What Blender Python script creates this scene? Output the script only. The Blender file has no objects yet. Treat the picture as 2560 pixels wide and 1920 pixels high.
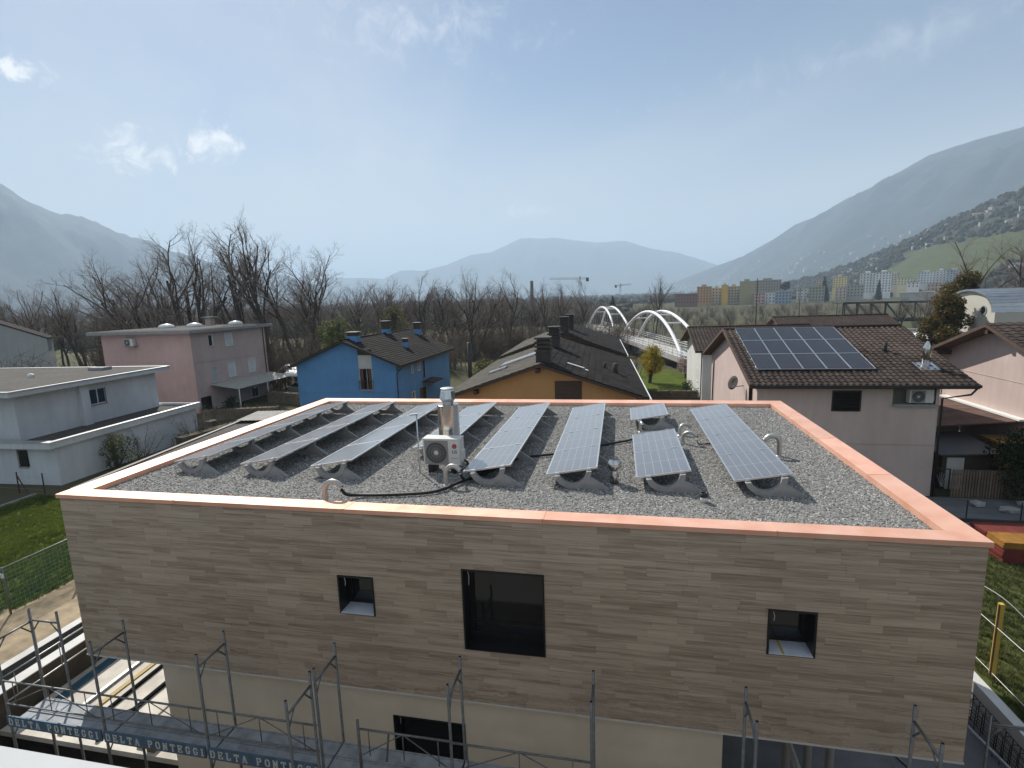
import bpy, math, random
import numpy as np
from mathutils import Vector, Matrix, noise as mnoise

# ------------------------------------------------------------------ camera
scene = bpy.context.scene
C = scene.collection
CAM = (12.22, -8.85, 10.955)
YAW, PITCH, ROLL, FPX = -0.2037, 0.1629, -0.0338, 1315.45
_f = Vector((math.sin(YAW)*math.cos(PITCH), math.cos(YAW)*math.cos(PITCH), -math.sin(PITCH)))
_r = Vector((math.cos(YAW), -math.sin(YAW), 0)); _u = _r.cross(_f)
_r2 = math.cos(ROLL)*_r + math.sin(ROLL)*_u; _u2 = -math.sin(ROLL)*_r + math.cos(ROLL)*_u
cam = bpy.data.cameras.new('camera'); cam.sensor_width = 36; cam.lens = 36*FPX/2560
cam.clip_start = 0.1; cam.clip_end = 60000
cam_o = bpy.data.objects.new('camera', cam); C.objects.link(cam_o)
mw = Matrix((( _r2.x, _u2.x, -_f.x, CAM[0]), (_r2.y, _u2.y, -_f.y, CAM[1]), (_r2.z, _u2.z, -_f.z, CAM[2]), (0,0,0,1)))
cam_o.matrix_world = mw
scene.camera = cam_o

# ------------------------------------------------------------------ light
SUN_EL, SUN_AZ = math.radians(41.5), math.radians(-41)      # azimuth from +y towards +x
SUND = Vector((math.sin(SUN_AZ)*math.cos(SUN_EL), math.cos(SUN_AZ)*math.cos(SUN_EL), math.sin(SUN_EL)))
sun = bpy.data.lights.new('sun', 'SUN'); sun.energy = 5.0; sun.angle = math.radians(0.55); sun.color = (1.0, 0.95, 0.87)
sun_o = bpy.data.objects.new('sun', sun); C.objects.link(sun_o)
sun_o.rotation_euler = SUND.to_track_quat('Z', 'Y').to_euler(); sun_o.location = (-60, 60, 80)

world = bpy.data.worlds.new('World'); scene.world = world; world.use_nodes = True
wt = world.node_tree; wn = wt.nodes; wl = wt.links; wn.clear()
def wnode(t, **k):
    n = wn.new(t)
    for a, b in k.items(): setattr(n, a, b)
    return n
w_out = wnode('ShaderNodeOutputWorld'); w_bg = wnode('ShaderNodeBackground')
sky = wnode('ShaderNodeTexSky', sky_type='NISHITA', sun_disc=False, sun_elevation=SUN_EL, sun_rotation=SUN_AZ, altitude=300, air_density=1.0, dust_density=0.5, ozone_density=2.0)
w_bg.inputs['Strength'].default_value = 0.066
w_tc = wnode('ShaderNodeTexCoord')
def wmath(op, a, b=None, c=None):
    n = wnode('ShaderNodeMath', operation=op)
    for i, v in enumerate((a, b, c)):
        if v is None: continue
        if isinstance(v, (int, float)): n.inputs[i].default_value = v
        else: wl.new(v, n.inputs[i])
    return n.outputs[0]
def wdot(v):
    n = wnode('ShaderNodeVectorMath', operation='DOT_PRODUCT'); wl.new(w_tc.outputs['Generated'], n.inputs[0]); n.inputs[1].default_value = v
    return n.outputs['Value']
def wnoise(scale, detail, rough=.55, vec=None, dist=0):
    n = wnode('ShaderNodeTexNoise'); n.inputs['Scale'].default_value = scale; n.inputs['Detail'].default_value = detail
    n.inputs['Roughness'].default_value = rough; n.inputs['Distortion'].default_value = dist
    wl.new(vec if vec is not None else w_tc.outputs['Generated'], n.inputs['Vector']); return n.outputs[0]
def wramp(v, lo, hi):
    n = wnode('ShaderNodeMapRange', interpolation_type='SMOOTHSTEP'); wl.new(v, n.inputs[0]); n.inputs[1].default_value = lo; n.inputs[2].default_value = hi
    return n.outputs[0]
# thin high cloud veils all over the sky (stretched noise on the direction, flattened towards the zenith plane)
_dz = wmath('ADD', wdot((0, 0, 1)), 0.22)
def _plane(rx, sc):
    a = wdot((math.cos(rx), math.sin(rx), 0)); b = wdot((-math.sin(rx), math.cos(rx), 0))
    cb = wnode('ShaderNodeCombineXYZ'); wl.new(wmath('DIVIDE', a, _dz), cb.inputs[0]); wl.new(wmath('MULTIPLY', wmath('DIVIDE', b, _dz), sc), cb.inputs[1])
    return cb.outputs[0]
veil = wmath('MULTIPLY', wramp(wnoise(0.55, 6, .58, _plane(.5, .45), .6), .34, .62), wmath('ADD', wmath('MULTIPLY', wramp(wnoise(0.32, 3, .5, _plane(1.0, 1.0)), .35, .62), .75), .25))
veil = wmath('MULTIPLY', veil, .85)
# a few small fair-weather cumulus, each a noisy flattened puff around its own direction
_pn = wmath('MULTIPLY', wmath('SUBTRACT', wnoise(26, 7, .66, None, .5), .5), 5.5)
def puff(az, el, w, h, sharp, op=.85):
    d = Vector((math.sin(az)*math.cos(el), math.cos(az)*math.cos(el), math.sin(el)))
    r = Vector((math.cos(az), -math.sin(az), 0)); u = r.cross(d)
    du = wmath('DIVIDE', wdot(r), w); dv = wmath('DIVIDE', wdot(u), h)
    e = wmath('SQRT', wmath('ADD', wmath('MULTIPLY', du, du), wmath('MULTIPLY', dv, dv)))
    s = wmath('ADD', wmath('SUBTRACT', 1.0, e), _pn)
    return wmath('MULTIPLY', wmath('MULTIPLY', wramp(s, .10, .10+sharp), op), wramp(wdot(d), .5, .8))
cl = None
for (az, el, w, h, sh, *op) in ((-.775, .230, .085, .036, 1.5), (-.682, .248, .058, .034, 1.5), (-.92, .312, .05, .020, 1.1),
                           (-.17, .152, .07, .014, 2.0, .5), (-.33, .43, .22, .06, 2.6, .42), (.42, .33, .34, .035, 2.6, .25), (1.25, .3, .1, .035, 1.0), (-1.7, .33, .1, .035, 1.0)):
    p = puff(az, el, w, h, sh, *op); cl = p if cl is None else wmath('MAXIMUM', cl, p)
mix0 = wnode('ShaderNodeMix', data_type='RGBA'); wl.new(wmath('MULTIPLY', wmath('SUBTRACT', 1.0, wramp(wdot((0, 0, 1)), .0, .36)), .72), mix0.inputs[0]); wl.new(sky.outputs[0], mix0.inputs[6]); mix0.inputs[7].default_value = (8.8, 8.5, 7.6, 1)   # whitish horizon band all round
mix1 = wnode('ShaderNodeMix', data_type='RGBA'); wl.new(veil, mix1.inputs[0]); wl.new(mix0.outputs[2], mix1.inputs[6]); mix1.inputs[7].default_value = (8.8, 8.9, 8.9, 1)
mix2 = wnode('ShaderNodeMix', data_type='RGBA'); wl.new(cl, mix2.inputs[0]); wl.new(mix1.outputs[2], mix2.inputs[6]); mix2.inputs[7].default_value = (14.5, 14.1, 13.4, 1)
wl.new(mix2.outputs[2], w_bg.inputs['Color']); wl.new(w_bg.outputs[0], w_out.inputs['Surface'])

world.cycles.sampling_method = 'MANUAL'; world.cycles.sample_map_resolution = 512
vs = scene.view_settings; vs.view_transform = 'Standard'; vs.look = 'None'; vs.exposure = 0.43; vs.gamma = 1.0; vs.use_curve_mapping = False
cy = scene.cycles
cy.use_denoising = True; cy.max_bounces = 6; cy.diffuse_bounces = 3; cy.glossy_bounces = 3; cy.transmission_bounces = 4; cy.transparent_max_bounces = 8; cy.volume_bounces = 2
cy.sample_clamp_indirect = 6; cy.caustics_reflective = False; cy.caustics_refractive = False

# ------------------------------------------------------------------ helpers
RND = random.Random(7)
def rnd(a, b): return RND.uniform(a, b)
class MB:
    def __init__(s): s.v = []; s.f = []; s.c = None
    def add(s, vs, fs):
        b = len(s.v); s.v.extend(tuple(p) for p in vs); s.f.extend(tuple(i+b for i in f) for f in fs); return s
    def box(s, x0, y0, z0, x1, y1, z1):
        return s.add([(x0,y0,z0),(x1,y0,z0),(x1,y1,z0),(x0,y1,z0),(x0,y0,z1),(x1,y0,z1),(x1,y1,z1),(x0,y1,z1)],
                     [(0,3,2,1),(4,5,6,7),(0,1,5,4),(1,2,6,5),(2,3,7,6),(3,0,4,7)])
    def bar(s, p, q, w, h=None, up=(0,0,1)):
        p = Vector(p); q = Vector(q); d = (q-p).normalized(); h = h or w
        u = Vector(up)
        if abs(d.dot(u)) > .98: u = Vector((1,0,0))
        a = d.cross(u).normalized(); b = a.cross(d)
        a *= w/2; b *= h/2
        vs = [p-a-b, p+a-b, p+a+b, p-a+b, q-a-b, q+a-b, q+a+b, q-a+b]
        return s.add(vs, [(0,3,2,1),(4,5,6,7),(0,1,5,4),(1,2,6,5),(2,3,7,6),(3,0,4,7)])
    def tube(s, pts, r, n=8, caps=True):
        pts = [Vector(p) for p in pts]; R = r if isinstance(r, (list, tuple)) else [r]*len(pts)
        t0 = (pts[1]-pts[0]).normalized(); u = Vector((0,0,1))
        if abs(t0.dot(u)) > .95: u = Vector((1,0,0))
        a = t0.cross(u).normalized(); base = len(s.v)
        for i, p in enumerate(pts):
            t = (pts[min(i+1, len(pts)-1)]-pts[max(i-1, 0)]).normalized()
            a = (a - t*a.dot(t)).normalized(); b = t.cross(a)
            for k in range(n):
                an = 2*math.pi*k/n; s.v.append(tuple(p+(a*math.cos(an)+b*math.sin(an))*R[i]))
        for i in range(len(pts)-1):
            for k in range(n):
                k2 = (k+1) % n; s.f.append((base+i*n+k, base+i*n+k2, base+(i+1)*n+k2, base+(i+1)*n+k))
        if caps:
            s.f.append(tuple(base+k for k in range(n))[::-1]); s.f.append(tuple(base+(len(pts)-1)*n+k for k in range(n)))
        return s
    def cyl(s, p, q, r, r2=None, n=12): return s.tube([p, q], [r, r if r2 is None else r2], n)
    def prism(s, poly, axis, a, b):
        # poly: 2-D points in the plane normal to axis ('x','y','z'), extruded from a to b
        def P(u, v, w): return {'x': (w, u, v), 'y': (u, w, v), 'z': (u, v, w)}[axis]
        n = len(poly); vs = [P(u, v, a) for u, v in poly]+[P(u, v, b) for u, v in poly]
        fs = [tuple(range(n)), tuple(range(2*n-1, n-1, -1))]+[(i, (i+1) % n+n if False else i+n, (i+1) % n+n, (i+1) % n) for i in range(n)]
        return s.add(vs, fs)
    def lathe(s, prof, c, n=20, cap=True):
        cx, cy_, cz = c; base = len(s.v); m = len(prof)
        for (r, z) in prof:
            for k in range(n):
                an = 2*math.pi*k/n; s.v.append((cx+r*math.cos(an), cy_+r*math.sin(an), cz+z))
        for i in range(m-1):
            for k in range(n):
                k2 = (k+1) % n; s.f.append((base+i*n+k, base+i*n+k2, base+(i+1)*n+k2, base+(i+1)*n+k))
        if cap:
            s.f.append(tuple(base+k for k in range(n))[::-1]); s.f.append(tuple(base+(m-1)*n+k for k in range(n)))
        return s
    def quad(s, a, b, c, d): return s.add([a, b, c, d], [(0,1,2,3)])
    def slab4(s, a, b, c, d, t):
        # a thick sheet: four corners of the top face, thickness t downwards along z
        lo = [(p[0], p[1], p[2]-t) for p in (a, b, c, d)]
        return s.add([a, b, c, d]+lo, [(0,1,2,3),(7,6,5,4),(0,4,5,1),(1,5,6,2),(2,6,7,3),(3,7,4,0)])
    def xf(s, m):
        s.v = [tuple(m @ Vector(p)) for p in s.v]; return s
    def mesh(s, name, mat, smooth=False):
        me = bpy.data.meshes.new(name); me.from_pydata(s.v, [], s.f); me.validate(); me.update()
        fix_normals(me)
        if mat: me.materials.append(mat)
        if smooth:
            me.polygons.foreach_set('use_smooth', [True]*len(me.polygons))
        return me
    def build(s, name, mat, parent=None, smooth=False, kind=None):
        return link(name, s.mesh(name, mat, smooth), parent, kind)
import bmesh
def fix_normals(me):
    if len(me.polygons) > 60000: return
    bm = bmesh.new(); bm.from_mesh(me); bmesh.ops.recalc_face_normals(bm, faces=bm.faces); bm.to_mesh(me); bm.free()
def link(name, me, parent=None, kind=None):
    o = bpy.data.objects.new(name, me); C.objects.link(o)
    if parent is not None:
        o.parent = parent
        o.matrix_parent_inverse = parent.matrix_basis.inverted()
    if kind: o['kind'] = kind
    return o
def tag(o, label, cat, group=None):
    o['label'] = label; o['category'] = cat
    if group: o['group'] = group
    return o
def thing(name, label, cat, loc=(0,0,0), group=None, rz=0):
    o = bpy.data.objects.new(name, None); C.objects.link(o); o.location = loc; o.rotation_euler = (0,0,rz); o.empty_display_size = .2
    return tag(o, label, cat, group)
def local(name, mb, mat, parent, smooth=False, kind=None, lab=None):
    # part built in the parent's own coordinates
    o = bpy.data.objects.new(name, mb.mesh(name, mat, smooth)); C.objects.link(o); o.parent = parent
    if kind: o['kind'] = kind
    if lab: o['label'] = lab
    return o
def copy_tree(o, parent=None):
    c = o.copy(); C.objects.link(c); c.parent = parent
    for ch in o.children: copy_tree(ch, c)
    return c
def struct(o): o['kind'] = 'structure'; return o

# ------------------------------------------------------------------ materials
MATS = {}
def mat(name, col, rough=.8, metal=0.0, var=.12, vs=2.0, bump=0.0, bs=60.0, coord='Object', spec=.4, var2=0.0, vs2=.35, stretch=None, coat=0, perobj=0.0):
    if name in MATS: return MATS[name]
    m = bpy.data.materials.new(name); m.use_nodes = True; MATS[name] = m
    nt = m.node_tree; N = nt.nodes; L = nt.links; b = N['Principled BSDF']
    b.inputs['Roughness'].default_value = rough; b.inputs['Metallic'].default_value = metal; b.inputs['Specular IOR Level'].default_value = spec
    if coat: b.inputs['Coat Weight'].default_value = coat
    tc = N.new('ShaderNodeTexCoord'); mp = N.new('ShaderNodeMapping'); L.new(tc.outputs[coord], mp.inputs[0])
    if stretch: mp.inputs['Scale'].default_value = stretch
    def nz(s, d=5, r=.6):
        n = N.new('ShaderNodeTexNoise'); n.inputs['Scale'].default_value = s; n.inputs['Detail'].default_value = d; n.inputs['Roughness'].default_value = r
        L.new(mp.outputs[0], n.inputs['Vector']); return n.outputs[0]
    def lerp(src, a):
        r = N.new('ShaderNodeMapRange'); L.new(src, r.inputs[0]); r.inputs[1].default_value = .28; r.inputs[2].default_value = .72; r.inputs[3].default_value = 1-a; r.inputs[4].default_value = 1+a; r.clamp = True
        return r.outputs[0]
    k = lerp(nz(vs), var)
    if var2:
        mu = N.new('ShaderNodeMath'); mu.operation = 'MULTIPLY'; L.new(k, mu.inputs[0]); L.new(lerp(nz(vs2, 3), var2), mu.inputs[1]); k = mu.outputs[0]
    if name.endswith('_render'):      # rain streaks and patches on rendered walls
        m2 = N.new('ShaderNodeMapping'); m2.inputs['Scale'].default_value = (1.6, 1.6, .22); L.new(tc.outputs[coord], m2.inputs[0])
        n2 = N.new('ShaderNodeTexNoise'); n2.inputs['Scale'].default_value = 1.6; n2.inputs['Detail'].default_value = 6; n2.inputs['Roughness'].default_value = .65; L.new(m2.outputs[0], n2.inputs['Vector'])
        r2 = N.new('ShaderNodeMapRange'); L.new(n2.outputs[0], r2.inputs[0]); r2.inputs[1].default_value = .35; r2.inputs[2].default_value = .6; r2.inputs[3].default_value = .94; r2.inputs[4].default_value = 1.02
        mu = N.new('ShaderNodeMath'); mu.operation = 'MULTIPLY'; L.new(k, mu.inputs[0]); L.new(r2.outputs[0], mu.inputs[1]); k = mu.outputs[0]
    if perobj:
        oi = N.new('ShaderNodeObjectInfo'); r = N.new('ShaderNodeMapRange'); L.new(oi.outputs['Random'], r.inputs[0]); r.inputs[3].default_value = 1-perobj; r.inputs[4].default_value = 1+perobj
        mu = N.new('ShaderNodeMath'); mu.operation = 'MULTIPLY'; L.new(k, mu.inputs[0]); L.new(r.outputs[0], mu.inputs[1]); k = mu.outputs[0]
    vm = N.new('ShaderNodeVectorMath'); vm.operation = 'SCALE'; vm.inputs[0].default_value = col; L.new(k, vm.inputs['Scale']); L.new(vm.outputs[0], b.inputs['Base Color'])
    if bump:
        bp = N.new('ShaderNodeBump'); bp.inputs['Strength'].default_value = bump; bp.inputs['Distance'].default_value = .02
        L.new(nz(bs, 4), bp.inputs['Height']); L.new(bp.outputs[0], b.inputs['Normal'])
    return m

# ------------------------------------------------------------------ ground and mountains
def fbm(x, y, z=0., o=4):
    v = 0; a = 1; f = 1
    for _ in range(o):
        v += a*mnoise.noise((x*f, y*f, z)); a *= .5; f *= 2.1
    return v
def terrain_mat(name, c1, c2, c3, sc, mead=0.0):
    m = bpy.data.materials.new(name); m.use_nodes = True; nt = m.node_tree; N = nt.nodes; L = nt.links; b = N['Principled BSDF']
    b.inputs['Roughness'].default_value = .95; b.inputs['Specular IOR Level'].default_value = .1
    ge = N.new('ShaderNodeNewGeometry')
    def nz(s, d=6, off=0):
        n = N.new('ShaderNodeTexNoise'); n.inputs['Scale'].default_value = s; n.inputs['Detail'].default_value = d; n.inputs['Roughness'].default_value = .65
        L.new(ge.outputs['Position'], n.inputs['Vector']); return n.outputs[0]
    r = N.new('ShaderNodeValToRGB'); L.new(nz(sc), r.inputs[0]); e = r.color_ramp.elements
    e[0].position = .32; e[0].color = (*c1, 1); e[1].position = .68; e[1].color = (*c2, 1)
    mx = N.new('ShaderNodeMix'); mx.data_type = 'RGBA'; mr = N.new('ShaderNodeMapRange'); L.new(nz(sc*.22, 4), mr.inputs[0]); mr.inputs[1].default_value = .62-mead; mr.inputs[2].default_value = .68-mead
    L.new(mr.outputs[0], mx.inputs[0]); L.new(r.outputs[0], mx.inputs[6]); mx.inputs[7].default_value = (*c3, 1)
    L.new(mx.outputs[2], b.inputs['Base Color']); return m
MT_FAR = terrain_mat('far_forest', (.026, .036, .044), (.055, .06, .062), (.07, .072, .066), .02)
MT_HILL = terrain_mat('hill_forest', (.028, .035, .022), (.065, .06, .042), (.10, .13, .045), .035, .03)

MT_MEADOW = terrain_mat('hill_meadow', (.055, .068, .028), (.085, .095, .038), (.075, .08, .038), .09)
def mountain(name, crest, foot, ratio, nu, nv, amp, material, rough_px=1.0, seed=0):
    cr = [Vector(p) for p in crest]; seg = [0]
    for a, b in zip(cr, cr[1:]): seg.append(seg[-1]+(b-a).length)
    def at(t):
        d = t*seg[-1]
        for i in range(len(seg)-1):
            if d <= seg[i+1] or i == len(seg)-2:
                k = (d-seg[i])/max(seg[i+1]-seg[i], 1e-6); return cr[i].lerp(cr[i+1], min(max(k, 0), 1))
    fd = Vector((*foot, 0)).normalized()
    V = []; F = []; grid = {}
    for i in range(nu+1):
        p = at(i/nu); H = max(p.z, 1.0)
        for j in range(nv+1):
            s = j/nv*1.75
            if s <= 1: off = (1-s)*H*ratio
            else: off = -(s-1)*H*ratio
            q = p+fd*off
            sc = 1/(H*.9+40)
            if s <= 1: z = H*(s**1.08)
            else: z = H*(1-(s-1)*1.05)
            edge = max(0, 1-abs(s-1)/1.0)
            n = fbm(q.x*.0022+seed, q.y*.0022, seed, 5)
            z += n*amp*H*min(s*1.6, 1)*(1-.86*max(0, 1-abs(s-1)*3))*.9
            z += abs(fbm(q.x*.006+3+seed, q.y*.006, 1, 3))*amp*.35*H*min(s*1.5, 1)*min(1, abs(s-1)*4)
            if j == 0: z = -6.5
            if abs(s-1) < .01: z += rough_px*fbm(q.x*.02, q.y*.02, 3, 4)
            V.append((q.x, q.y, z)); grid[(i, j)] = V[-1]
    for i in range(nu):
        for j in range(nv):
            a = i*(nv+1)+j; F.append((a, a+nv+1, a+nv+2, a+1))
    me = bpy.data.meshes.new(name); me.from_pydata(V, [], F); me.validate(); fix_normals(me); me.materials.append(material)
    me.polygons.foreach_set('use_smooth', [True]*len(me.polygons))
    if name == 'hillside':
        me.materials.append(MT_MEADOW); k = 0
        for i in range(nu):
            for j in range(nv):
                t, s = i/nu, j/nv*1.75
                if .222 < t+.02*fbm(i*.3, j*.3, 8, 3) < .35 and .07 < s+.05*fbm(i*.35, j*.4, 4, 3) < .43: me.polygons[k].material_index = 1
                k += 1
    o = link(name, me); struct(o)
    def sample(t, s):
        i = min(int(t*nu), nu-1); j = min(int(s/1.75*nv), nv-1); fu = t*nu-i; fv = s/1.75*nv-j
        a = [Vector(grid[(i+di, j+dj)]) for di in (0, 1) for dj in (0, 1)]
        return (a[0]*(1-fv)+a[1]*fv)*(1-fu)+(a[2]*(1-fv)+a[3]*fv)*fu
    return o, sample
mountain('mountain_left', [(-3050, -600, 800), (-3200, 600, 820), (-3330, 1700, 800), (-3385, 2461, 744), (-3404, 2587, 676), (-3392, 2750, 625), (-3370, 2918, 610), (-3324, 3105, 541), (-3274, 3287, 502), (-3247, 3441, 443), (-3139, 3660, 373), (-2981, 3905, 316), (-2789, 4155, 258), (-2623, 4368, 170), (-2465, 4563, 57)],
         (.9, -.42), 1.7, 190, 40, .24, MT_FAR, 12, 1.3)
mountain('mountain_centre', [(-4402, 6902, 244), (-4089, 7092, 405), (-3416, 7440, 348), (-3195, 7538, 471), (-2867, 7669, 463), (-2524, 7789, 542), (-2171, 7895, 674), (-1876, 7971, 701), (-1455, 8059, 881), (-948, 8135, 914), (-681, 8162, 844), (-327, 8184, 780), (83, 8191, 794), (540, 8174, 654), (875, 8146, 568), (1202, 8104, 448), (1415, 8070, 364), (1727, 8010, 199), (2073, 7928, 129), (2403, 7835, 34)],
         (.05, -1), 1.5, 260, 34, .20, MT_FAR, 34, 4.2)
_, SAMP_R = mountain('mountain_right', [(351, 5180, 24), (552, 5046, 116), (830, 4890, 220), (1021, 4735, 284), (1189, 4576, 388), (1312, 4421, 483), (1398, 4273, 515), (1493, 4117, 580), (1670, 3923, 672), (1781, 3745, 743), (1779, 3617, 746), (1903, 3421, 769), (1988, 3237, 768), (2080, 2600, 815), (2120, 1500, 840), (2140, 300, 850), (2150, -600, 850)],
         (-.86, -.5), 1.55, 240, 48, .17, MT_FAR, 13, 7.7)
_, SAMP_N = mountain('hillside', [(380, 1450, 8), (416, 1436, 20), (445, 1414, 28), (481, 1390, 37), (550, 1351, 64), (579, 1326, 79), (635, 1287, 110), (684, 1248, 143), (718, 1215, 162), (748, 1182, 180), (810, 1000, 205), (850, 700, 225), (870, 300, 225), (880, -300, 225)],
         (-.8, -.6), 2.6, 140, 40, .10, MT_HILL, 3, 2.1)

# the valley floor: one sheet out to the mountains, with the site pit left open
PX0, PX1, PY0, PY1, PZ = -5.5, 22.1, -7.5, 14.0, -2.0
G_FIELD = terrain_mat('valley_floor', (.055, .06, .03), (.11, .095, .055), (.075, .105, .035), .05, .04)
gxs = [-16000, -3000, -600, -150, -60, PX0, PX1, 60, 150, 600, 3000, 16000]; gys = [-16000, -3000, -600, -150, -40, PY0, PY1, 72, 150, 600, 3000, 16000]
def gz(x, y): return 0.0 if y <= 72 else (-4.0 if y >= 150 else -4.0*(y-72)/78)
gm = MB(); gi = {}
for i, x in enumerate(gxs):
    for j, y in enumerate(gys): gi[(i, j)] = len(gm.v); gm.v.append((x, y, gz(x, y)))
for i in range(len(gxs)-1):
    for j in range(len(gys)-1):
        if gxs[i] == PX0 and gys[j] == PY0: continue
        gm.f.append((gi[(i, j)], gi[(i+1, j)], gi[(i+1, j+1)], gi[(i, j+1)]))
struct(gm.build('ground', G_FIELD))
M_SOIL = mat('dark_soil', (.055, .047, .036), .95, var=.4, vs=1.2, bump=.6, bs=12)
pm = MB(); pm.quad((PX0, PY0, PZ), (PX1, PY0, PZ), (PX1, PY1, PZ), (PX0, PY1, PZ))
for a, b in (((PX0, PY0), (PX1, PY0)), ((PX1, PY0), (PX1, PY1)), ((PX1, PY1), (PX0, PY1)), ((PX0, PY1), (PX0, PY0))):
    pm.quad((*a, PZ), (*b, PZ), (*b, -.01), (*a, -.01))
struct(pm.build('pit_ground', M_SOIL))

# ------------------------------------------------------------------ the stone-clad house under construction
W, D, RZ = 17.86, 11.09, 7.0          # coping outline and its height
M_PLASTER = mat('grey_plaster', (.76, .67, .53), .9, var=.05, vs=1.5, bump=.12, bs=160, var2=.10, vs2=.5)
M_BLACKF = mat('black_window_metal', (.012, .013, .015), .35, var=.1, spec=.5)
M_DARKIN = mat('dark_room', (.02, .02, .022), .9)
M_CORE = mat('concrete_core', (.35, .34, .32), .9)
M_DRIP = mat('drip_profile', (.62, .60, .55), .6)
def glass_mat():
    m = bpy.data.materials.new('window_glass'); m.use_nodes = True; b = m.node_tree.nodes['Principled BSDF']
    b.inputs['Base Color'].default_value = (.012, .014, .018, 1); b.inputs['Roughness'].default_value = .04; b.inputs['Specular IOR Level'].default_value = .75
    n = m.node_tree.nodes.new('ShaderNodeTexNoise'); n.inputs['Scale'].default_value = 1.3; bp = m.node_tree.nodes.new('ShaderNodeBump'); bp.inputs['Strength'].default_value = .03
    m.node_tree.links.new(n.outputs[0], bp.inputs['Height']); m.node_tree.links.new(bp.outputs[0], b.inputs['Normal'])
    return m
M_GLASS = glass_mat()
def travertine():
    m = bpy.data.materials.new('travertine'); m.use_nodes = True; nt = m.node_tree; N = nt.nodes; L = nt.links; b = N['Principled BSDF']
    b.inputs['Roughness'].default_value = .62; b.inputs['Specular IOR Level'].default_value = .3
    ge = N.new('ShaderNodeNewGeometry'); at = N.new('ShaderNodeAttribute'); at.attribute_name = 'tone'; sp = N.new('ShaderNodeSeparateColor'); L.new(at.outputs['Color'], sp.inputs[0])
    # per tile: R tone, G vein shift, B waviness
    cb = N.new('ShaderNodeCombineXYZ')
    m1 = N.new('ShaderNodeMath'); m1.operation = 'MULTIPLY'; m1.inputs[1].default_value = 6; L.new(sp.outputs[1], m1.inputs[0]); L.new(m1.outputs[0], cb.inputs[1])
    m2 = N.new('ShaderNodeMath'); m2.operation = 'MULTIPLY'; m2.inputs[1].default_value = .22; L.new(sp.outputs[1], m2.inputs[0]); L.new(m2.outputs[0], cb.inputs[2])
    ad = N.new('ShaderNodeVectorMath'); ad.operation = 'ADD'; L.new(ge.outputs['Position'], ad.inputs[0]); L.new(cb.outputs[0], ad.inputs[1])
    def noise(sc, det, scale, dist=0, src=None):
        mp = N.new('ShaderNodeMapping'); mp.inputs['Scale'].default_value = scale; L.new(src or ad.outputs[0], mp.inputs[0])
        n = N.new('ShaderNodeTexNoise'); n.inputs['Scale'].default_value = sc; n.inputs['Detail'].default_value = det; n.inputs['Roughness'].default_value = .6; n.inputs['Distortion'].default_value = dist
        L.new(mp.outputs[0], n.inputs['Vector']); return n.outputs[0]
    # the layers bend more on the wavy tiles of the lowest courses
    wob = noise(3.0, 4, (1.6, 1.6, 4)); wm = N.new('ShaderNodeMath'); wm.operation = 'MULTIPLY'; wm.inputs[1].default_value = .20; L.new(wob, wm.inputs[0])
    wm2 = N.new('ShaderNodeMath'); wm2.operation = 'MULTIPLY'; L.new(wm.outputs[0], wm2.inputs[0]); L.new(sp.outputs[2], wm2.inputs[1])
    cz = N.new('ShaderNodeCombineXYZ'); L.new(wm2.outputs[0], cz.inputs[2]); ad2 = N.new('ShaderNodeVectorMath'); ad2.operation = 'ADD'; L.new(ad.outputs[0], ad2.inputs[0]); L.new(cz.outputs[0], ad2.inputs[1])
    v1 = noise(1.0, 6, (.5, .5, 17), .25, ad2.outputs[0]); v2 = noise(1.0, 5, (1.6, 1.6, 62), .15, ad2.outputs[0]); v3 = noise(.35, 2, (1, 1, 1), 0, ge.outputs['Position'])
    r = N.new('ShaderNodeValToRGB'); e = r.color_ramp.elements
    mixv = N.new('ShaderNodeMath'); mixv.operation = 'MULTIPLY_ADD'; mixv.inputs[1].default_value = .42; L.new(v2, mixv.inputs[0])
    mm = N.new('ShaderNodeMath'); mm.operation = 'MULTIPLY'; mm.inputs[1].default_value = .58; L.new(v1, mm.inputs[0]); L.new(mm.outputs[0], mixv.inputs[2])
    tn = N.new('ShaderNodeMath'); tn.operation = 'MULTIPLY_ADD'; tn.inputs[1].default_value = .11; L.new(sp.outputs[0], tn.inputs[0]); L.new(mixv.outputs[0], tn.inputs[2])
    sb = N.new('ShaderNodeMath'); sb.operation = 'SUBTRACT'; sb.inputs[1].default_value = .058; L.new(tn.outputs[0], sb.inputs[0]); L.new(sb.outputs[0], r.inputs[0])
    e[0].position = .33; e[0].color = (.26, .195, .14, 1); e[1].position = .66; e[1].color = (.56, .465, .36, 1)
    k = r.color_ramp.elements.new(.45); k.color = (.38, .30, .225, 1); k = r.color_ramp.elements.new(.54); k.color = (.48, .395, .305, 1)
    vm = N.new('ShaderNodeVectorMath'); vm.operation = 'SCALE'; L.new(r.outputs[0], vm.inputs[0]); mr = N.new('ShaderNodeMapRange'); L.new(v3, mr.inputs[0]); mr.inputs[1].default_value = .3; mr.inputs[2].default_value = .7; mr.inputs[3].default_value = .9; mr.inputs[4].default_value = 1.1; L.new(mr.outputs[0], vm.inputs['Scale'])
    L.new(vm.outputs[0], b.inputs['Base Color'])
    bp = N.new('ShaderNodeBump'); bp.inputs['Strength'].default_value = .25; bp.inputs['Distance'].default_value = .004; L.new(v2, bp.inputs['Height']); L.new(bp.outputs[0], b.inputs['Normal'])
    return m
M_STONE = travertine()
house = thing('stone_house', 'new flat-roofed house clad in beige travertine with a copper roof edge', 'house', (0, 0, PZ))
WX0, WX1, WY0, WY1, WZ0, WZ1 = .04, 17.82, .04, 11.05, 3.08, 6.9
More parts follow.
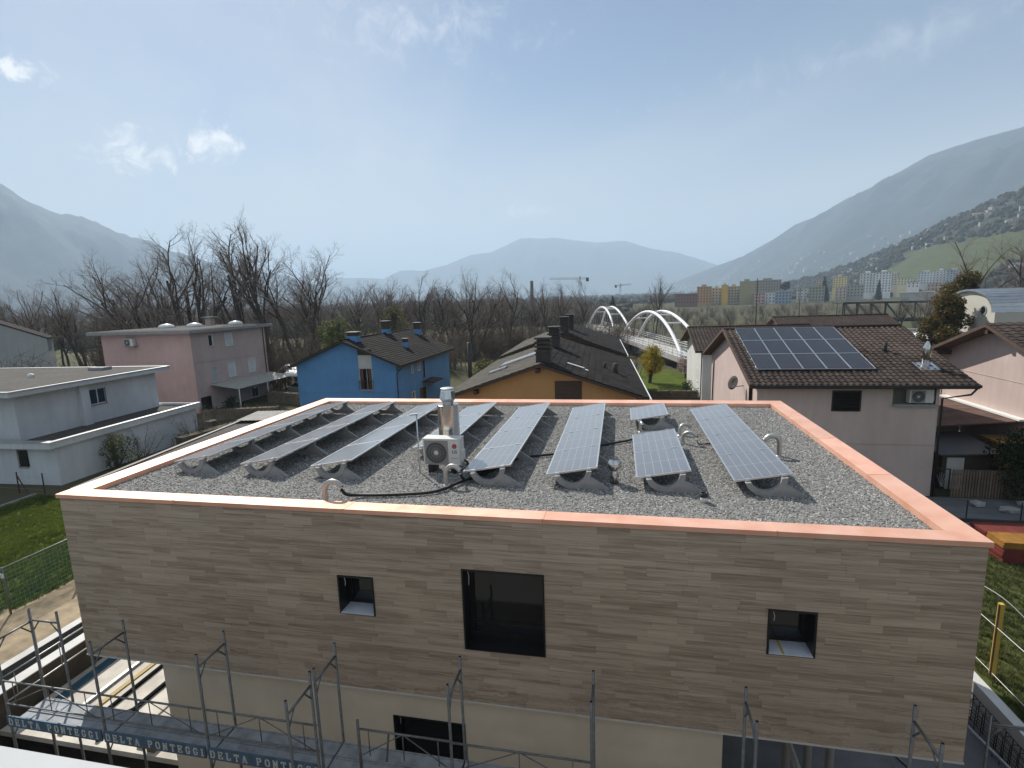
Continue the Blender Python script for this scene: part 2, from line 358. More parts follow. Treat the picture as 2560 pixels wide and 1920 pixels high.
WINS = [(6.66, 7.44, 4.74, 5.57), (9.27, 10.86, 4.22, 5.90), (14.71, 15.48, 4.73, 5.58)]
# structural core behind the cladding (with window openings on the front)
TH = .03
xs = sorted({WX0+TH, WX1-TH, *[v for w in WINS for v in w[:2]]}); zs = sorted({WZ0, WZ1, *[v for w in WINS for v in w[2:]]})
cm = MB()
for a, b in zip(xs, xs[1:]):
    for c, d in zip(zs, zs[1:]):
        mx, mz = (a+b)/2, (c+d)/2
        if any(w[0] < mx < w[1] and w[2] < mz < w[3] for w in WINS): continue
        cm.quad((a, WY0+TH, c), (b, WY0+TH, c), (b, WY0+TH, d), (a, WY0+TH, d))
x0, x1, y0, y1 = WX0+TH, WX1-TH, WY0+TH, WY1-TH
cm.quad((x0, y0, WZ0), (x0, y1, WZ0), (x0, y1, WZ1), (x0, y0, WZ1)); cm.quad((x1, y0, WZ0), (x1, y1, WZ0), (x1, y1, WZ1), (x1, y0, WZ1))
cm.quad((x0, y1, WZ0), (x1, y1, WZ0), (x1, y1, WZ1), (x0, y1, WZ1)); cm.quad((x0, y0, WZ0), (x1, y0, WZ0), (x1, y1, WZ0), (x0, y1, WZ0))
cm.build('wall_core', M_CORE, house)
# cladding tiles, course by course; 300 of them on the front as parts, the rest joined
ROWS = 26; RH = (WZ1-WZ0)/ROWS; GAP = .0022
tile_rng = random.Random(11)
def tile_color(me, tone):
    ca = me.color_attributes.new('tone', 'FLOAT_COLOR', 'CORNER')
    ca.data.foreach_set('color', [c for _ in range(len(me.loops)) for c in (*tone, 1.0)])
front = []; rest = []
def course(z0, z1, u0, u1, put, wav, holes):
    u = u0
    first = True
    while u < u1-.02:
        w = tile_rng.choice((.42, .58, .72, .86, .95, 1.1))*tile_rng.uniform(.9, 1.1)
        if first: w *= tile_rng.uniform(.35, 1); first = False
        e = min(u+w, u1)
        if u1-e < .15: e = u1
        segs = [(u, e)]
        for h0, h1, hz0, hz1 in holes:
            if z1 <= hz0+.01 or z0 >= hz1-.01: continue
            ns = []
            for a, b in segs:
                if b <= h0 or a >= h1: ns.append((a, b)); continue
                if a < h0-.01: ns.append((a, h0))
                if b > h1+.01: ns.append((h1, b))
            segs = ns
        tone = (tile_rng.random()**1.0, tile_rng.random() if tile_rng.random() < .4 else .5, min(1, max(0, wav+tile_rng.uniform(-.15, .2))))
        for a, b in segs:
            zz0, zz1 = z0, z1
            for h0, h1, hz0, hz1 in holes:
                if b > h0+.01 and a < h1-.01:
                    if zz0 < hz0 < zz1: zz1 = hz0
                    if zz0 < hz1 < zz1: zz0 = hz1
            put(a+GAP/2, b-GAP/2, zz0+GAP/2, zz1-GAP/2, tone)
        u = e
for r in range(ROWS):
    z0 = WZ0+r*RH; z1 = z0+RH
    wav = max(0, 1-r/6.5)
    # a hole edge inside a course splits it
    cuts = sorted({z0, z1, *[v for w in WINS for v in w[2:] if z0+.012 < v < z1-.012]})
    for c0, c1 in zip(cuts, cuts[1:]):
        course(c0, c1, WX0, WX1, lambda a, b, c, d, t: front.append((a, b, c, d, t, tile_rng.uniform(-.0015, .0015))), wav, WINS)
    course(z0, z1, WY0+TH, WY1, lambda a, b, c, d, t: rest.append(('L', a, b, c, d, t)), wav, [])
    course(z0, z1, WY0+TH, WY1, lambda a, b, c, d, t: rest.append(('R', a, b, c, d, t)), wav, [])
camv = Vector(CAM)
def key(q): return -((q[1]-q[0])*(q[3]-q[2])/(Vector(((q[0]+q[1])/2, 0, (q[2]+q[3])/2))-camv).length_squared)
front.sort(key=key)
for i, (a, b, c, d, t, dy) in enumerate(front[:300]):
    me = MB().box(a, WY0+dy, c, b, WY0+TH-.001, d).mesh('stone_tile', M_STONE); tile_color(me, t); link('stone_tile', me, house)
rm = MB(); cols = []
def addr(bx, t): rm.box(*bx); cols.extend([t]*24)
for (a, b, c, d, t, dy) in front[300:]: addr((a, WY0+dy, c, b, WY0+TH-.001, d), t)
for (s, a, b, c, d, t) in rest:
    if s == 'L': addr((WX0, a, c, WX0+TH-.001, b, d), t)
    else: addr((WX1-TH+.001, a, c, WX1, b, d), t)
me = rm.mesh('stone_tile_field', M_STONE); ca = me.color_attributes.new('tone', 'FLOAT_COLOR', 'CORNER'); ca.data.foreach_set('color', [x for t in cols for x in (*t, 1.0)])
link('stone_tile_field', me, house, 'stuff')
# drip profile under the cladding and the plastered ground floor
MB().box(WX0-.012, WY0-.012, WZ0-.035, WX1+.012, WY0+.05, WZ0-.002).build('drip_profile', M_DRIP, house)
gf = MB(); LW = (7.55, 9.13, .9, 2.37)
for a, b, c, d in ((1.9, LW[0], PZ, WZ0-.002), (LW[1], 14.09, PZ, WZ0-.002), (LW[0], LW[1], LW[3], WZ0-.002), (LW[0], LW[1], PZ, LW[2])):
    gf.quad((a, .22, c), (b, .22, c), (b, .22, d), (a, .22, d))
gf.quad((1.9, .22, PZ), (1.9, 10.6, PZ), (1.9, 10.6, WZ0-.002), (1.9, .22, WZ0-.002)); gf.quad((14.09, .22, PZ), (14.09, 10.6, PZ), (14.09, 10.6, WZ0-.002), (14.09, .22, WZ0-.002))
gf.quad((1.9, 10.6, PZ), (14.09, 10.6, PZ), (14.09, 10.6, WZ0-.002), (1.9, 10.6, WZ0-.002))
gf.build('plaster_wall', M_PLASTER, house)
MB().box(14.2, 7.5, PZ, 17.6, 7.8, WZ0-.01).build('rear_wall', M_CORE, house)
M_SILLW = mat('sill_covering', (.62, .66, .74), .55, var=.15, vs=3)
M_TAPE = mat('yellow_tape', (.62, .42, .06), .6)
M_WIRE = mat('white_cable', (.75, .73, .68), .5)
def window(x0, x1, z0, z1, sill, mull, dep=.42, ysurf=WY0):
    wr = MB(); t = .035
    # thin black reveal frame, a touch proud of the stone
    yf = ysurf-.012
    wr.box(x0, yf, z1-t, x1, ysurf+dep, z1); wr.box(x0, yf, z0, x0+t, ysurf+dep, z1-t); wr.box(x1-t, yf, z0, x1, ysurf+dep, z1-t)
    wr.box(x0+t, yf, z0, x1-t, ysurf+dep, z0+.02)
    w = wr.build('window', M_BLACKF, house)
    fr = MB(); yi = ysurf+dep-.06; f = .06; b = .12 if mull else f
    fr.box(x0+t, yi, z1-t-f, x1-t, yi+.05, z1-t); fr.box(x0+t, yi, z0+.02, x1-t, yi+.05, z0+.02+b); fr.box(x0+t, yi, z0+.02+b, x0+t+f, yi+.05, z1-t-f); fr.box(x1-t-f, yi, z0+.02+b, x1-t, yi+.05, z1-t-f)
    if mull: fr.box(x0+t+f, yi, z0+.36, x1-t-f, yi+.05, z0+.40)
    fr.build('frame', M_BLACKF, w)
    MB().box(x0+t+f, yi+.02, z0+.02+b, x1-t-f, yi+.03, z1-t-f).build('pane', M_GLASS, w)
    if sill: MB().box(x0+t, yf-.015, z0+.021, x1-t, yi, z0+.036).build('sill', M_SILLW, w)
    if sill == 2: MB().box(x0+.25, yf-.016, z0+.0365, x0+.29, yi, z0+.039).build('tape', M_TAPE, w)
    cb = MB(); cx = x0+.12
    cb.tube([(cx, yf+.10, z1-t), (cx-.012, yf+.09, z1-.10), (cx+.008, yf+.09, z1-.18), (cx-.004, yf+.085, z1-.26 if not mull else z1-.36)], .006, 5); cb.build('cable', M_WIRE, w)
    return w
window(*WINS[0], 1, False); window(*WINS[1], 0, True); window(*WINS[2], 2, False)
window(*LW, 0, False, .25, .22)
# steel props and rough works under the right-hand overhang
M_GALV = mat('galvanised_steel', (.34, .35, .35), .45, .75, var=.25, vs=9)
for x, y in ((16.15, 3.2), (16.62, 3.2), (17.1, 3.2), (14.9, 5.6)):
    MB().cyl((x, y, PZ), (x, y, WZ0-.01), .09, n=14).build('column', M_CORE, house, True)
MB().bar((15.2, 2.4, WZ0-.05), (16.1, 2.0, .4), .14, .1).build('brace', M_CORE, house)

# roof: copper coping sheets, upstand, gravel
def copper():
    m = bpy.data.materials.new('copper_sheet'); m.use_nodes = True; nt = m.node_tree; N = nt.nodes; L = nt.links; b = N['Principled BSDF']
    b.inputs['Metallic'].default_value = .3; b.inputs['Roughness'].default_value = .42
    ge = N.new('ShaderNodeNewGeometry')
    def nz(s, d=5):
        n = N.new('ShaderNodeTexNoise'); n.inputs['Scale'].default_value = s; n.inputs['Detail'].default_value = d; L.new(ge.outputs['Position'], n.inputs['Vector']); return n.outputs[0]
    r = N.new('ShaderNodeValToRGB'); L.new(nz(1.7), r.inputs[0]); e = r.color_ramp.elements; e[0].position = .3; e[0].color = (.88, .44, .29, 1); e[1].position = .7; e[1].color = (1.0, .60, .44, 1)
    oi = N.new('ShaderNodeObjectInfo'); mr = N.new('ShaderNodeMapRange'); L.new(oi.outputs['Random'], mr.inputs[0]); mr.inputs[3].default_value = .86; mr.inputs[4].default_value = 1.06
    vm = N.new('ShaderNodeVectorMath'); vm.operation = 'SCALE'; L.new(r.outputs[0], vm.inputs[0]); L.new(mr.outputs[0], vm.inputs['Scale']); L.new(vm.outputs[0], b.inputs['Base Color'])
    r2 = N.new('ShaderNodeMapRange'); L.new(nz(6), r2.inputs[0]); r2.inputs[3].default_value = .30; r2.inputs[4].default_value = .55; L.new(r2.outputs[0], b.inputs['Roughness'])
    bp = N.new('ShaderNodeBump'); bp.inputs['Strength'].default_value = .3; bp.inputs['Distance'].default_value = .012; L.new(nz(3.0, 3), bp.inputs['Height']); L.new(bp.outputs[0], b.inputs['Normal'])
    return m
M_COPPER = copper()
CW, GZ = .44, 6.86
def coping_piece(prof_axis, a, b, ma, mb_, flip):
    # profile across the coping: (offset from the outer edge, z); mitred at the house corners
    prof = [(0, RZ-.085), (0, RZ), (CW, RZ-.028), (CW, GZ-.10), (CW-.012, GZ-.10), (CW-.012, RZ-.042), (.012, RZ-.014), (.012, RZ-.085)]
    vs = []
    for end, mit in ((a, ma), (b, mb_)):
        for o, z in prof:
            t = end+mit*o
            vs.append({'F': (t, o, z), 'B': (t, D-o, z), 'L': (o, t, z), 'R': (W-o, t, z)}[flip])
    n = len(prof); fs = [tuple(range(n)), tuple(range(2*n-1, n-1, -1))]+[(i, i+n, (i+1) % n+n, (i+1) % n) for i in range(n)]
    MB().add(vs, fs).build('coping_sheet', M_COPPER, house)
def coping_run(cuts, flip):
    for i, (a, b) in enumerate(zip(cuts, cuts[1:])):
        coping_piece(None, a+(.003 if i else 0), b-(.003 if i < len(cuts)-2 else 0), 1 if i == 0 else 0, -1 if i == len(cuts)-2 else 0, flip)
coping_run([0, 3.05, 6.94, 10.86, 14.78, W], 'F'); coping_run([0, 3.05, 6.94, 10.86, 14.78, W], 'B')
coping_run([0, 3.2, 6.1, 9.0, D], 'L'); coping_run([0, 3.2, 6.1, 8.75, D], 'R')
sm = MB()   # raised seams covering the sheet joints
for x in (3.05, 6.94, 10.86, 14.78):
    for f in (0, 1):
        y0, y1 = (.0, CW) if f == 0 else (D-CW, D)
        za, zb = (RZ, RZ-.028) if f == 0 else (RZ-.028, RZ)
        MB().slab4((x-.022, y0-.004, za+.006), (x+.022, y0-.004, za+.006), (x+.022, y1, zb+.006), (x-.022, y1, zb+.006), .008).build('seam', M_COPPER, house)
for xx, ys in ((0, (3.2, 6.1, 9.0)), (1, (3.2, 6.1, 8.75))):
    for y in ys:
        x0, x1, za, zb = (0, CW, RZ, RZ-.028) if xx == 0 else (W-CW, W, RZ-.028, RZ)
        MB().slab4((x0-.004, y-.022, za+.006), (x1, y-.022, zb+.006), (x1, y+.022, zb+.006), (x0-.004, y+.022, za+.006), .008).build('seam', M_COPPER, house)
M_ROOFBED = mat('roof_bed', (.12, .12, .12), .95, var=.3, vs=20)
MB().box(CW-.02, CW-.02, GZ-.12, W-CW+.02, D-CW+.02, GZ-.03).build('roof_deck', M_ROOFBED, house)
def gravel_mat():
    m = bpy.data.materials.new('grey_gravel'); m.use_nodes = True; nt = m.node_tree; N = nt.nodes; L = nt.links; b = N['Principled BSDF']
    b.inputs['Roughness'].default_value = .85; b.inputs['Specular IOR Level'].default_value = .25
    oi = N.new('ShaderNodeObjectInfo'); r = N.new('ShaderNodeValToRGB'); L.new(oi.outputs['Random'], r.inputs[0]); e = r.color_ramp.elements
    e[0].position = 0; e[0].color = (.14, .138, .133, 1); e[1].position = 1; e[1].color = (.60, .58, .54, 1)
    k = e.new(.45); k.color = (.27, .265, .25, 1); k = e.new(.8); k.color = (.42, .41, .38, 1)
    L.new(r.outputs[0], b.inputs['Base Color']); return m
M_GRAVEL = gravel_mat()
def gravel(name, corners, density, size, material, parent, seed=0):
    me = bpy.data.meshes.new(name); me.from_pydata([Vector(c) for c in corners], [], [(0,1,2,3)]); me.materials.append(material)
    o = link(name, me, parent, 'stuff')
    ng = bpy.data.node_groups.new(name, 'GeometryNodeTree'); ng.interface.new_socket('Geometry', in_out='INPUT', socket_type='NodeSocketGeometry'); ng.interface.new_socket('Geometry', in_out='OUTPUT', socket_type='NodeSocketGeometry')
    N = ng.nodes; L = ng.links; gi_ = N.new('NodeGroupInput'); go = N.new('NodeGroupOutput')
    dp = N.new('GeometryNodeDistributePointsOnFaces'); dp.inputs['Density'].default_value = density; dp.inputs['Seed'].default_value = seed; L.new(gi_.outputs[0], dp.inputs['Mesh'])
    ic = N.new('GeometryNodeMeshIcoSphere'); ic.inputs['Radius'].default_value = 1; ic.inputs['Subdivisions'].default_value = 1
    sm_ = N.new('GeometryNodeSetMaterial'); sm_.inputs['Material'].default_value = material; L.new(ic.outputs['Mesh'], sm_.inputs['Geometry'])
    ip = N.new('GeometryNodeInstanceOnPoints'); L.new(dp.outputs['Points'], ip.inputs['Points']); L.new(sm_.outputs[0], ip.inputs['Instance'])
    rr = N.new('FunctionNodeRandomValue'); rr.data_type = 'FLOAT_VECTOR'; rr.inputs[0].default_value = (-.5, -.5, 0); rr.inputs[1].default_value = (.5, .5, 6.28); rr.inputs['Seed'].default_value = 1; L.new(rr.outputs[0], ip.inputs['Rotation'])
    rs = N.new('FunctionNodeRandomValue'); rs.data_type = 'FLOAT_VECTOR'; rs.inputs[0].default_value = (size*.55, size*.4, size*.3); rs.inputs[1].default_value = (size*1.25, size*.85, size*.65); rs.inputs['Seed'].default_value = 2; L.new(rs.outputs[0], ip.inputs['Scale'])
    sp = N.new('GeometryNodeSetPosition'); L.new(ip.outputs[0], sp.inputs['Geometry']); ro = N.new('FunctionNodeRandomValue'); ro.data_type = 'FLOAT_VECTOR'; ro.inputs[0].default_value = (0, 0, -size*.55); ro.inputs[1].default_value = (0, 0, size*.25); ro.inputs['Seed'].default_value = 3; L.new(ro.outputs[0], sp.inputs['Offset'])
    jn = N.new('GeometryNodeJoinGeometry'); L.new(gi_.outputs[0], jn.inputs[0]); L.new(sp.outputs[0], jn.inputs[0]); L.new(jn.outputs[0], go.inputs[0])
    md = o.modifiers.new('scatter', 'NODES'); md.node_group = ng
    return o
gravel('gravel', [(CW-.01, CW-.01, GZ-.012), (W-CW+.01, CW-.01, GZ-.012), (W-CW+.01, D-CW+.01, GZ-.012), (CW-.01, D-CW+.01, GZ-.012)], 980, .026, M_GRAVEL, house)

# ------------------------------------------------------------------ things on the gravel roof
M_ALU = mat('aluminium', (.62, .63, .64), .32, .9, var=.1, vs=8)
M_STEEL = mat('stainless_steel', (.58, .57, .55), .16, 1.0, var=.12, vs=3, stretch=(6, 6, .6), bump=.06, bs=5)
M_CONC = mat('pale_concrete', (.30, .30, .295), .85, var=.18, vs=6, bump=.2, bs=70)
M_DUCT = mat('duct_foil', (.50, .49, .46), .38, .55, var=.2, vs=14, bump=.15, bs=30)
M_HOSE = mat('black_hose', (.015, .015, .016), .5, var=.2)
def panel_glass(name='solar_cells', nu=6, lw=.012, wid=1.127, mid=.86, cell=(.040, .041, .046), sheen=.6):
    m = bpy.data.materials.new(name); m.use_nodes = True; nt = m.node_tree; N = nt.nodes; L = nt.links; b = N['Principled BSDF']
    b.inputs['Roughness'].default_value = .17; b.inputs['Specular IOR Level'].default_value = .55; b.inputs['Coat Weight'].default_value = .6; b.inputs['Sheen Weight'].default_value = sheen; b.inputs['Sheen Roughness'].default_value = .45; b.inputs['Coat Roughness'].default_value = .10
    tc = N.new('ShaderNodeTexCoord'); sp = N.new('ShaderNodeSeparateXYZ'); L.new(tc.outputs['Object'], sp.inputs[0])
    def mth(op, a, v=None, c=None):
        n = N.new('ShaderNodeMath'); n.operation = op
        for i, q in enumerate((a, v, c)):
            if q is None: continue
            if isinstance(q, (int, float)): n.inputs[i].default_value = q
            else: L.new(q, n.inputs[i])
        return n.outputs[0]
    pitch = (wid-.06)/nu
    fu = mth('PINGPONG', mth('SUBTRACT', sp.outputs[0], .03), pitch/2); lu = mth('LESS_THAN', fu, lw/2)
    lv = mth('LESS_THAN', mth('ABSOLUTE', mth('SUBTRACT', sp.outputs[1], mid)), lw*.7)
    fv = mth('LESS_THAN', mth('PINGPONG', mth('SUBTRACT', sp.outputs[1], .03), .0825/2), .0012)
    ln = mth('MAXIMUM', lu, lv); ln = mth('MAXIMUM', ln, mth('MULTIPLY', fv, .18))
    nz = N.new('ShaderNodeTexNoise'); nz.inputs['Scale'].default_value = 2; L.new(tc.outputs['Object'], nz.inputs['Vector'])
    dust = mth('MULTIPLY', nz.outputs[0], .14); ln = mth('MAXIMUM', ln, dust)
    mx = N.new('ShaderNodeMix'); mx.data_type = 'RGBA'; L.new(ln, mx.inputs[0]); mx.inputs[6].default_value = (*cell, 1); mx.inputs[7].default_value = (.26, .265, .27, 1); L.new(mx.outputs[2], b.inputs['Base Color'])
    return m
M_CELL = panel_glass()
TILT = .1774; PWID, PLEN, ZL = 1.127, 1.74, 7.12
def circ(p, q, r):
    ax, ay = p; bx, by = q; cx, cy_ = r; d = 2*(ax*(by-cy_)+bx*(cy_-ay)+cx*(ay-by))
    ux = ((ax*ax+ay*ay)*(by-cy_)+(bx*bx+by*by)*(cy_-ay)+(cx*cx+cy_*cy_)*(ay-by))/d; uy = ((ax*ax+ay*ay)*(cx-bx)+(bx*bx+by*by)*(ax-cx)+(cx*cx+cy_*cy_)*(bx-ax))/d
    return ux, uy, math.hypot(ax-ux, ay-uy)
def arc_pts(p, q, r, n=12):
    ux, uy, R = circ(p, q, r); a = math.atan2(p[1]-uy, p[0]-ux); b = math.atan2(q[1]-uy, q[0]-ux)
    if a > 0: a -= 2*math.pi
    return [(ux+R*math.cos(a+(b-a)*i/n), uy+R*math.sin(a+(b-a)*i/n)) for i in range(n+1)]
_out = arc_pts((.20, -.005), (.99, .135), (.56, -.275)); _in = arc_pts((.31, .01), (.88, .115), (.57, -.155))
def _crescent():
    m = MB(); ol = _out; il = _in
    for i in range(len(ol)-1):
        a, b, c, d = ol[i], ol[i+1], il[i+1], il[i]
        m.add([(p[0], y, p[1]) for y in (-.055, .055) for p in (a, b, c, d)], [(0,1,2,3),(7,6,5,4),(0,4,5,1),(2,6,7,3)]+([(3,7,4,0)] if i == 0 else [])+([(1,5,6,2)] if i == len(ol)-2 else []))
    return m
M_MESH_CRES = _crescent().mesh('support_arch', M_CONC)
M_MESH_FOOT = MB().prism([(.60, -.285), (.66, -.16), (.93, .02), (1.00, -.02), (1.36, -.255), (1.36, -.285)], 'y', -.04, .04).mesh('support_foot', M_CONC)
M_MESH_FRAME = None
def _frame():
    m = MB(); t = .018; h = .036; L_ = PLEN-.012
    m.box(0, 0, -h, PWID, t, 0); m.box(0, L_-t, -h, PWID, L_, 0); m.box(0, t, -h, t, L_-t, 0); m.box(PWID-t, t, -h, PWID, L_-t, 0)
    return m.mesh('frame', M_ALU)
M_MESH_FRAME = _frame()
M_MESH_CELLS = MB().box(.018, .018, -.03, PWID-.018, PLEN-.030, -.003).mesh('cell_sheet', M_CELL)
M_MESH_CLAMP = MB().box(-.045, -.02, -.05, .045, .02, .008).mesh('clamp', M_ALU)
def solar_row(x0, y0, n, label):
    t = thing('solar_panel_row', label, 'solar panels', (x0, y0, ZL), 'solar panel rows on the gravel roof')
    def put(name, me, loc, ry=0, parent=t):
        o = bpy.data.objects.new(name, me); C.objects.link(o); o.parent = parent; o.location = loc; o.rotation_euler = (0, ry, 0); return o
    for i in range(n):
        p = put('panel', M_MESH_FRAME, (0, i*PLEN, 0), -TILT)
        put('cell_sheet', M_MESH_CELLS, (0, 0, 0), 0, p)
    for i in range(n+1):
        y = i*PLEN-(.07 if i == 0 else (-.05 if i == n else .006))
        s = put('support', M_MESH_CRES, (0, y, 0)); put('support_foot', M_MESH_FOOT, (0, 0, 0), 0, s)
        for u in (.26, .94):
            put('clamp', M_MESH_CLAMP, (u*math.cos(TILT), i*PLEN-(.012 if i == 0 else .006), u*math.sin(TILT)+.002), -TILT)
    return t
for x, y, n, lb in ((1.10, 2.09, 4, 'solar panel row nearest the left copper edge of the roof'), (3.02, 2.09, 4, 'second solar panel row from the left copper roof edge'),
                    (4.94, 2.09, 4, 'third solar panel row from the left, just left of the steel chimney'), (6.86, 3.83, 3, 'shorter solar panel row partly hidden behind the steel chimney'),
                    (8.76, 2.09, 4, 'solar panel row just right of the white air conditioner'), (10.65, 2.09, 4, 'solar panel row left of the small round steel vent'),
                    (12.57, 2.09, 2, 'two-panel solar row right of the small round steel vent'), (12.57, 7.31, 1, 'single solar panel near the rear copper edge of the roof'),
                    (14.51, 2.09, 4, 'solar panel row nearest the right copper edge of the roof')):
    solar_row(x, y, n, lb)

def text_mesh(txt, size, mat_, ext=.001, name='lettering', bold=0.0, align='CENTER'):
    cu = bpy.data.curves.new(name, 'FONT'); cu.body = txt; cu.size = size; cu.extrude = ext; cu.offset = bold; cu.align_x = align; cu.align_y = 'CENTER'; cu.resolution_u = 3
    o = bpy.data.objects.new(name, cu); C.objects.link(o); dg = bpy.context.evaluated_depsgraph_get(); me = bpy.data.meshes.new_from_object(o.evaluated_get(dg)); bpy.data.objects.remove(o); bpy.data.curves.remove(cu)
    me.name = name; me.materials.clear(); me.materials.append(mat_); return me
M_ACW = mat('ac_white_enamel', (.68, .67, .63), .45, var=.05, vs=4)
M_ACG = mat('ac_grille', (.30, .30, .29), .5)
M_ACD = mat('ac_fan_dark', (.05, .05, .052), .5)
M_LOGO = mat('logo_red', (.40, .03, .07), .5); M_LTR = mat('grey_print', (.16, .16, .17), .6); M_WHT = mat('white_print', (.75, .74, .72), .6)
def ac_unit(name, label, loc, w, h, d, brand=True, rz=0, feet=.19):
    t = thing(name, label, 'air conditioner', loc, rz=rz)
    m = MB(); z0 = feet
    m.box(0, 0, z0, w, d, z0+h-.012); local('casing', m, M_ACW, t)
    local('lid', MB().box(-.008, -.008, z0+h-.012, w+.008, d+.008, z0+h+.014), M_ACW, t)
    # recessed square fan bay with ring, hub and radial bars
    cx, cz, R = w*.36, z0+h*.48, min(h*.41, w*.31)
    local('fan_bay', MB().box(cx-R*1.14, -.006, cz-R*1.14, cx+R*1.14, -.001, cz+R*1.14), M_ACG, t)
    n = 32; rg = MB(); ds = MB()
    ring = lambda r0, r1, y0, y1, mb: [mb.add([(cx+r*math.cos(a), y, cz+r*math.sin(a)) for y in (y0, y1) for a in (2*math.pi*k/n, 2*math.pi*(k+1)/n) for r in (r0, r1)], [(0,1,3,2),(4,6,7,5),(0,2,6,4),(1,5,7,3)]) for k in range(n)]
    ds.add([(cx+R*math.cos(2*math.pi*k/n), -.0085, cz+R*math.sin(2*math.pi*k/n)) for k in range(n)], [tuple(range(n))]); local('fan', ds, M_ACD, t)
    ring(R, R*1.05, -.022, -.006, rg); g = local('fan_grille', rg, M_ACG, t)
    sp = MB()
    for k in range(36):
        a = 2*math.pi*k/36; b = a+.5
        sp.bar((cx+R*.2*math.cos(a), -.018, cz+R*.2*math.sin(a)), (cx+R*math.cos(b), -.018, cz+R*math.sin(b)), .005, .006)
    for q in (.45, .72): ring(R*q, R*q+.006, -.020, -.015, sp)
    local('grille_bar', sp, M_ACG, g, kind='stuff')
    hb = MB(); hb.lathe([(R*.2, 0), (R*.2, .012), (R*.12, .018)], (0, 0, 0), 18); hb.xf(Matrix.Translation((cx, -.012, cz)) @ Matrix.Rotation(math.pi/2, 4, 'X')); local('hub', hb, M_ACW, g)
    local('front_panel', MB().box(w*.71, -.010, z0+.02, w-.02, -.001, z0+h-.03), M_ACW, t)
    local('service_cover', MB().box(w, d*.15, z0+h*.12, w+.05, d*.8, z0+h*.55), M_ACW, t)
    for x in (w*.12, w*.74):
        local('foot', MB().box(x, -.03, .0, x+.13, d+.04, feet), M_HOSE, t)
    if brand:
        k = 20; lx, lz, lr = w*.855, z0+h*.74, h*.095
        dm = MB(); dm.add([(lx+lr*math.cos(2*math.pi*i/k), -.0125, lz+lr*math.sin(2*math.pi*i/k)) for i in range(k)], [tuple(range(k))]); lg = local('logo', dm, M_LOGO, t)
        fm = MB(); rr = lr*.72
        pts = [(lx+rr*math.cos(a), -.014, lz+rr*math.sin(a)) for a in [math.radians(45+270*i/14) for i in range(15)]]+[(lx+rr*.25, -.014, lz)]
        pts2 = [(lx+rr, -.014, lz), (lx+rr*.25, -.014, lz)]
        for s in (pts[1:], pts2):
            for a, b in zip(s, s[1:]): fm.bar(a, b, .007, .001)
        fm.bar((lx, -.014, lz+rr*.45), (lx, -.014, lz-rr*.45), .007, .001, (1,0,0)); fm.bar((lx, -.014, lz-rr*.45), (lx+rr*.28, -.014, lz-rr*.45), .007, .001)
        fm.box(lx-rr*.55, -.0145, lz+rr*.25, lx-rr*.35, -.0135, lz+rr*.45)
        local('emblem', fm, M_WHT, lg, kind='stuff')
        tm = text_mesh('LG', h*.16, M_LTR, .001, 'lettering', .004)
        o = bpy.data.objects.new('lettering', tm); C.objects.link(o); o.parent = t; o.location = (lx, -.0125, z0+h*.52); o.rotation_euler = (math.pi/2, 0, 0)
        local('print_line', MB().box(lx-w*.09, -.0115, z0+h*.27, lx+w*.09, -.0105, z0+h*.285), M_LTR, t)
    return t
ac_unit('air_conditioner', 'white air conditioner unit with round fan on the gravel roof', (7.60, 2.70, 6.86), .92, .63, .33)
# steel flue
ch = thing('steel_chimney', 'tall stainless steel chimney with faceted cowl behind the roof air conditioner', 'chimney', (7.99, 3.56, 6.82))
local('pipe', MB().lathe([(.265, 0), (.265, 1.50), (.275, 1.505), (.275, 1.54), (.262, 1.545), (.19, 1.56)], (0, 0, 0), 40), M_STEEL, ch, False)
local('cowl', MB().lathe([(.14, 1.55), (.155, 1.62), (.218, 1.70), (.185, 1.88), (.165, 1.92)], (0, 0, 0), 8), M_STEEL, ch)
local('cap', MB().lathe([(.15, 1.915), (.17, 1.93), (.17, 1.95), (.10, 1.965)], (0, 0, 0), 24), M_ALU, ch)
vt = thing('roof_vent', 'small round stainless vent with bulbous cap on the gravel roof', 'vent', (12.12, 2.45, 6.84))
local('pipe', MB().lathe([(.095, 0), (.095, .20), (.075, .24), (.075, .30)], (0, 0, 0), 24), M_STEEL, vt, True)
local('bulb', MB().lathe([(.075, .29), (.115, .32), (.155, .38), (.165, .44), (.145, .50), (.105, .54), (.10, .55)], (0, 0, 0), 28, False), M_STEEL, vt, True)
local('opening', MB().lathe([(.10, .53), (.10, .548)], (0, 0, 0), 24), M_HOSE, vt)
pv = thing('pipe_stub', 'short white pipe stub with black collar near the front roof edge', 'pipe', (13.85, 1.54, 6.84))
local('pipe', MB().lathe([(.065, 0), (.065, .13)], (0, 0, 0), 20), M_ACW, pv, True)
local('collar', MB().lathe([(.075, .12), (.075, .20), (.055, .20), (.055, .14)], (0, 0, 0), 20, False), M_HOSE, pv, True)
mp_ = thing('roof_mast', 'thin metal pipe mast with bent top beside the roof air conditioner', 'mast', (7.50, 2.66, 6.84))
local('pipe', MB().tube([(0, 0, 0), (0, 0, 1.45)], .018, 8), M_ALU, mp_, True); local('head', MB().bar((.03, 0, 1.46), (-.16, -.02, 1.44), .05, .035), M_ALU, mp_)
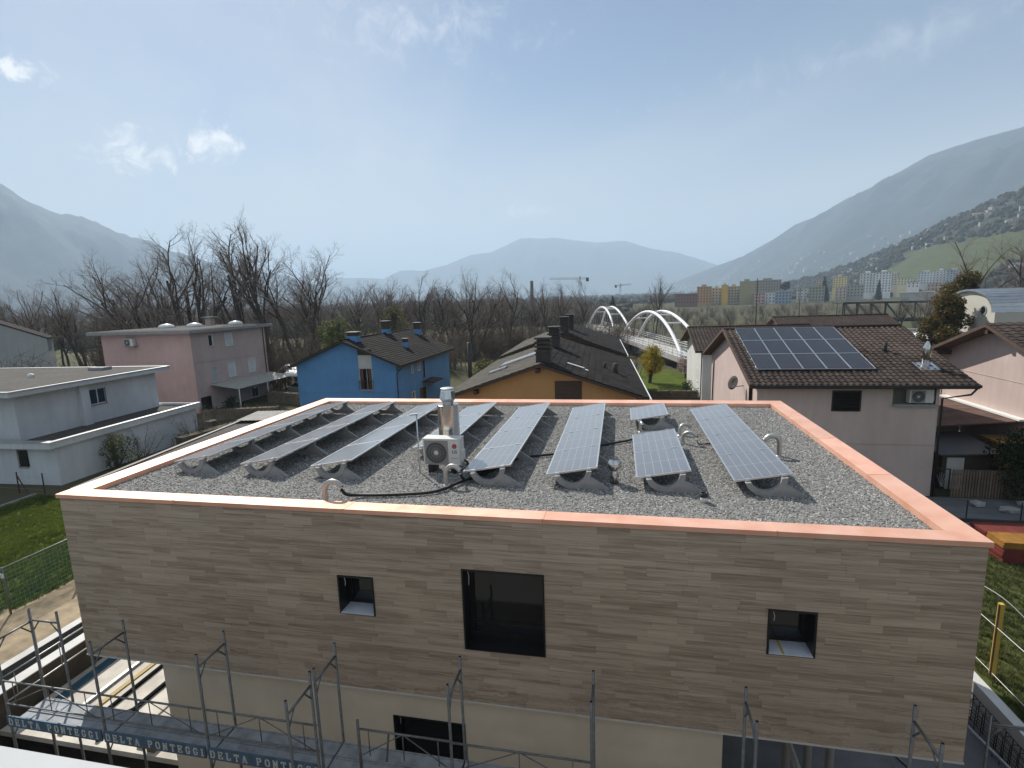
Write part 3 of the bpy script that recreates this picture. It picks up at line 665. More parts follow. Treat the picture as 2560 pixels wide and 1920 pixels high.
def gooseneck(loc, dr, r, H, R, label, end=0.0):
    dx, dy = dr; t = thing('gooseneck_pipe', label, 'pipe', (loc[0], loc[1], 6.82), 'gooseneck pipes on the gravel roof')
    pts = [(0, 0, 0), (0, 0, (H-R)*.5), (0, 0, H-R)]
    for i in range(1, 13):
        a = math.pi*(i/12)*(1-.12); pts.append((dx*(R-R*math.cos(a)), dy*(R-R*math.cos(a)), H-R+R*math.sin(a)))
    if end: p = Vector(pts[-1]); pts.append((p.x+dx*.02, p.y+dy*.02, p.z-end))
    local('bend', MB().tube(pts, r, 16, False), M_DUCT, t, True)
    e = Vector(pts[-1]); local('mouth', MB().cyl(e+Vector((dx*-.005, 0, .03)), e+Vector((0, 0, .012)), r*.97, n=14), M_HOSE, t, True)
    local('base_ring', MB().lathe([(r*1.5, 0), (r*1.5, .02), (r*1.05, .05)], (0, 0, 0), 16), M_DUCT, t, True)
    return t
gooseneck((6.20, .62), (1, 0), .055, .50, .20, 'silver gooseneck pipe at the front copper edge feeding the long black hose')
gooseneck((8.42, 1.90), (1, 0), .055, .48, .17, 'silver gooseneck pipe in front of the roof air conditioner')
gooseneck((13.93, 5.75), (.94, -.34), .05, .36, .18, 'front one of the two paired gooseneck pipes beside the two-panel row')
gooseneck((13.94, 6.62), (.94, .34), .05, .34, .16, 'rear one of the two paired gooseneck pipes beside the two-panel row')
gooseneck((12.84, 6.90), (.25, -.97), .045, .34, .11, 'small gooseneck pipe in front of the single solar panel')
gooseneck((16.11, 4.80), (-1, 0), .062, .54, .17, 'silver gooseneck pipe standing alone right of the last panel row', .02)
def smooth_path(pts, n=8):
    P = [Vector(p) for p in pts]; out = []
    for i in range(len(P)-1):
        p0, p1, p2, p3 = P[max(i-1, 0)], P[i], P[i+1], P[min(i+2, len(P)-1)]
        for k in range(n):
            t = k/n; out.append(.5*((2*p1)+(-p0+p2)*t+(2*p0-5*p1+4*p2-p3)*t*t+(-p0+3*p1-3*p2+p3)*t**3))
    return out+[P[-1]]
def hose(pts, r, label):
    o = MB().tube(smooth_path(pts), r, 10).build('hose', M_HOSE, None, True); return tag(o, label, 'hose', 'black hoses on the gravel roof')
hose([(6.585, .62, 7.15), (6.62, .74, 7.00), (6.74, .95, 6.91), (7.42, 1.07, 6.90), (8.15, 1.26, 6.90), (8.49, 1.50, 6.91), (8.72, 1.95, 6.92), (8.95, 2.35, 6.91), (9.1, 2.9, 6.9)], .034, 'long black hose curving over the gravel from the front gooseneck pipe')
hose([(8.765, 1.90, 7.12), (8.80, 1.95, 7.0), (8.86, 2.12, 6.92), (9.2, 2.75, 6.9), (9.74, 3.86, 6.90), (10.4, 4.2, 6.905), (11.0, 4.5, 6.9), (11.77, 5.23, 6.90), (12.55, 5.85, 6.9), (12.9, 6.4, 6.9)], .030, 'black hose running under the solar rows to the right')
hose([(8.40, 2.85, 7.2), (8.62, 2.86, 7.1), (8.72, 2.8, 6.95), (8.82, 2.7, 6.9), (9.2, 2.9, 6.89)], .028, 'short black hose beside the right side of the roof air conditioner')
hose([(14.28, 5.62, 6.98), (14.3, 5.62, 6.93), (14.36, 5.6, 6.885), (14.75, 5.75, 6.88)], .016, 'thin black cable end hanging from the front paired gooseneck')

# ------------------------------------------------------------------ neighbouring houses
M_TILE = mat('brown_clay_tile', (.058, .043, .036), .85, var=.35, vs=2.6, coord='Object', perobj=.38, spec=.15, var2=.25, vs2=.7)
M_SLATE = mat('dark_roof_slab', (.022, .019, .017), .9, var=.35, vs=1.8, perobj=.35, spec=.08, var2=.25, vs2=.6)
M_SLATE_L = mat('sunlit_roof_slab', (.10, .09, .075), .9, spec=.1, var=.3, vs=1.8, perobj=.2)  # sunny left slopes of the orange roofs: sunlight put into a paler slab colour
M_WOODD = mat('dark_brown_wood', (.055, .035, .025), .7, var=.3, vs=3, stretch=(1, 1, 6))
M_GUTTER = mat('dark_gutter', (.05, .045, .04), .4, .5)
M_WHITEP = mat('white_paint', (.74, .74, .72), .6, var=.05)
M_BLIND = mat('grey_blind', (.50, .50, .48), .6, var=.08)
M_ROOFGR = mat('grey_flat_roof', (.075, .068, .058), .95, var=.35, vs=3, bump=.4, bs=25, var2=.2)
M_WGLASS = M_GLASS
CAMV = Vector(CAM)
def roof_tiles(parent, O, U, Vv, nu, nv, pu, pv, me_fn, name, material, singles=300, skip=None, jit=.0):
    """tiles laid row by row on a slope: O eave corner, U along the eave, Vv up the slope"""
    U = Vector(U).normalized(); Vv = Vector(Vv).normalized(); Nn = U.cross(Vv).normalized()
    if Nn.z < 0: Nn = -Nn
    base = me_fn(); O = Vector(O); items = []
    for j in range(nv):
        for i in range(nu):
            if skip and skip((i+.5)*pu, (j+.5)*pv): continue
            p = O+U*(i*pu+(0))+Vv*(j*pv)+Nn*RND.uniform(0, jit); items.append(p)
    items.sort(key=lambda p: (p-CAMV).length)
    M3 = Matrix((U, Vv, Nn)).transposed()
    one = base.mesh(name, material)
    for p in items[:singles]:
        o = bpy.data.objects.new(name, one); C.objects.link(o); o.parent = parent
        o.matrix_local = parent.matrix_basis.inverted() @ (Matrix.Translation(p) @ M3.to_4x4())
    if items[singles:]:
        m = MB(); bv = [M3 @ Vector(v) for v in base.v]
        for p in items[singles:]:
            b = len(m.v); m.v.extend(tuple(p+v) for v in bv); m.f.extend(tuple(k+b for k in f) for f in base.f)
        m.build(name+'_field', material, parent, kind='stuff')
def pan_tile(pu=.30, pv=.36, n=6):
    def f():
        m = MB(); L_ = pv*1.12
        prof = [(pu*1.04*k/n, .040*math.sin(math.pi*min(k/n/.62, 1)) if k/n < .62 else -.014*math.sin(math.pi*(k/n-.62)/.38)) for k in range(n+1)]
        top = [(u, 0, z+.045) for u, z in prof]+[(u, L_, z+.012) for u, z in prof]+[(u, 0, z+.020) for u, z in prof]
        k = n+1
        m.add(top, [(i, i+1, i+1+k, i+k) for i in range(n)]+[(i, i+2*k, i+1+2*k, i+1) for i in range(n)])
        return m
    return f
def flat_tile(pu, pv, t=.035, gap=.015):
    def f(): return MB().add([(gap/2, 0, .0), (pu-gap/2, 0, .0), (pu-gap/2, pv*1.1, -.02), (gap/2, pv*1.1, -.02), (gap/2, 0, t+.02), (pu-gap/2, 0, t+.02), (pu-gap/2, pv*1.1, t-.012), (gap/2, pv*1.1, t-.012)], [(4,5,6,7),(0,1,5,4),(1,2,6,5),(3,0,4,7)])
    return f
def wall_with(parent, name, material, poly_y0, z0, z1, holes, axis, pos):
    """a wall sheet in the plane axis=pos spanning [a,b]x[z0,z1] with rectangular holes"""
    a, b = poly_y0; us = sorted({a, b, *[v for h in holes for v in h[:2]]}); zs_ = sorted({z0, z1, *[v for h in holes for v in h[2:4]]}); m = MB()
    for u0, u1 in zip(us, us[1:]):
        for c, d in zip(zs_, zs_[1:]):
            if any(h[0]-1e-6 < (u0+u1)/2 < h[1]+1e-6 and h[2]-1e-6 < (c+d)/2 < h[3]+1e-6 for h in holes): continue
            if axis == 'y': m.quad((u0, pos, c), (u1, pos, c), (u1, pos, d), (u0, pos, d))
            else: m.quad((pos, u0, c), (pos, u1, c), (pos, u1, d), (pos, u0, d))
    return m.build(name, material, parent)
def opening(parent, axis, pos, u0, u1, z0, z1, inward, kind='window', frame=None, depth=.14, bars=1, name=None):
    """window / shutter set into a wall plane; inward = +1 or -1 along the axis"""
    frame = frame or M_WHITEP
    def bx(m, ua, ub, da, db, za, zb):
        p0, p1 = pos+inward*da, pos+inward*db
        if axis == 'y': m.box(ua, min(p0, p1), za, ub, max(p0, p1), zb)
        else: m.box(min(p0, p1), ua, za, max(p0, p1), ub, zb)
    f = .06; m = MB()
    bx(m, u0, u1, -.006, depth, z1-f, z1); bx(m, u0, u1, -.02, depth, z0, z0+f); bx(m, u0, u0+f, -.005, depth, z0+f, z1-f); bx(m, u1-f, u1, -.005, depth, z0+f, z1-f)
    if bars and kind == 'window':
        for k in range(1, bars+1): uu = u0+(u1-u0)*k/(bars+1); bx(m, uu-.025, uu+.025, depth-.07, depth-.02, z0+f, z1-f)
    w = m.build(name or kind, frame, parent)
    g = MB(); bx(g, u0+f*.5, u1-f*.5, depth-.04, depth+.02, z0+f*.5, z1-f*.5)
    g.build('pane' if kind == 'window' else 'leaf', M_WGLASS if kind == 'window' else M_BLIND, w)
    s = MB(); bx(s, u0-.05, u1+.05, -.06, 0-.003, z0-.05, z0); s.build('sill', M_CONC, w)
    if kind == 'shutter':
        s = MB(); n = int((z1-z0-2*f)/.07)
        for k in range(n): zz = z0+f+.02+k*.07; bx(s, u0+f, u1-f, depth-.065, depth-.04, zz, zz+.045)
        s.build('slat', frame, w, kind='stuff')
    return w
def gable_wall(parent, name, material, axis, pos, a, b, z0, ze, mid, zr):
    pts = [(a, z0), (b, z0), (b, ze), (mid, zr), (a, ze)]
    m = MB(); m.add([((u, pos, z) if axis == 'y' else (pos, u, z)) for u, z in pts], [(0,1,2,3,4)]); return m.build(name, material, parent)
def downpipe(parent, pts, r=.05): return MB().tube(pts, r, 8).build('downpipe', M_GUTTER, parent, True)
def joint_line(parent, p, q, material): return MB().bar(p, q, .03, .03).build('joint_strip', material, parent)

# --- pink flat-roofed house beyond the white one
M_PINKL = mat('old_rose_render', (.58, .39, .36), .92, var=.06, vs=.8, bump=.1, bs=90, var2=.10, vs2=.25)
M_PINKL2 = mat('greyer_rose_render', (.52, .40, .36), .92, var=.06, vs=.8, bump=.1, bs=90, var2=.12, vs2=.25)  # greyer rose tone for the side wall, chimney and joint strips
M_CORRU = mat('corrugated_sheet', (.40, .39, .34), .6, var=.15)
ph = thing('pink_house', 'three-storey old rose house with flat overhanging roof and skylight domes', 'house', (-37, 43.8, 0))
X0, X1, Y0, Y1, ZT = -42.1, -31.0, 37.7, 49.4, 8.45
gable = MB(); gable.quad((X0, Y0, 0), (X1, Y0, 0), (X1, Y0, ZT), (X0, Y0, ZT)); gable.quad((X0, Y0, 0), (X0, Y1, 0), (X0, Y1, ZT), (X0, Y0, ZT)); gable.quad((X0, Y1, 0), (X1, Y1, 0), (X1, Y1, ZT), (X0, Y1, ZT)); gable.build('wall', M_PINKL, ph)
holes = [(40.05, 40.75, 6.85, 8.1), (42.5, 43.75, 6.6, 8.1), (42.5, 43.7, 3.1, 4.8), (45.8, 47.1, 3.15, 4.8), (39.95, 40.85, 2.85, 4.6), (38.05, 39.5, 0, 1.6), (45.9, 47.2, .1, 1.35)]
wall_with(ph, 'side_wall', M_PINKL2, (Y0, Y1), 0, ZT, holes, 'x', X1)
opening(ph, 'x', X1, *holes[0], -1, bars=0); opening(ph, 'x', X1, *holes[1], -1, 'shutter'); opening(ph, 'x', X1, *holes[2], -1, 'shutter'); opening(ph, 'x', X1, *holes[3], -1, 'shutter')
opening(ph, 'x', X1, *holes[4], -1, 'shutter', M_BLIND, name='stair_panel'); opening(ph, 'x', X1, *holes[6], -1, 'window')
MB().box(X1-.6, 38.05, 0, X1-.55, 39.5, 1.6).build('garage_door', M_WOODD, ph)
joint_line(ph, (X1+.01, Y0, 5.3), (X1+.01, Y1, 5.1), M_CONC); joint_line(ph, (X0, Y0-.01, 5.45), (X1, Y0-.01, 5.4), M_PINKL2)
MB().box(X0-.9, Y0-.8, ZT, X1+.7, Y1+.7, ZT+.32).build('roof', M_CONC, ph)
MB().box(X0-.6, Y0-.5, ZT+.32, X1+.4, Y1+.4, ZT+.36).build('roof_covering', M_ROOFGR, ph)
M_DOME = mat('acrylic_dome', (.75, .76, .74), .25, var=.1)
for x, y in ((-39.2, 43.3), (-36.6, 44.6), (-34.0, 48.2)):
    d = MB().lathe([(.85, 0), (.85, .12), (.72, .30), (.42, .44), (.1, .48)], (x, y, ZT+.36), 18).build('skylight_dome', M_DOME, ph, True)
cm_ = MB().box(-38.3, 48.2, ZT+.3, -37.5, 48.9, ZT+1.2).build('chimney', M_PINKL2, ph); MB().box(-38.6, 47.9, ZT+1.3, -37.2, 49.2, ZT+1.38).build('cap', M_CONC, cm_)
downpipe(ph, [(X1+.07, 48.95, ZT), (X1+.07, 48.95, 2.1)])
can = MB(); n = 26
for k in range(n):
    ya, yb = 39.6+k*.385, 39.6+(k+1)*.385; dz = .04*(k % 2)
    can.slab4((X1+.02, ya, 2.75+dz), (X1+3.4, ya, 2.30+dz), (X1+3.4, yb, 2.30+.04-dz), (X1+.02, yb, 2.75+.04-dz), .03)
can.build('canopy', M_CORRU, ph)
for y in (39.8, 44.5, 49.4): MB().bar((X1+3.3, y, 0), (X1+3.3, y, 2.3), .08).build('canopy_post', M_WHITEP, ph)
ac_unit('wall_air_conditioner', 'grey air conditioner high on the pink house wall', (-38.8, 37.28, 7.2), 1.1, .8, .4, False, 0, .02)
MB().box(-39.0, 37.2, 7.14, -37.5, 37.69, 7.19).build('bracket', M_CONC, ph)

# --- blue gabled house
M_BLUE = mat('bright_blue_render', (.11, .27, .50), .9, var=.07, vs=.7, bump=.1, bs=90, var2=.1, vs2=.25)
bh = thing('blue_house', 'bright blue house with dark pitched roof and four chimneys', 'house', (-12.8, 43, 0))
X0, X1, Y0, Y1, ZE, XM, ZR = -17.9, -7.75, 35.8, 51.0, 5.3, -12.8, 7.4
bm_ = MB(); hx0, hx1 = -11.5, -10.15
sl = (ZR-ZE)/(XM-X0)
ztop = lambda x: ZE+sl*(min(x, 2*XM-x)-X0)
# front wall with a tall recessed strip
bm_.add([(X0, Y0, 0), (hx0, Y0, 0), (hx0, Y0, ztop(hx0)), (XM, Y0, ZR), (X0, Y0, ZE)], [(0,1,2,3,4)]); bm_.add([(hx1, Y0, 0), (X1, Y0, 0), (X1, Y0, ZE), (hx1, Y0, ztop(hx1))], [(0,1,2,3)])
bm_.quad((hx0, Y0, 0), (hx1, Y0, 0), (hx1, Y0, 2.85), (hx0, Y0, 2.85)); bm_.quad((X0, Y0, 0), (X0, Y1, 0), (X0, Y1, ZE), (X0, Y0, ZE)); bm_.add([(X0, Y1, 0), (X1, Y1, 0), (X1, Y1, ZE), (XM, Y1, ZR), (X0, Y1, ZE)], [(0,1,2,3,4)])
bm_.build('wall', M_BLUE, bh)
MB().box(hx0, Y0+.02, 4.97, hx1, Y0+.10, 6.15).build('blind', M_BLIND, bh); MB().box(hx0, Y0+.03, 6.15, hx1, Y0+.12, 6.7).build('gable_board', M_WOODD, bh)
wp = opening(bh, 'y', Y0, hx0+.02, hx1-.02, 2.87, 4.95, 1, 'window', M_BLIND, .3, 1, 'balcony_window')
for x in (hx0+.05, hx1-.42): MB().box(x, Y0+.05, 2.95, x+.37, Y0+.10, 4.9).build('shutter', mat('brown_shutter', (.10, .05, .035), .7, var=.2), wp)
rl = MB(); rl.bar((hx0-.1, Y0-.08, 3.75), (hx1+.1, Y0-.08, 3.75), .05); [rl.bar((hx0-.05+k*.12, Y0-.08, 2.9), (hx0-.05+k*.12, Y0-.08, 3.75), .02) for k in range(13)]; rl.build('railing', M_GUTTER, wp)
bh_holes = [(39.3, 39.85, 3.93, 4.97), (41.0, 41.7, 3.93, 4.97), (42.35, 42.95, 2.96, 5.15), (39.0, 39.9, 1.3, 2.1), (41.2, 42.9, 0, 2.05)]
wall_with(bh, 'side_wall', M_BLUE, (Y0, Y1), 0, ZE, bh_holes, 'x', X1)
for h in bh_holes[:2]: opening(bh, 'x', X1, *h, -1)
opening(bh, 'x', X1, *bh_holes[2], -1, 'shutter', M_WOODD, name='tall_window'); opening(bh, 'x', X1, *bh_holes[3], -1); opening(bh, 'x', X1, *bh_holes[4], -1, 'shutter', M_WOODD, .3, name='door')
MB().slab4((X1+.0, 42.0, 2.75), (X1+1.3, 42.0, 2.6), (X1+1.3, 45.0, 2.6), (X1+.0, 45.0, 2.75), .1).build('door_canopy', M_WOODD, bh)
joint_line(bh, (X0, Y0-.01, 2.68), (X1, Y0-.01, 2.68), M_BLUE); joint_line(bh, (X1+.01, Y0, 2.68), (X1+.01, Y1, 2.68), M_BLUE)
ov, of = .6, .55
rb = MB()
for sgn in (-1, 1):
    xe = XM+sgn*(XM-X0+ov); ze = ZE-sl*ov
    rb.slab4((XM, Y0-of, ZR+.12), (xe, Y0-of, ze+.12), (xe, Y1+of, ze+.12), (XM, Y1+of, ZR+.12), .14)
rb.build('roof', M_WOODD, bh)
for sgn in (-1, 1):
    xe = XM+sgn*(XM-X0+ov); ze = ZE-sl*ov; Lsl = math.hypot(XM-X0+ov, sl*(XM-X0+ov)); nv_ = int(Lsl/.33); nu_ = int((Y1-Y0+2*of)/.6)
    roof_tiles(bh, (xe, Y0-of if sgn > 0 else Y1+of, ze+.14), (0, 1 if sgn > 0 else -1, 0), (-sgn*(XM-X0+ov), 0, ZR-ze), nu_, nv_, (Y1-Y0+2*of)/nu_, Lsl/nv_, flat_tile((Y1-Y0+2*of)/nu_, Lsl/nv_, .03), 'roof_tile', M_SLATE, 0, None, .012)
MB().tube([(XM, Y0-of, ZR+.17), (XM, Y1+of, ZR+.17)], .10, 8).build('ridge', M_SLATE, bh, True)
MB().bar((X1+ov+.06, Y0-of, ZE-sl*ov+.02), (X1+ov+.06, Y1+of, ZE-sl*ov+.02), .12, .12).build('gutter', M_GUTTER, bh)
downpipe(bh, [(X1+ov, Y0-.1, 4.95), (X1+.25, Y0-.08, 4.7), (X1+.05, Y0-.08, 4.4), (X1+.05, Y0-.08, 0)])
def capped_chimney(parent, x, y, z0, z1, w, base, cap, capz):
    c = MB().box(x-w/2, y-w/2, z0, x+w/2, y+w/2, z1).build('chimney', base, parent); MB().box(x-w*.46, y-w*.46, z1, x+w*.46, y+w*.46, z1+capz).build('chimney_pot', cap, c)
    MB().box(x-w*.6, y-w*.6, z1+capz, x+w*.6, y+w*.6, z1+capz+.05).build('cap', M_CONC, c)
capped_chimney(bh, -12.55, 37.3, 6.9, 7.85, .95, M_BLUE, M_WOODD, .35); capped_chimney(bh, -12.9, 45.3, 6.9, 8.0, .8, M_BLUE, M_WOODD, .85); capped_chimney(bh, -11.5, 51.0, 6.3, 7.6, .75, M_BLUE, M_WOODD, .75); capped_chimney(bh, -9.6, 42.6, 5.8, 6.75, .5, M_BLUE, M_WOODD, .35)

# --- orange terrace with dark slab roof and stepped rear unit
M_ORANGE = mat('orange_render', (.44, .245, .105), .9, var=.06, vs=.8, bump=.12, bs=90, var2=.08, vs2=.3)
M_CHIMB = mat('dark_chimney_brick', (.055, .048, .044), .85, var=.25, vs=4)
oh = thing('orange_house', 'orange rendered terrace with broad dark slab roof right behind the stone house', 'house', (7.6, 21.2, 0), rz=math.radians(2.3))
def gable_unit(parent, xl, xr, y0, y1, ze, zr, wallm, tag_=''):
    xm = (xl+xr)/2; ov = .7; s = (zr-ze)/(xm-xl); m = MB()
    m.add([(xl, y0, 0), (xr, y0, 0), (xr, y0, ze), (xm, y0, zr), (xl, y0, ze)], [(0,1,2,3,4)]); m.add([(xl, y1, 0), (xr, y1, 0), (xr, y1, ze), (xm, y1, zr), (xl, y1, ze)], [(0,1,2,3,4)])
    m.quad((xl, y0, 0), (xl, y1, 0), (xl, y1, ze), (xl, y0, ze)); m.quad((xr, y0, 0), (xr, y1, 0), (xr, y1, ze), (xr, y0, ze)); local('wall', m, wallm, parent)
    r = MB()
    for sg in (-1, 1):
        xe = xm+sg*(xm-xl+ov); r.slab4((xm, y0-.6, zr+.14), (xe, y0-.6, ze-s*ov+.14), (xe, y1, ze-s*ov+.14), (xm, y1, zr+.14), .16)
    local('roof', r, M_WOODD, parent); return xm, s, ov
mm_ = None
xm, s_, ov = gable_unit(oh, -5.2, 5.55, 0, 18.6, 5.2, 7.0, M_ORANGE)
XMo, So, OVo = xm, s_, ov
bpy.context.view_layer.update()
def tiles_on(parent, xm, half, zr, s, y0, y1, side, pu, pv, singles, material, jit=.012, skip=None):
    Lh = half; Lsl = math.hypot(Lh, s*Lh); nv_ = round(Lsl/pv); nu_ = round((y1-y0)/pu); pu = (y1-y0)/nu_; pv = Lsl/nv_
    mw_ = parent.matrix_basis; xe = xm+side*Lh; ze = zr-s*Lh
    O = mw_ @ Vector((xe, y0 if side > 0 else y1, ze)); U = mw_.to_3x3() @ Vector((0, side, 0)); Vv = mw_.to_3x3() @ Vector((-side*Lh, 0, s*Lh))
    roof_tiles(parent, O, U, Vv, nu_, nv_, pu, pv, flat_tile(pu, pv, .035, .02), 'roof_slab', material, singles, skip, jit)
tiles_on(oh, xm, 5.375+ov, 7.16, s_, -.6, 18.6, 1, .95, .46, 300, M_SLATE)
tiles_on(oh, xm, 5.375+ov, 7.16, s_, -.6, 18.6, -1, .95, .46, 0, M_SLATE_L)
for x, y, z in ((.25, .9, 7.0), (.2, 9.6, 7.1)):
    c = local('chimney', MB().box(x-.42, y-.5, z-.5, x+.42, y+.5, z+.75), M_CHIMB, oh)
    for k in range(4): local('chimney_band', MB().box(x-.48, y-.56, z+.76+k*.24, x+.48, y+.56, z+.88+k*.24), M_CHIMB, c); local('chimney_core', MB().box(x-.36, y-.42, z+.64+k*.24, x+.36, y+.42, z+.76+k*.24), M_CHIMB, c)
for k in range(16): pass
for k in range(9):
    local('board', MB().box(.95, -.05, 4.2+k*.27, 2.5, -.01, 4.46+k*.27), M_WOODD, oh) if 4.46+k*.27 < 6.1 else None
M_VELUX = mat('skylight_steel', (.55, .57, .6), .2, .6)
def on_slope(x, dz): return 7.16-So*abs(x-XMo)+dz
def slope_box(name, xa, xb, y0, y1, material, th=.10, lift=.07):
    za, zb = on_slope(xa, lift+th), on_slope(xb, lift+th)
    return local(name, MB().slab4((xa, y0, za), (xb, y0, zb), (xb, y1, zb), (xa, y1, za), th), material, oh)
slope_box('roof_window', -3.6, -1.0, 7.0, 9.2, M_VELUX); slope_box('roof_window', -3.9, -2.7, 4.3, 5.3, M_VELUX)
slope_box('roof_hatch', 1.55, 2.6, 2.6, 2.85, M_WHITEP, .05); slope_box('roof_hatch', 2.65, 2.85, 2.1, 2.35, M_WHITEP, .05)
local('vent_pipe', MB().cyl((4.6, 5.6, 5.5), (4.6, 5.6, 6.35), .18, n=14), M_CHIMB, oh, True); local('vent_pipe', MB().cyl((3.9, 6.4, 5.8), (3.9, 6.4, 6.3), .10, n=12), M_CHIMB, oh, True)
local('gutter', MB().bar((5.55+.78, -.6, 5.2-s_*ov+.06), (5.55+.78, 18.6, 5.2-s_*ov+.06), .13, .14), M_WHITEP, oh)
for x in (-3.7, .0): local('purlin_end', MB().box(x-.12, -.55, on_slope(x, -.48), x+.12, 0, on_slope(x, -.24)), M_WOODD, oh)
oh2 = thing('orange_rear_house', 'rear orange terrace unit with higher dark roof and twin chimneys', 'house', (oh.location.x-math.sin(math.radians(2.3))*18.7, oh.location.y+math.cos(math.radians(2.3))*18.7, 0), rz=math.radians(2.3))
xm, s2, ov2 = gable_unit(oh2, -5.0, 5.35, 0.3, 17.5, 5.55, 7.45, M_ORANGE)
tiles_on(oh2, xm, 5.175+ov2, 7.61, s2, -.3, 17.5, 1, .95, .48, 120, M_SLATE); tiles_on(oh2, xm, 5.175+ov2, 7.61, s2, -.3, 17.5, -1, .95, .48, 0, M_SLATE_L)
for x, y in ((.3, 1.6), (.55, 7.2)):
    c = local('chimney', MB().box(x-.4, y-.5, 6.8, x+.4, y+.5, 8.2), M_CHIMB, oh2)
    for k in range(4): local('chimney_band', MB().box(x-.47, y-.56, 8.22+k*.22, x+.47, y+.56, 8.34+k*.22), M_CHIMB, c); local('chimney_core', MB().box(x-.36, y-.42, 8.10+k*.22, x+.36, y+.42, 8.22+k*.22), M_CHIMB, c)
local('gutter', MB().bar((5.35+.78, -.3, 5.55-s2*ov2+.06), (5.35+.78, 17.5, 5.55-s2*ov2+.06), .13, .14), M_WHITEP, oh2)

# --- pale pink house with roof solar array (right)
M_PINKR = mat('pale_pink_render', (.55, .44, .40), .92, var=.05, vs=.9, bump=.12, bs=90, var2=.07, vs2=.3)
M_EAVE = mat('eave_board', (.09, .055, .04), .8, var=.2)
rp = thing('pale_pink_house', 'pale pink house with brown tiled roof and fifteen-panel solar array', 'house', (24, 28, 0))
X0, X1, Y0, Y1, ZE, YM, ZR = 19.5, 28.1, 21.03, 35.4, 5.95, 28.3, 8.37
sl = (ZR-ZE)/(YM-20.35)
wh = [(23.16, 24.55, 4.49, 5.6), (26.0, 27.95, 4.9, 5.9)]
zt = lambda y: ZR-sl*abs(y-YM)-.2
wall_with(rp, 'wall', M_PINKR, (X0, X1), 0, 5.98, wh, 'y', Y0)
gw = MB(); sh = (22.0, 22.9)
for xx in (X0, X1):
    if xx == X0:
        gw.add([(xx, Y0, 0), (xx, sh[0], 0), (xx, sh[0], zt(sh[0])), (xx, Y0, zt(Y0))], [(0,1,2,3)]); gw.add([(xx, sh[1], 0), (xx, Y1, 0), (xx, Y1, zt(Y1)), (xx, YM, zt(YM)), (xx, sh[1], zt(sh[1]))], [(0,1,2,3,4)])
        gw.quad((xx, sh[0], 0), (xx, sh[1], 0), (xx, sh[1], 2.4), (xx, sh[0], 2.4)); gw.add([(xx, sh[0], 5.6), (xx, sh[1], 5.6), (xx, sh[1], zt(sh[1])), (xx, sh[0], zt(sh[0]))], [(0,1,2,3)])
    else: gw.add([(xx, Y0, 0), (xx, Y1, 0), (xx, Y1, zt(Y1)), (xx, YM, zt(YM)), (xx, Y0, zt(Y0))], [(0,1,2,3,4)])
gw.quad((X0, Y1, 0), (X1, Y1, 0), (X1, Y1, zt(Y1)), (X0, Y1, zt(Y1))); gw.build('gable_wall', M_PINKR, rp)
opening(rp, 'x', X0, *sh, 2.4, 5.6, 1, 'shutter', M_WOODD, .2)
# roller shutter window: horizontal slats
w = MB(); w.box(23.16, Y0-.03, 4.49, 23.24, Y0+.18, 5.6); w.box(24.47, Y0-.03, 4.49, 24.55, Y0+.18, 5.6); w.box(23.24, Y0-.03, 5.52, 24.47, Y0+.18, 5.6); w.box(23.24, Y0-.05, 4.49, 24.47, Y0+.18, 4.53); w = w.build('window', M_GUTTER, rp)
for k in range(13): MB().bar((23.24, Y0+.08, 4.57+k*.075), (24.47, Y0+.08, 4.57+k*.075), .012, .062, (0, -.5, 1)).build('slat', M_GUTTER, w)
MB().box(23.24, Y0+.13, 4.53, 24.47, Y0+.15, 5.52).build('pane', M_WGLASS, w)
MB().box(26.0, Y0+.45, 4.9, 27.95, Y0+.5, 5.95).build('niche_back', mat('niche_grey', (.20, .20, .17), .9), rp)
MB().box(26.0, Y0-.18, 4.80, 27.95, Y0+.45, 4.90).build('niche_ledge', M_CONC, rp)
ac_unit('niche_air_conditioner', 'white air conditioner on the ledge below the pale pink house eave', (26.75, 20.98, 4.9), 1.08, .68, .36, False, 0, .06)
joint_line(rp, (X0, Y0-.008, 2.75), (X1, Y0-.008, 2.75), M_PINKL2)
XA, XB, EY = 19.0, 29.45, 20.35
rr = MB()
for sg in (-1, 1):
    ye = YM+sg*(YM-EY); rr.slab4((XA, YM, ZR-.02), (XA, ye, 5.95), (XB, ye, 5.95), (XB, YM, ZR-.02), .16)
rr.build('roof', M_EAVE, rp)
Lsl = math.hypot(YM-EY, ZR-5.97); nv_ = round(Lsl/.36); nu_ = round((XB-XA)/.30)
AX0, AX1, AV0, AV1 = 19.68, 25.55, 1.72, 8.12
roof_tiles(rp, (XA, EY, 5.96), (1, 0, 0), (0, YM-EY, ZR-5.97), nu_, nv_, (XB-XA)/nu_, Lsl/nv_, pan_tile((XB-XA)/nu_, Lsl/nv_), 'roof_tile', M_TILE, 300, lambda u, v: AX0+.2 < XA+u < AX1-.2 and AV0+.25 < v < AV1-.1, .008)
rt = MB(); rt.tube([(XA, YM, ZR+.03), (XB, YM, ZR+.03)], .11, 10); rt.build('ridge', M_TILE, rp, True)
vg = MB(); vg.bar((XA-.03, EY, 5.95), (XA-.03, YM, ZR), .06, .2); vg.bar((XA-.03, 2*YM-EY, 5.95), (XA-.03, YM, ZR), .06, .2); vg.build('verge_board', M_EAVE, rp)
MB().bar((XA, EY-.07, 5.93), (XB, EY-.07, 5.93), .14, .13).build('gutter', M_GUTTER, rp)
downpipe(rp, [(XB-.1, EY-.05, 5.9), (XB-.3, EY+.1, 5.5), (28.2, Y0-.07, 5.2), (28.2, Y0-.07, 0)])
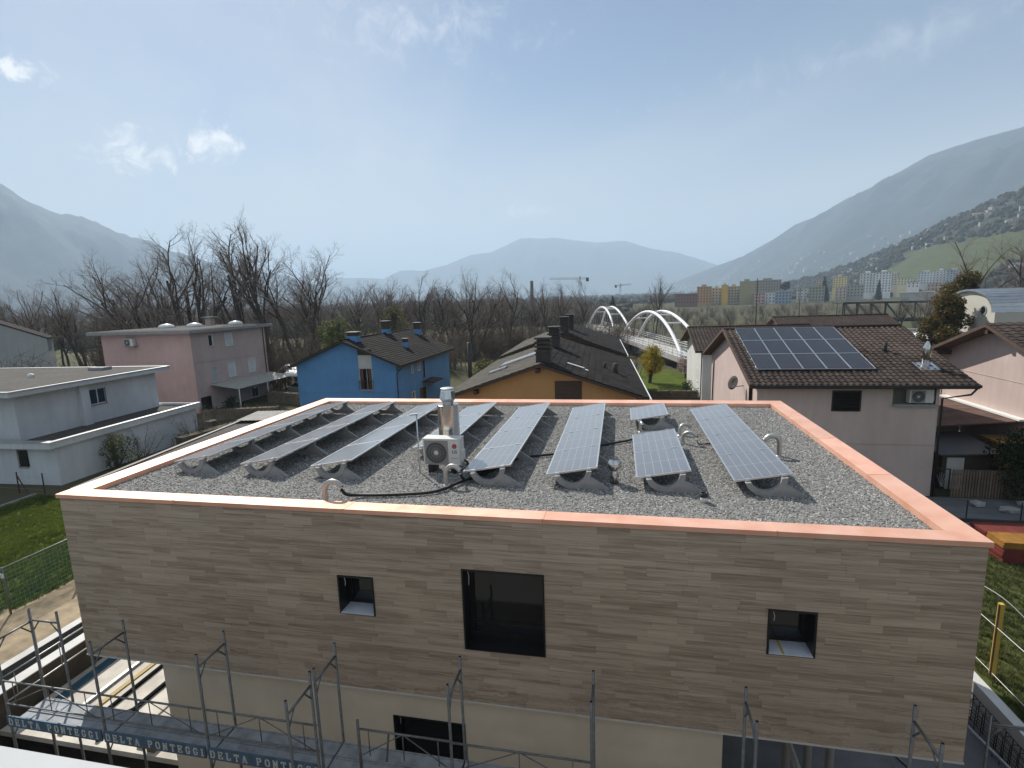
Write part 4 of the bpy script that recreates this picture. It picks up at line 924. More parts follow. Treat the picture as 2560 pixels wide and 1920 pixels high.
MB().tube([(X0-.05, 34.2, 5.6), (X0-.12, 34.2, 0)], .05, 8).build('downpipe', M_GUTTER, rp, True)
M_CELL2 = panel_glass('roof_array_cells', 6, .006, 1.15, 5.0, (.010, .011, .016), 0.0); M_CELL2.node_tree.nodes['Principled BSDF'].inputs['Roughness'].default_value = .3; M_CELL2.node_tree.nodes['Principled BSDF'].inputs['Specular IOR Level'].default_value = .3; M_CELL2.node_tree.nodes['Principled BSDF'].inputs['Coat Weight'].default_value = .1
ra = thing('roof_solar_array', 'solar array of fifteen dark panels on the brown tiled roof', 'solar panels', (AX0, EY, 5.97)); ra.rotation_euler = (math.atan2(ZR-5.97, YM-EY), 0, 0)
pw, pl = (AX1-AX0)/5, (AV1-AV0)/3
fm = MB(); t_ = .03; fm.box(0, 0, .10, pw-.012, t_, .15); fm.box(0, pl-.012-t_, .10, pw-.012, pl-.012, .15); fm.box(0, t_, .10, t_, pl-.012-t_, .15); fm.box(pw-.012-t_, t_, .10, pw-.012, pl-.012-t_, .15); fm = fm.mesh('panel', M_ALU)
gm_ = MB().box(t_, t_, .11, pw-.012-t_, pl-.012-t_, .143).mesh('cell_sheet', M_CELL2)
for i in range(5):
    for j in range(3):
        o = bpy.data.objects.new('panel', fm); C.objects.link(o); o.parent = ra; o.location = (i*pw, AV0+j*pl, 0)
        g = bpy.data.objects.new('cell_sheet', gm_); C.objects.link(g); g.parent = o
for j in range(6):
    local('rail', MB().box(-.02, AV0+j*pl/2+.4, .04, AX1-AX0, AV0+j*pl/2+.46, .10), M_ALU, ra)
fl = thing('roof_flue', 'shiny steel flue with conical tip on the brown tiled roof', 'flue', (28.1, 22.5, 6.6))
local('pipe', MB().lathe([(.19, -.05), (.19, .95), (.17, 1.12), (.06, 1.35), (.06, 1.36)], (0, 0, 0), 20), M_STEEL, fl, True)
local('flashing', MB().slab4((-.45, -.5, -.07), (.45, -.5, -.07), (.45, .4, .2), (-.45, .4, .2), .03), M_ALU, fl)
v_ = tag(MB().cyl((27.0, 24.5, 7.1), (27.0, 24.5, 7.75), .10, n=12).build('roof_vent_pipe', M_CHIMB, None, True), 'short dark vent pipe on the brown tiled roof beside the flue', 'vent')
ds = thing('satellite_dish', 'grey satellite dish on the sunlit pale pink gable', 'dish', (19.42, 24.2, 5.4))
dm = MB().lathe([(.02, -.12), (.25, -.09), (.42, 0), (.43, .01), (.25, -.07), (.02, -.10)], (0, 0, 0), 20, False); dm.xf(Matrix.Translation((-.55, -.1, .1)) @ Matrix.Rotation(math.radians(-70), 4, 'Y') @ Matrix.Rotation(.4, 4, 'X')); local('reflector', dm, M_CHIMB, ds, True)
local('arm', MB().tube([(.08, 0, -.1), (-.4, 0, -.15), (-.5, -.1, .05)], .025, 6), M_GUTTER, ds)

# --- pink house at the right edge, gable in the sun
fh = thing('sunlit_pink_house', 'pink house at the right edge with sunlit gable and brown tiled roof', 'house', (39, 26.6, 0))
X0, X1, Y0, Y1, YM, ZE, ZR = 34.0, 46.0, 20.6, 32.4, 26.6, 6.3, 8.45
m = MB(); m.add([(X0, Y0, 0), (X0, Y1, 0), (X0, Y1, ZE), (X0, YM, ZR-.15), (X0, Y0, ZE)], [(0,1,2,3,4)]); m.quad((X0, Y0, 0), (X1, Y0, 0), (X1, Y0, ZE), (X0, Y0, ZE)); m.add([(X1, Y0, 0), (X1, Y1, 0), (X1, Y1, ZE), (X1, YM, ZR-.15), (X1, Y0, ZE)], [(0,1,2,3,4)]); m.quad((X0, Y1, 0), (X1, Y1, 0), (X1, Y1, ZE), (X0, Y1, ZE)); m.build('wall', M_PINKR, fh)
r = MB(); sl2 = (ZR-ZE)/(YM-Y0); e = .75
for sg in (-1, 1):
    ye = YM+sg*(YM-Y0+e); r.slab4((X0-1.0, YM, ZR+.1), (X0-1.0, ye, ZE-sl2*e+.1), (X1+.5, ye, ZE-sl2*e+.1), (X1+.5, YM, ZR+.1), .2)
r.build('roof', M_EAVE, fh)
Lh = YM-Y0+e; Ls = math.hypot(Lh, sl2*Lh)
roof_tiles(fh, (X0-1.0, Y0-e, ZE-sl2*e+.1), (1, 0, 0), (0, Lh, sl2*Lh), 26, 18, 13.5/26, Ls/18, pan_tile(13.5/26, Ls/18), 'roof_tile', M_TILE, 60, None, .008)
for y in (Y0+1.2, YM, Y1-1.0): MB().box(X0-.9, y-.12, ZR-sl2*abs(y-YM)-.5, X0, y+.12, ZR-sl2*abs(y-YM)-.22).build('purlin_end', M_WOODD, fh)
joint_line(fh, (X0-.008, Y0, 5.35), (X0-.008, Y1, 5.35), M_PINKL2); joint_line(fh, (X0-.008, Y0, 2.75), (X0-.008, Y1, 2.75), M_PINKL2)
downpipe(fh, [(X0-.8, Y1+.5, 5.9), (X0-.3, Y1+.2, 5.4), (X0-.1, Y1-.3, 5.0), (X0-.1, Y1-.3, 0)])
cp = thing('lean_to_roof', 'low brown lean-to carport roof between the two pink houses', 'carport', (31, 27, 0))
for k in range(14):
    ya = 24.2+k*.5; MB().slab4((28.9, ya, 2.95), (33.95, ya, 3.35), (33.95, ya+.47, 3.35), (28.9, ya+.47, 2.95), .06).build('roof_board', mat('red_brown_boards', (.12, .07, .055), .85, var=.25, vs=2, perobj=.2), cp)
MB().box(33.6, 24.0, 3.36, 34.05, 31.4, 3.46).build('edge_flashing', M_WHITEP, cp)
for y in (24.3, 30.9): MB().box(28.95, y, 0, 29.1, y+.15, 2.86).build('post', M_WOODD, cp)
MB().box(29.2, 29.5, 0, 33.9, 29.7, 2.9).build('rear_wall', M_PINKR, cp)
pk = thing('garden_kiosk', 'small yellow wooden cabinet with overhanging flat lid by the pink house', 'cabinet', (33.2, 24.2, 0)); M_YWOOD = mat('yellow_wood', (.38, .24, .08), .7, var=.25, vs=2, stretch=(1, 1, .2))
local('body', MB().box(-.45, -.5, 0, .5, .6, 2.2), M_YWOOD, pk); local('lid', MB().box(-.75, -.9, 2.2, .75, .9, 2.32), M_YWOOD, pk); local('door', MB().box(-.49, -.4, .1, -.452, .5, 2.0), M_YWOOD, pk)
sd = thing('garden_shed', 'dark garden shed with grey sheet roof beside the pale pink house', 'shed', (30.2, 23.4, 0))
local('wall', MB().box(-1.1, -1.3, 0, 1.2, 1.5, 1.95), M_WOODD, sd); local('roof', MB().slab4((-1.4, -1.6, 2.05), (1.5, -1.6, 2.15), (1.5, 1.8, 2.45), (-1.4, 1.8, 2.35), .07), mat('shed_sheet', (.10, .105, .11), .5, .3), sd); local('door', MB().box(-.9, -1.34, .05, -.1, -1.302, 1.8), M_BLIND, sd)

# --- building with barrel roof
M_BRICKW = mat('whitewashed_brick', (.52, .50, .44), .9, var=.10, vs=5, stretch=(1, 1, 6), bump=.3, bs=14)
M_BARREL = mat('zinc_sheet', (.46, .48, .50), .32, .8, var=.12, vs=1.2)
br = thing('barrel_roof_building', 'whitewashed brick building with curved zinc barrel roof and round window', 'building', (60, 62, 0))
X0, X1, Y0, Y1, ZE = 52.0, 70.0, 57.6, 66.2, 7.6; YM = (Y0+Y1)/2
N_ = 18; R0 = (Y1-Y0)/2; arch = [(YM-R0*math.cos(math.pi*k/N_), ZE+2.3*math.sin(math.pi*k/N_)) for k in range(N_+1)]
m = MB(); m.add([(X0, Y0, 0), (X0, Y1, 0)]+[(X0, y, z) for y, z in arch[::-1]], [tuple(range(N_+3))]); m.quad((X0, Y0, 0), (X1, Y0, 0), (X1, Y0, ZE), (X0, Y0, ZE)); m.quad((X1, Y0, 0), (X1, Y1, 0), (X1, Y1, ZE), (X1, Y0, ZE)); m.build('wall', M_BRICKW, br)
r = MB()
for (ya, za), (yb, zb) in zip(arch, arch[1:]): r.add([(x, y, z+dz) for x in (X0-.35, X1) for y, z, dz in ((ya, za, .02), (yb, zb, .02), (yb, zb, .22), (ya, za, .22))], [(0,1,2,3),(4,7,6,5),(3,2,6,7),(0,4,5,1)])
r.build('roof', M_BARREL, br)
for k in range(1, N_): ya, za = arch[k]; MB().bar((X0-.3, ya, za+.23), (X1, ya, za+.23), .04, .04).build('standing_seam', M_BARREL, br)
ow = MB(); ow.lathe([(.55, -.05), (.55, .06), (.42, .06), (.42, -.05)], (0, 0, 0), 24, False); ow.xf(Matrix.Translation((X0, Y0+1.9, 7.8)) @ Matrix.Rotation(-math.pi/2, 4, 'Y')); ow = ow.build('round_window', M_CONC, br)
g = MB(); g.add([(X0-.02, Y0+1.9+.44*math.cos(a*math.pi/10), 7.8+.44*math.sin(a*math.pi/10)) for a in range(20)], [tuple(range(20))]); g.build('pane', M_WGLASS, ow)
for y in (Y1-2.2, Y1-3.8): opening(br, 'x', X0-.01, y-.22, y+.22, 3.7, 4.3, 1, 'window', M_CONC, .1, 0)
MB().box(48.5, 62.5, 0, 51.95, 69, 4.4).build('annex', M_BRICKW, br); MB().box(48.3, 62.3, 4.4, 51.95, 69.2, 4.65).build('annex_coping', M_WHITEP, br)

# --- small houses behind the solar roof
M_WHITER = mat('white_render', (.62, .62, .60), .9, var=.05, vs=.8, var2=.08, vs2=.3)
def small_gable(name, label, x0, x1, y0, y1, ze, zr, wallm, tm, ntu=24, ntv=14, single=0):
    """ridge along x, gable facing -x"""
    t = thing(name, label, 'house', ((x0+x1)/2, (y0+y1)/2, 0)); ym = (y0+y1)/2; s = (zr-ze)/(ym-y0)
    m = MB(); m.add([(x0, y0, 0), (x0, y1, 0), (x0, y1, ze), (x0, ym, zr-.1), (x0, y0, ze)], [(0,1,2,3,4)]); m.add([(x1, y0, 0), (x1, y1, 0), (x1, y1, ze), (x1, ym, zr-.1), (x1, y0, ze)], [(0,1,2,3,4)]); m.quad((x0, y0, 0), (x1, y0, 0), (x1, y0, ze), (x0, y0, ze)); m.quad((x0, y1, 0), (x1, y1, 0), (x1, y1, ze), (x0, y1, ze)); m.build('wall', wallm, t)
    e = .7; r = MB()
    for sg in (-1, 1):
        ye = ym+sg*(ym-y0+e); r.slab4((x0-.8, ym, zr+.06), (x0-.8, ye, ze-s*e+.06), (x1+.8, ye, ze-s*e+.06), (x1+.8, ym, zr+.06), .16)
    r.build('roof', M_EAVE, t); Lh = ym-y0+e
    roof_tiles(t, (x0-.8, y0-e, ze-s*e+.06), (1, 0, 0), (0, Lh, s*Lh), ntu, ntv, (x1-x0+1.6)/ntu, math.hypot(Lh, s*Lh)/ntv, pan_tile((x1-x0+1.6)/ntu, math.hypot(Lh, s*Lh)/ntv, 4), 'roof_tile', tm, single, None, .008)
    MB().tube([(x0-.8, ym, zr+.1), (x1+.8, ym, zr+.1)], .12, 8).build('ridge', tm, t, True); return t
wsm = small_gable('white_gable_house', 'small white house with tiled roof left of the pale pink house', 20.3, 31, 45.5, 57.5, 5.3, 7.0, M_WHITER, M_TILE, 36, 16)
opening(wsm, 'x', 20.29, 48.2, 49.2, 1.6, 3.0, 1, 'window')
downpipe(wsm, [(20.25, 45.8, 5.0), (20.2, 45.8, 0)])
small_gable('tiled_roof_house', 'low tiled house whose roof shows above the solar panel roof', 32, 43.5, 58, 69, 5.6, 7.3, M_WHITER, M_TILE, 36, 16)

# --- white modern house (left edge)
M_WHITEL = mat('cool_white_render', (.56, .58, .60), .92, var=.05, vs=.8, bump=.1, bs=70, var2=.12, vs2=.25)
wl_ = thing('white_house', 'white flat-roofed two-storey house at the left edge', 'house', (-30, 22, 0), rz=math.radians(2.2))
def P(x, y): a = math.radians(-2.2); dx, dy = x+30, y-22; return (dx*math.cos(a)-dy*math.sin(a), dx*math.sin(a)+dy*math.cos(a))
# local frame: lower block right face at x=6.9, front at y=-5.2; upper block set back to x=3.6
lwh = [(-4.0+.0, -2.9, .0, 0)]
lf = MB(); hx = [(3.95, 4.75, 1.15, 2.35)]
for a, b, c, d in ((-8, 3.95, 0, 2.75), (4.75, 6.9, 0, 2.75), (3.95, 4.75, 0, 1.15), (3.95, 4.75, 2.35, 2.75)): lf.quad((a, -5.2, c), (b, -5.2, c), (b, -5.2, d), (a, -5.2, d))
lf.quad((6.9, -5.2, 0), (6.9, 6.8, 0), (6.9, 6.8, 2.75), (6.9, -5.2, 2.75)); lf.quad((-8, 6.8, 0), (6.9, 6.8, 0), (6.9, 6.8, 2.75), (-8, 6.8, 2.75)); local('lower_wall', lf, M_WHITEL, wl_)
lw_ = local('window', MB().box(3.95, -5.16, 1.15, 4.75, -5.05, 2.35), M_WHITEP, wl_); local('pane', MB().box(4.0, -5.18, 1.2, 4.7, -5.165, 2.3), M_WGLASS, lw_)
for k in range(7): local('grille_bar', MB().cyl((4.0+k*.117, -5.28, 1.1), (4.0+k*.117, -5.28, 2.4), .012, n=5), M_GUTTER, lw_)
local('lower_roof', MB().box(-8, -5.15, 2.6, 6.85, 6.75, 2.72), M_ROOFGR, wl_)
for bx_ in ((-8.2, -5.75, 2.55, 7.2, -5.35, 2.95), (6.95, -5.35, 2.55, 7.2, 7.0, 2.95), (-8.2, 6.8, 2.55, 6.95, 7.0, 2.95)): local('parapet', MB().box(*bx_), M_WHITEL, wl_)
for bx_ in ((-8.25, -5.8, 2.952, 7.25, -5.3, 2.99), (6.9, -5.3, 2.952, 7.25, 7.05, 2.99)): local('parapet_flashing', MB().box(*bx_), M_ALU, wl_)
up = MB(); wy = (.55, 1.85, 4.05, 5.25); X_ = 3.6
for a, b, c, d in ((-4.6, wy[0], 2.7, 5.75), (wy[1], 6.6, 2.7, 5.75), (wy[0], wy[1], 2.7, wy[2]), (wy[0], wy[1], wy[3], 5.75)): up.quad((X_, a, c), (X_, b, c), (X_, b, d), (X_, a, d))
up.quad((-14, -4.6, 2.7), (X_, -4.6, 2.7), (X_, -4.6, 5.75), (-14, -4.6, 5.75)); up.quad((-14, 6.6, 2.7), (X_, 6.6, 2.7), (X_, 6.6, 5.75), (-14, 6.6, 5.75)); local('upper_wall', up, M_WHITEL, wl_)
local('pilaster', MB().box(X_-.1, -.4, 2.7, X_+.32, .25, 5.75), M_WHITEL, wl_)
uw = local('window', MB().box(X_-.12, wy[0], wy[2], X_-.08, wy[1], wy[3]), M_WHITEP, wl_)
for a, b in ((wy[0]+.06, (wy[0]+wy[1])/2-.05), ((wy[0]+wy[1])/2+.05, wy[1]-.06)): local('pane', MB().box(X_-.079, a, wy[2]+.07, X_-.06, b, wy[3]-.07), M_WGLASS, uw)
local('sill', MB().box(X_, wy[0]-.06, wy[2]-.06, X_+.08, wy[1]+.06, wy[2]), M_CONC, uw)
local('roof', MB().box(-15, -5.4, 5.75, X_+.75, 7.4, 6.05), M_WHITEL, wl_); local('roof_gravel', MB().box(-14.8, -5.2, 6.05, X_+.55, 7.2, 6.08), M_ROOFGR, wl_)
for bx_ in ((-15.05, -5.45, 6.052, X_+.8, -5.2, 6.13), (X_+.55, -5.2, 6.052, X_+.8, 7.45, 6.13), (-15.05, 7.2, 6.052, X_+.55, 7.45, 6.13)): local('roof_flashing', MB().box(*bx_), M_ALU, wl_)
local('roof_vent', MB().lathe([(.22, 0), (.22, .2), (.1, .3)], (-2.5, 1.5, 6.08), 14), M_WHITEP, wl_); local('roof_vent', MB().box(-1.2, 5.0, 6.08, .2, 5.9, 6.32), M_CONC, wl_); local('roof_vent', MB().lathe([(.12, 0), (.12, .25)], (-7.5, -2.2, 6.08), 12), M_WHITEP, wl_)

# --- grey gable house behind it
gh = thing('grey_gable_house', 'plain pale grey gable house at the far left', 'house', (-61, 46, 0)); M_GREYR = mat('pale_grey_render', (.40, .42, .42), .92, var=.05, vs=.6)
gh.location = (-55, 42, 0); gh.rotation_euler = (0, 0, math.radians(46))
m = MB()
for yy in (0, 4.5): m.add([(-9, yy, 0), (0, yy, 0), (0, yy, 8.0), (-4.6, yy, 10.2), (-9, yy, 8.0)], [(0,1,2,3,4)])
m.quad((0, 0, 0), (0, 4.5, 0), (0, 4.5, 8), (0, 0, 8)); m.quad((-9, 0, 0), (-9, 4.5, 0), (-9, 4.5, 8), (-9, 0, 8)); local('wall', m, M_GREYR, gh)
r = MB(); r.slab4((-4.6, -.1, 10.36), (.15, -.1, 8.05), (.15, 4.7, 8.05), (-4.6, 4.7, 10.36), .14); r.slab4((-4.6, -.1, 10.36), (-9.2, -.1, 8.05), (-9.2, 4.7, 8.05), (-4.6, 4.7, 10.36), .14); local('roof', r, M_SLATE, gh)

# --- low flat-roofed garage between the stone house and the white house
lg = thing('low_garage', 'low garage with dark gravelled flat roof left of the stone house', 'garage', (-11.5, 19.5, 0), rz=math.radians(7.5)); M_LOWR = mat('dark_gravel_roof', (.085, .078, .068), .95, var=.45, vs=4, bump=.6, bs=30, var2=.25)
local('wall', MB().box(-3.2, -8.0, 0, 3.4, 6.4, 2.3), M_WHITER, lg); local('roof', MB().box(-3.5, -8.3, 2.3, 3.7, 6.7, 2.46), M_LOWR, lg)
for k in range(4): local('roof_edge', MB().box(*[(-3.55, -8.35, 2.462, -3.3, 6.75, 2.53), (3.5, -8.35, 2.462, 3.75, 6.75, 2.53), (-3.3, -8.35, 2.462, 3.5, -8.1, 2.53), (-3.3, 6.5, 2.462, 3.5, 6.75, 2.53)][k]), mat('edge_metal', (.09, .085, .08), .6, .3), lg)
cs = MB()
for k in range(18): cs.slab4((-3.4+k*.16, 5.2, 2.66+.03*(k % 2)), (-3.4+(k+1)*.16, 5.2, 2.66+.03*((k+1) % 2)), (-3.4+(k+1)*.16, 8.2, 2.72+.03*((k+1) % 2)), (-3.4+k*.16, 8.2, 2.72+.03*(k % 2)), .02)
local('corrugated_cover', cs, mat('old_corrugated', (.20, .19, .17), .7, var=.25), lg)

# --- the house the picture is taken from: its parapet runs along the lower left
oc = thing('viewpoint_house', 'building with pale parapet at the bottom left corner of the picture', 'building', (9, -12, 0)); M_PARA = mat('pale_parapet', (.50, .51, .51), .8, var=.06, vs=2)
MB().box(-2, -20, PZ, 23, -7.535, 8.9).build('wall', mat('grey_block_wall', (.22, .21, .20), .9), oc)
MB().box(-2.05, -7.53, 8.6, 23.05, -7.43, 9.22).build('parapet', M_PARA, oc)

# ------------------------------------------------------------------ building site around the stone house
M_SLAB = mat('dusty_concrete_slab', (.56, .52, .45), .9, var=.2, vs=1.3, bump=.2, bs=30, var2=.15)
M_WALLC = mat('white_retaining_wall', (.58, .57, .54), .85, var=.10, vs=1.5, var2=.12)
M_SAND = mat('sandy_earth', (.30, .235, .15), .95, var=.35, vs=2.2, bump=.8, bs=9, var2=.2)
M_PLANKB = mat('brown_plank', (.15, .10, .06), .8, var=.3, vs=2, stretch=(3, .3, 1))
M_PLANKY = mat('yellow_plank', (.42, .31, .12), .75, var=.25, vs=2, stretch=(3, .3, 1))
M_PLANKB2 = mat('blue_formwork_plank', (.03, .09, .14), .6, var=.2)
M_DKGAP = mat('drainage_black', (.010, .010, .010), .95, spec=.05)
sl_ = struct(MB().box(-5.49, 1.36, -1.16, 1.89, 13.9, -1.0).build('terrace_slab', M_SLAB)); struct(MB().box(-5.48, 1.95, PZ+.002, 1.88, 13.85, -1.165).build('slab_footing_ground', mat('shaded_earth', (.035, .03, .024), .95, var=.4, vs=2, bump=.5, bs=12)))  # box under the slab: pit shade put into its dark earth colour
struct(MB().box(14.1, -3.0, PZ+.002, 22.05, 13.9, -1.05).build('yard_slab', mat('grey_yard_slab', (.16, .16, .165), .85, var=.2, vs=1.2, var2=.2)))
rw = thing('retaining_wall', 'white concrete retaining wall with black drainage gap left of the stone house', 'wall', (-5.7, 4, 0))
MB().box(-5.92, -7.4, PZ+.01, -5.503, 13.8, .02).build('wall', M_WALLC, rw); MB().box(-6.62, -7.4, -.9, -5.925, 13.8, -.55).build('drainage_strip', M_DKGAP, rw); MB().box(-6.95, -7.4, -.9, -6.62, 13.8, .03).build('kerb', M_WALLC, rw)
# the ground sheet is cut back only to the pit edge, so the gap's darkness is put into a flat black sheet on it
MB().box(-6.62, -7.4, .004, -5.925, 13.8, .008).build('dark_gap_sheet', M_DKGAP, rw)
rw2 = thing('concrete_kerb_wall', 'pale concrete retaining wall right of the stone house', 'wall', (22, 4, 0))
MB().box(21.85, -7.4, PZ+.01, 22.12, 13.8, .03).build('wall', M_WALLC, rw2)
M_REBAR = mat('rebar_steel', (.06, .05, .045), .6, .6, var=.3)
rb = thing('rebar_mesh', 'dark steel reinforcement mesh leaning on the right retaining wall', 'rebar mesh', (21.7, 5, -1.05))
for k in range(40): MB().tube([(21.78, -2.5+k*.25, -1.04), (21.80, -2.5+k*.25, -.26), (21.70, -2.5+k*.25, -.20), (21.58, -2.5+k*.25, -.24), (21.56, -2.5+k*.25, -1.04)], .011, 5).build('stirrup', M_REBAR, rb)
for x, z in ((21.79, -.9), (21.79, -.68), (21.79, -.46), (21.79, -.26), (21.56, -.9), (21.56, -.5), (21.57, -.26)): MB().cyl((x, -2.6, z), (x, 7.4, z), .011, n=5).build('long_bar', M_REBAR, rb)
# loose planks on the terrace slab
PL = [((-4.95, 2.0), (-5.2, 9.0), .30, .06, M_PLANKB2, 'dark blue formwork board beside the left retaining wall'), ((-3.9, 1.6), (-3.9, 8.5), .10, .09, M_GALV, 'thin steel rail lying left on the terrace slab'), ((-3.0, 1.8), (-2.9, 8.8), .09, .09, M_DKGAP, 'black pipe lying along the terrace slab'),
      ((-2.2, 1.5), (-2.0, 8.2), .10, .10, M_DKGAP, 'second black pipe along the terrace slab'), ((-1.6, 1.6), (-1.45, 7.6), .62, .05, M_SLAB, 'wide pale board lying on the terrace slab'), ((-.75, 1.5), (-.6, 8.0), .22, .06, M_PLANKY, 'long yellow plank lying on the terrace slab'),
      ((-.35, 1.45), (-.1, 8.3), .26, .16, M_PLANKB, 'dark brown timber beam lying on the terrace slab'), ((-3.5, 1.5), (-3.3, 6.9), .16, .04, M_PLANKY, 'narrow yellow batten lying on the terrace slab')]
for (a, b, w_, h_, m_, lb) in PL: tag(MB().bar((*a, -1.0+h_/2+.001), (*b, -1.0+h_/2+.001), w_, h_).build('plank', m_, None), lb, 'plank', 'planks on the terrace slab')
tag(MB().bar((.55, 3.3, -.95), (1.85, 3.1, -.95), .14, .1).build('plank', mat('red_brown_beam', (.10, .05, .04), .8), None), 'short red brown beam against the plaster wall', 'plank', 'planks on the terrace slab')
tag(MB().bar((-.3, .7, -1.93), (1.7, .5, -1.75), .14, .06).build('plank', M_PLANKY, None), 'short yellow plank in the dark pit under the scaffold', 'plank')
# trestle at the terrace corner
tr = thing('steel_trestle', 'small steel frame standing on the terrace below the stone overhang', 'frame', (.9, 4.5, -1.0))
for x in (-.4, .5): local('leg', MB().tube([(x, 0, 0), (x, 0, 1.0)], .025, 6), M_GALV, tr)
local('top_bar', MB().tube([(-.45, 0, 1.0), (.55, 0, 1.0)], .025, 6), M_GALV, tr); local('brace', MB().tube([(-.4, 0, .2), (.5, 0, .9)], .015, 6), M_GALV, tr)

# scaffold: one thing per frame, deck, guard rail or toe board
M_SCAF = mat('scaffold_tube', (.20, .205, .205), .5, .55, var=.3, vs=7)
M_DECK = mat('scaffold_deck', (.36, .38, .40), .85, .0, var=.35, vs=3, bump=.3, bs=60, var2=.2)
M_TOE = mat('blue_toe_board', (.09, .16, .235), .65, var=.35, vs=4, var2=.2)
M_TOEL = mat('white_stencil', (.62, .63, .60), .7, var=.25, vs=9)
YI, YO, ZTOP, ZDK, RT = -.45, -1.17, 4.42, 2.22, .026
def h_frame(label, pa, pb, top=ZTOP, bot=PZ, z_bar=None, group='scaffold frames along the front'):
    pa, pb = Vector((*pa, 0)), Vector((*pb, 0)); t = thing('scaffold', label, 'scaffold', (pa.x, pa.y, bot), group)
    o = pa.copy(); o.z = bot
    def L_(p, z): return Vector((p.x-o.x, p.y-o.y, z-bot))
    zb = (z_bar or top-.27)
    for p in (pa, pb):
        local('post', MB().tube([L_(p, bot), L_(p, top)], RT, 10), M_SCAF, t, True)
        local('post_socket', MB().tube([L_(p, top-.001), L_(p, top+.002)], RT*.75, 10), M_DKGAP, t)
    for z in (zb, ZDK-.06): local('transom', MB().tube([L_(pa, z), L_(pb, z)], RT*.9, 8), M_SCAF, t, True)
    d = (pb-pa)
    for p, s in ((pa, 1), (pb, -1)):
        local('corner_brace', MB().tube([L_(p, zb-.28), L_(p+d*(s*.30), zb)], RT*.6, 6), M_SCAF, t, True); local('corner_brace', MB().tube([L_(p, ZDK-.34), L_(p+d*(s*.30), ZDK-.06)], RT*.6, 6), M_SCAF, t, True)
    return t
FX = [(-.72, 'end scaffold frame at the left of the lettered toe board'), (1.80, 'scaffold frame left of the plaster wall edge'), (4.28, 'scaffold frame at the second joint of the lettered toe board'), (6.77, 'scaffold frame at the right end of the lettered toe board'), (9.32, 'scaffold frame in front of the low black window'), (11.77, 'scaffold frame below the right side of the large window'), (14.29, 'scaffold frame left of the right small window'), (16.78, 'scaffold frame at the right end of the stone wall')]
for x, lb in FX: h_frame(lb, (x, YI), (x, YO))
h_frame('outer scaffold frame doubled in front of the toe board end', (6.74, -1.26), (6.74, -1.96)); h_frame('turned scaffold frame at the left corner of the stone house', (-.78, -.40), (-.02, -.40))
h_frame('turned scaffold frame at the front right corner near the rebar mesh', (19.5, 2.1), (20.3, 2.1), 2.42, -1.05, 2.2)
def lattice(label, x0, x1, y, z0, z1, nx=2, lower=True):
    t = thing('guard_rail', label, 'guard rail', (x0, y, z0), 'scaffold guard rails'); L_ = x1-x0; H = z1-z0
    local('top_rail', MB().tube([(0, 0, H), (L_, 0, H)], .019, 8), M_SCAF, t, True)
    if lower: local('bottom_rail', MB().tube([(0, 0, 0), (L_, 0, 0)], .017, 8), M_SCAF, t, True)
    for k in (.12, .5, .88): local('upright', MB().tube([(L_*k, 0, 0), (L_*k, 0, H)], .010, 6), M_SCAF, t, True)
    local('diagonal', MB().tube([(L_*.04, 0, 0), (L_*.5, 0, H)], .010, 6), M_SCAF, t, True); local('diagonal', MB().tube([(L_*.5, 0, H), (L_*.96, 0, 0)], .010, 6), M_SCAF, t, True)
    return t
for (a, b, lb) in ((-.72, 1.80, 'guard rail above the leftmost lettered toe board'), (1.80, 4.28, 'guard rail above the middle lettered toe board'), (4.28, 6.77, 'guard rail above the rightmost lettered toe board')): lattice(lb, a+.03, b-.03, YO-.035, 2.72, 3.27)
lattice('guard rail passing in front of the low black window', 7.56, 9.30, YO-.035, 2.80, 3.33, lower=False); lattice('guard rail right of the low black window', 9.34, 11.75, YO-.035, 2.78, 3.31, lower=False)
tp = tag(MB().tube([(7.55, YO, ZDK-.3), (7.55, YO, 3.47)], .028, 10).build('scaffold_post', M_SCAF, None, True), 'single short scaffold post left of the low black window', 'scaffold')
er = thing('end_guard_rail', 'sunlit end guard rail closing the left end of the scaffold', 'guard rail', (-.72, YO, 2.7))
for z in (0, .57): local('rail', MB().tube([(-.03, 0, z), (-.03, .75, z), (-.03, 2.2, z+.02)], .018, 8), M_GALV, er, True)
for y in (.25, 1.2): local('upright', MB().tube([(-.03, y, 0), (-.03, y, .57)], .010, 6), M_GALV, er, True)
def deck(label, x0, x1):
    t = thing('scaffold_deck', label, 'scaffold deck', (x0, YO, ZDK), 'scaffold decks along the front')
    for k in range(2):
        y0 = .03+k*.34; m = MB(); m.box(.02, y0, -.045, x1-x0-.02, y0+.325, 0); local('deck_board', m, M_DECK, t)
        for yy in (y0, y0+.30): local('edge_rail', MB().box(.02, yy, .001, x1-x0-.02, yy+.025, .022), M_DECK, t)
    return t
for a, b, lb in ((-.72, 1.80, 'scaffold deck behind the leftmost lettered toe board'), (1.80, 4.28, 'scaffold deck behind the middle lettered toe board'), (4.28, 6.77, 'scaffold deck behind the rightmost lettered toe board'), (6.77, 9.32, 'dusty scaffold deck in front of the low black window'), (9.32, 11.77, 'scaffold deck right of the low black window'), (11.77, 14.29, 'scaffold deck below the right half of the plaster wall'), (14.29, 16.78, 'scaffold deck at the right end below the stone overhang')): deck(lb, a, b)
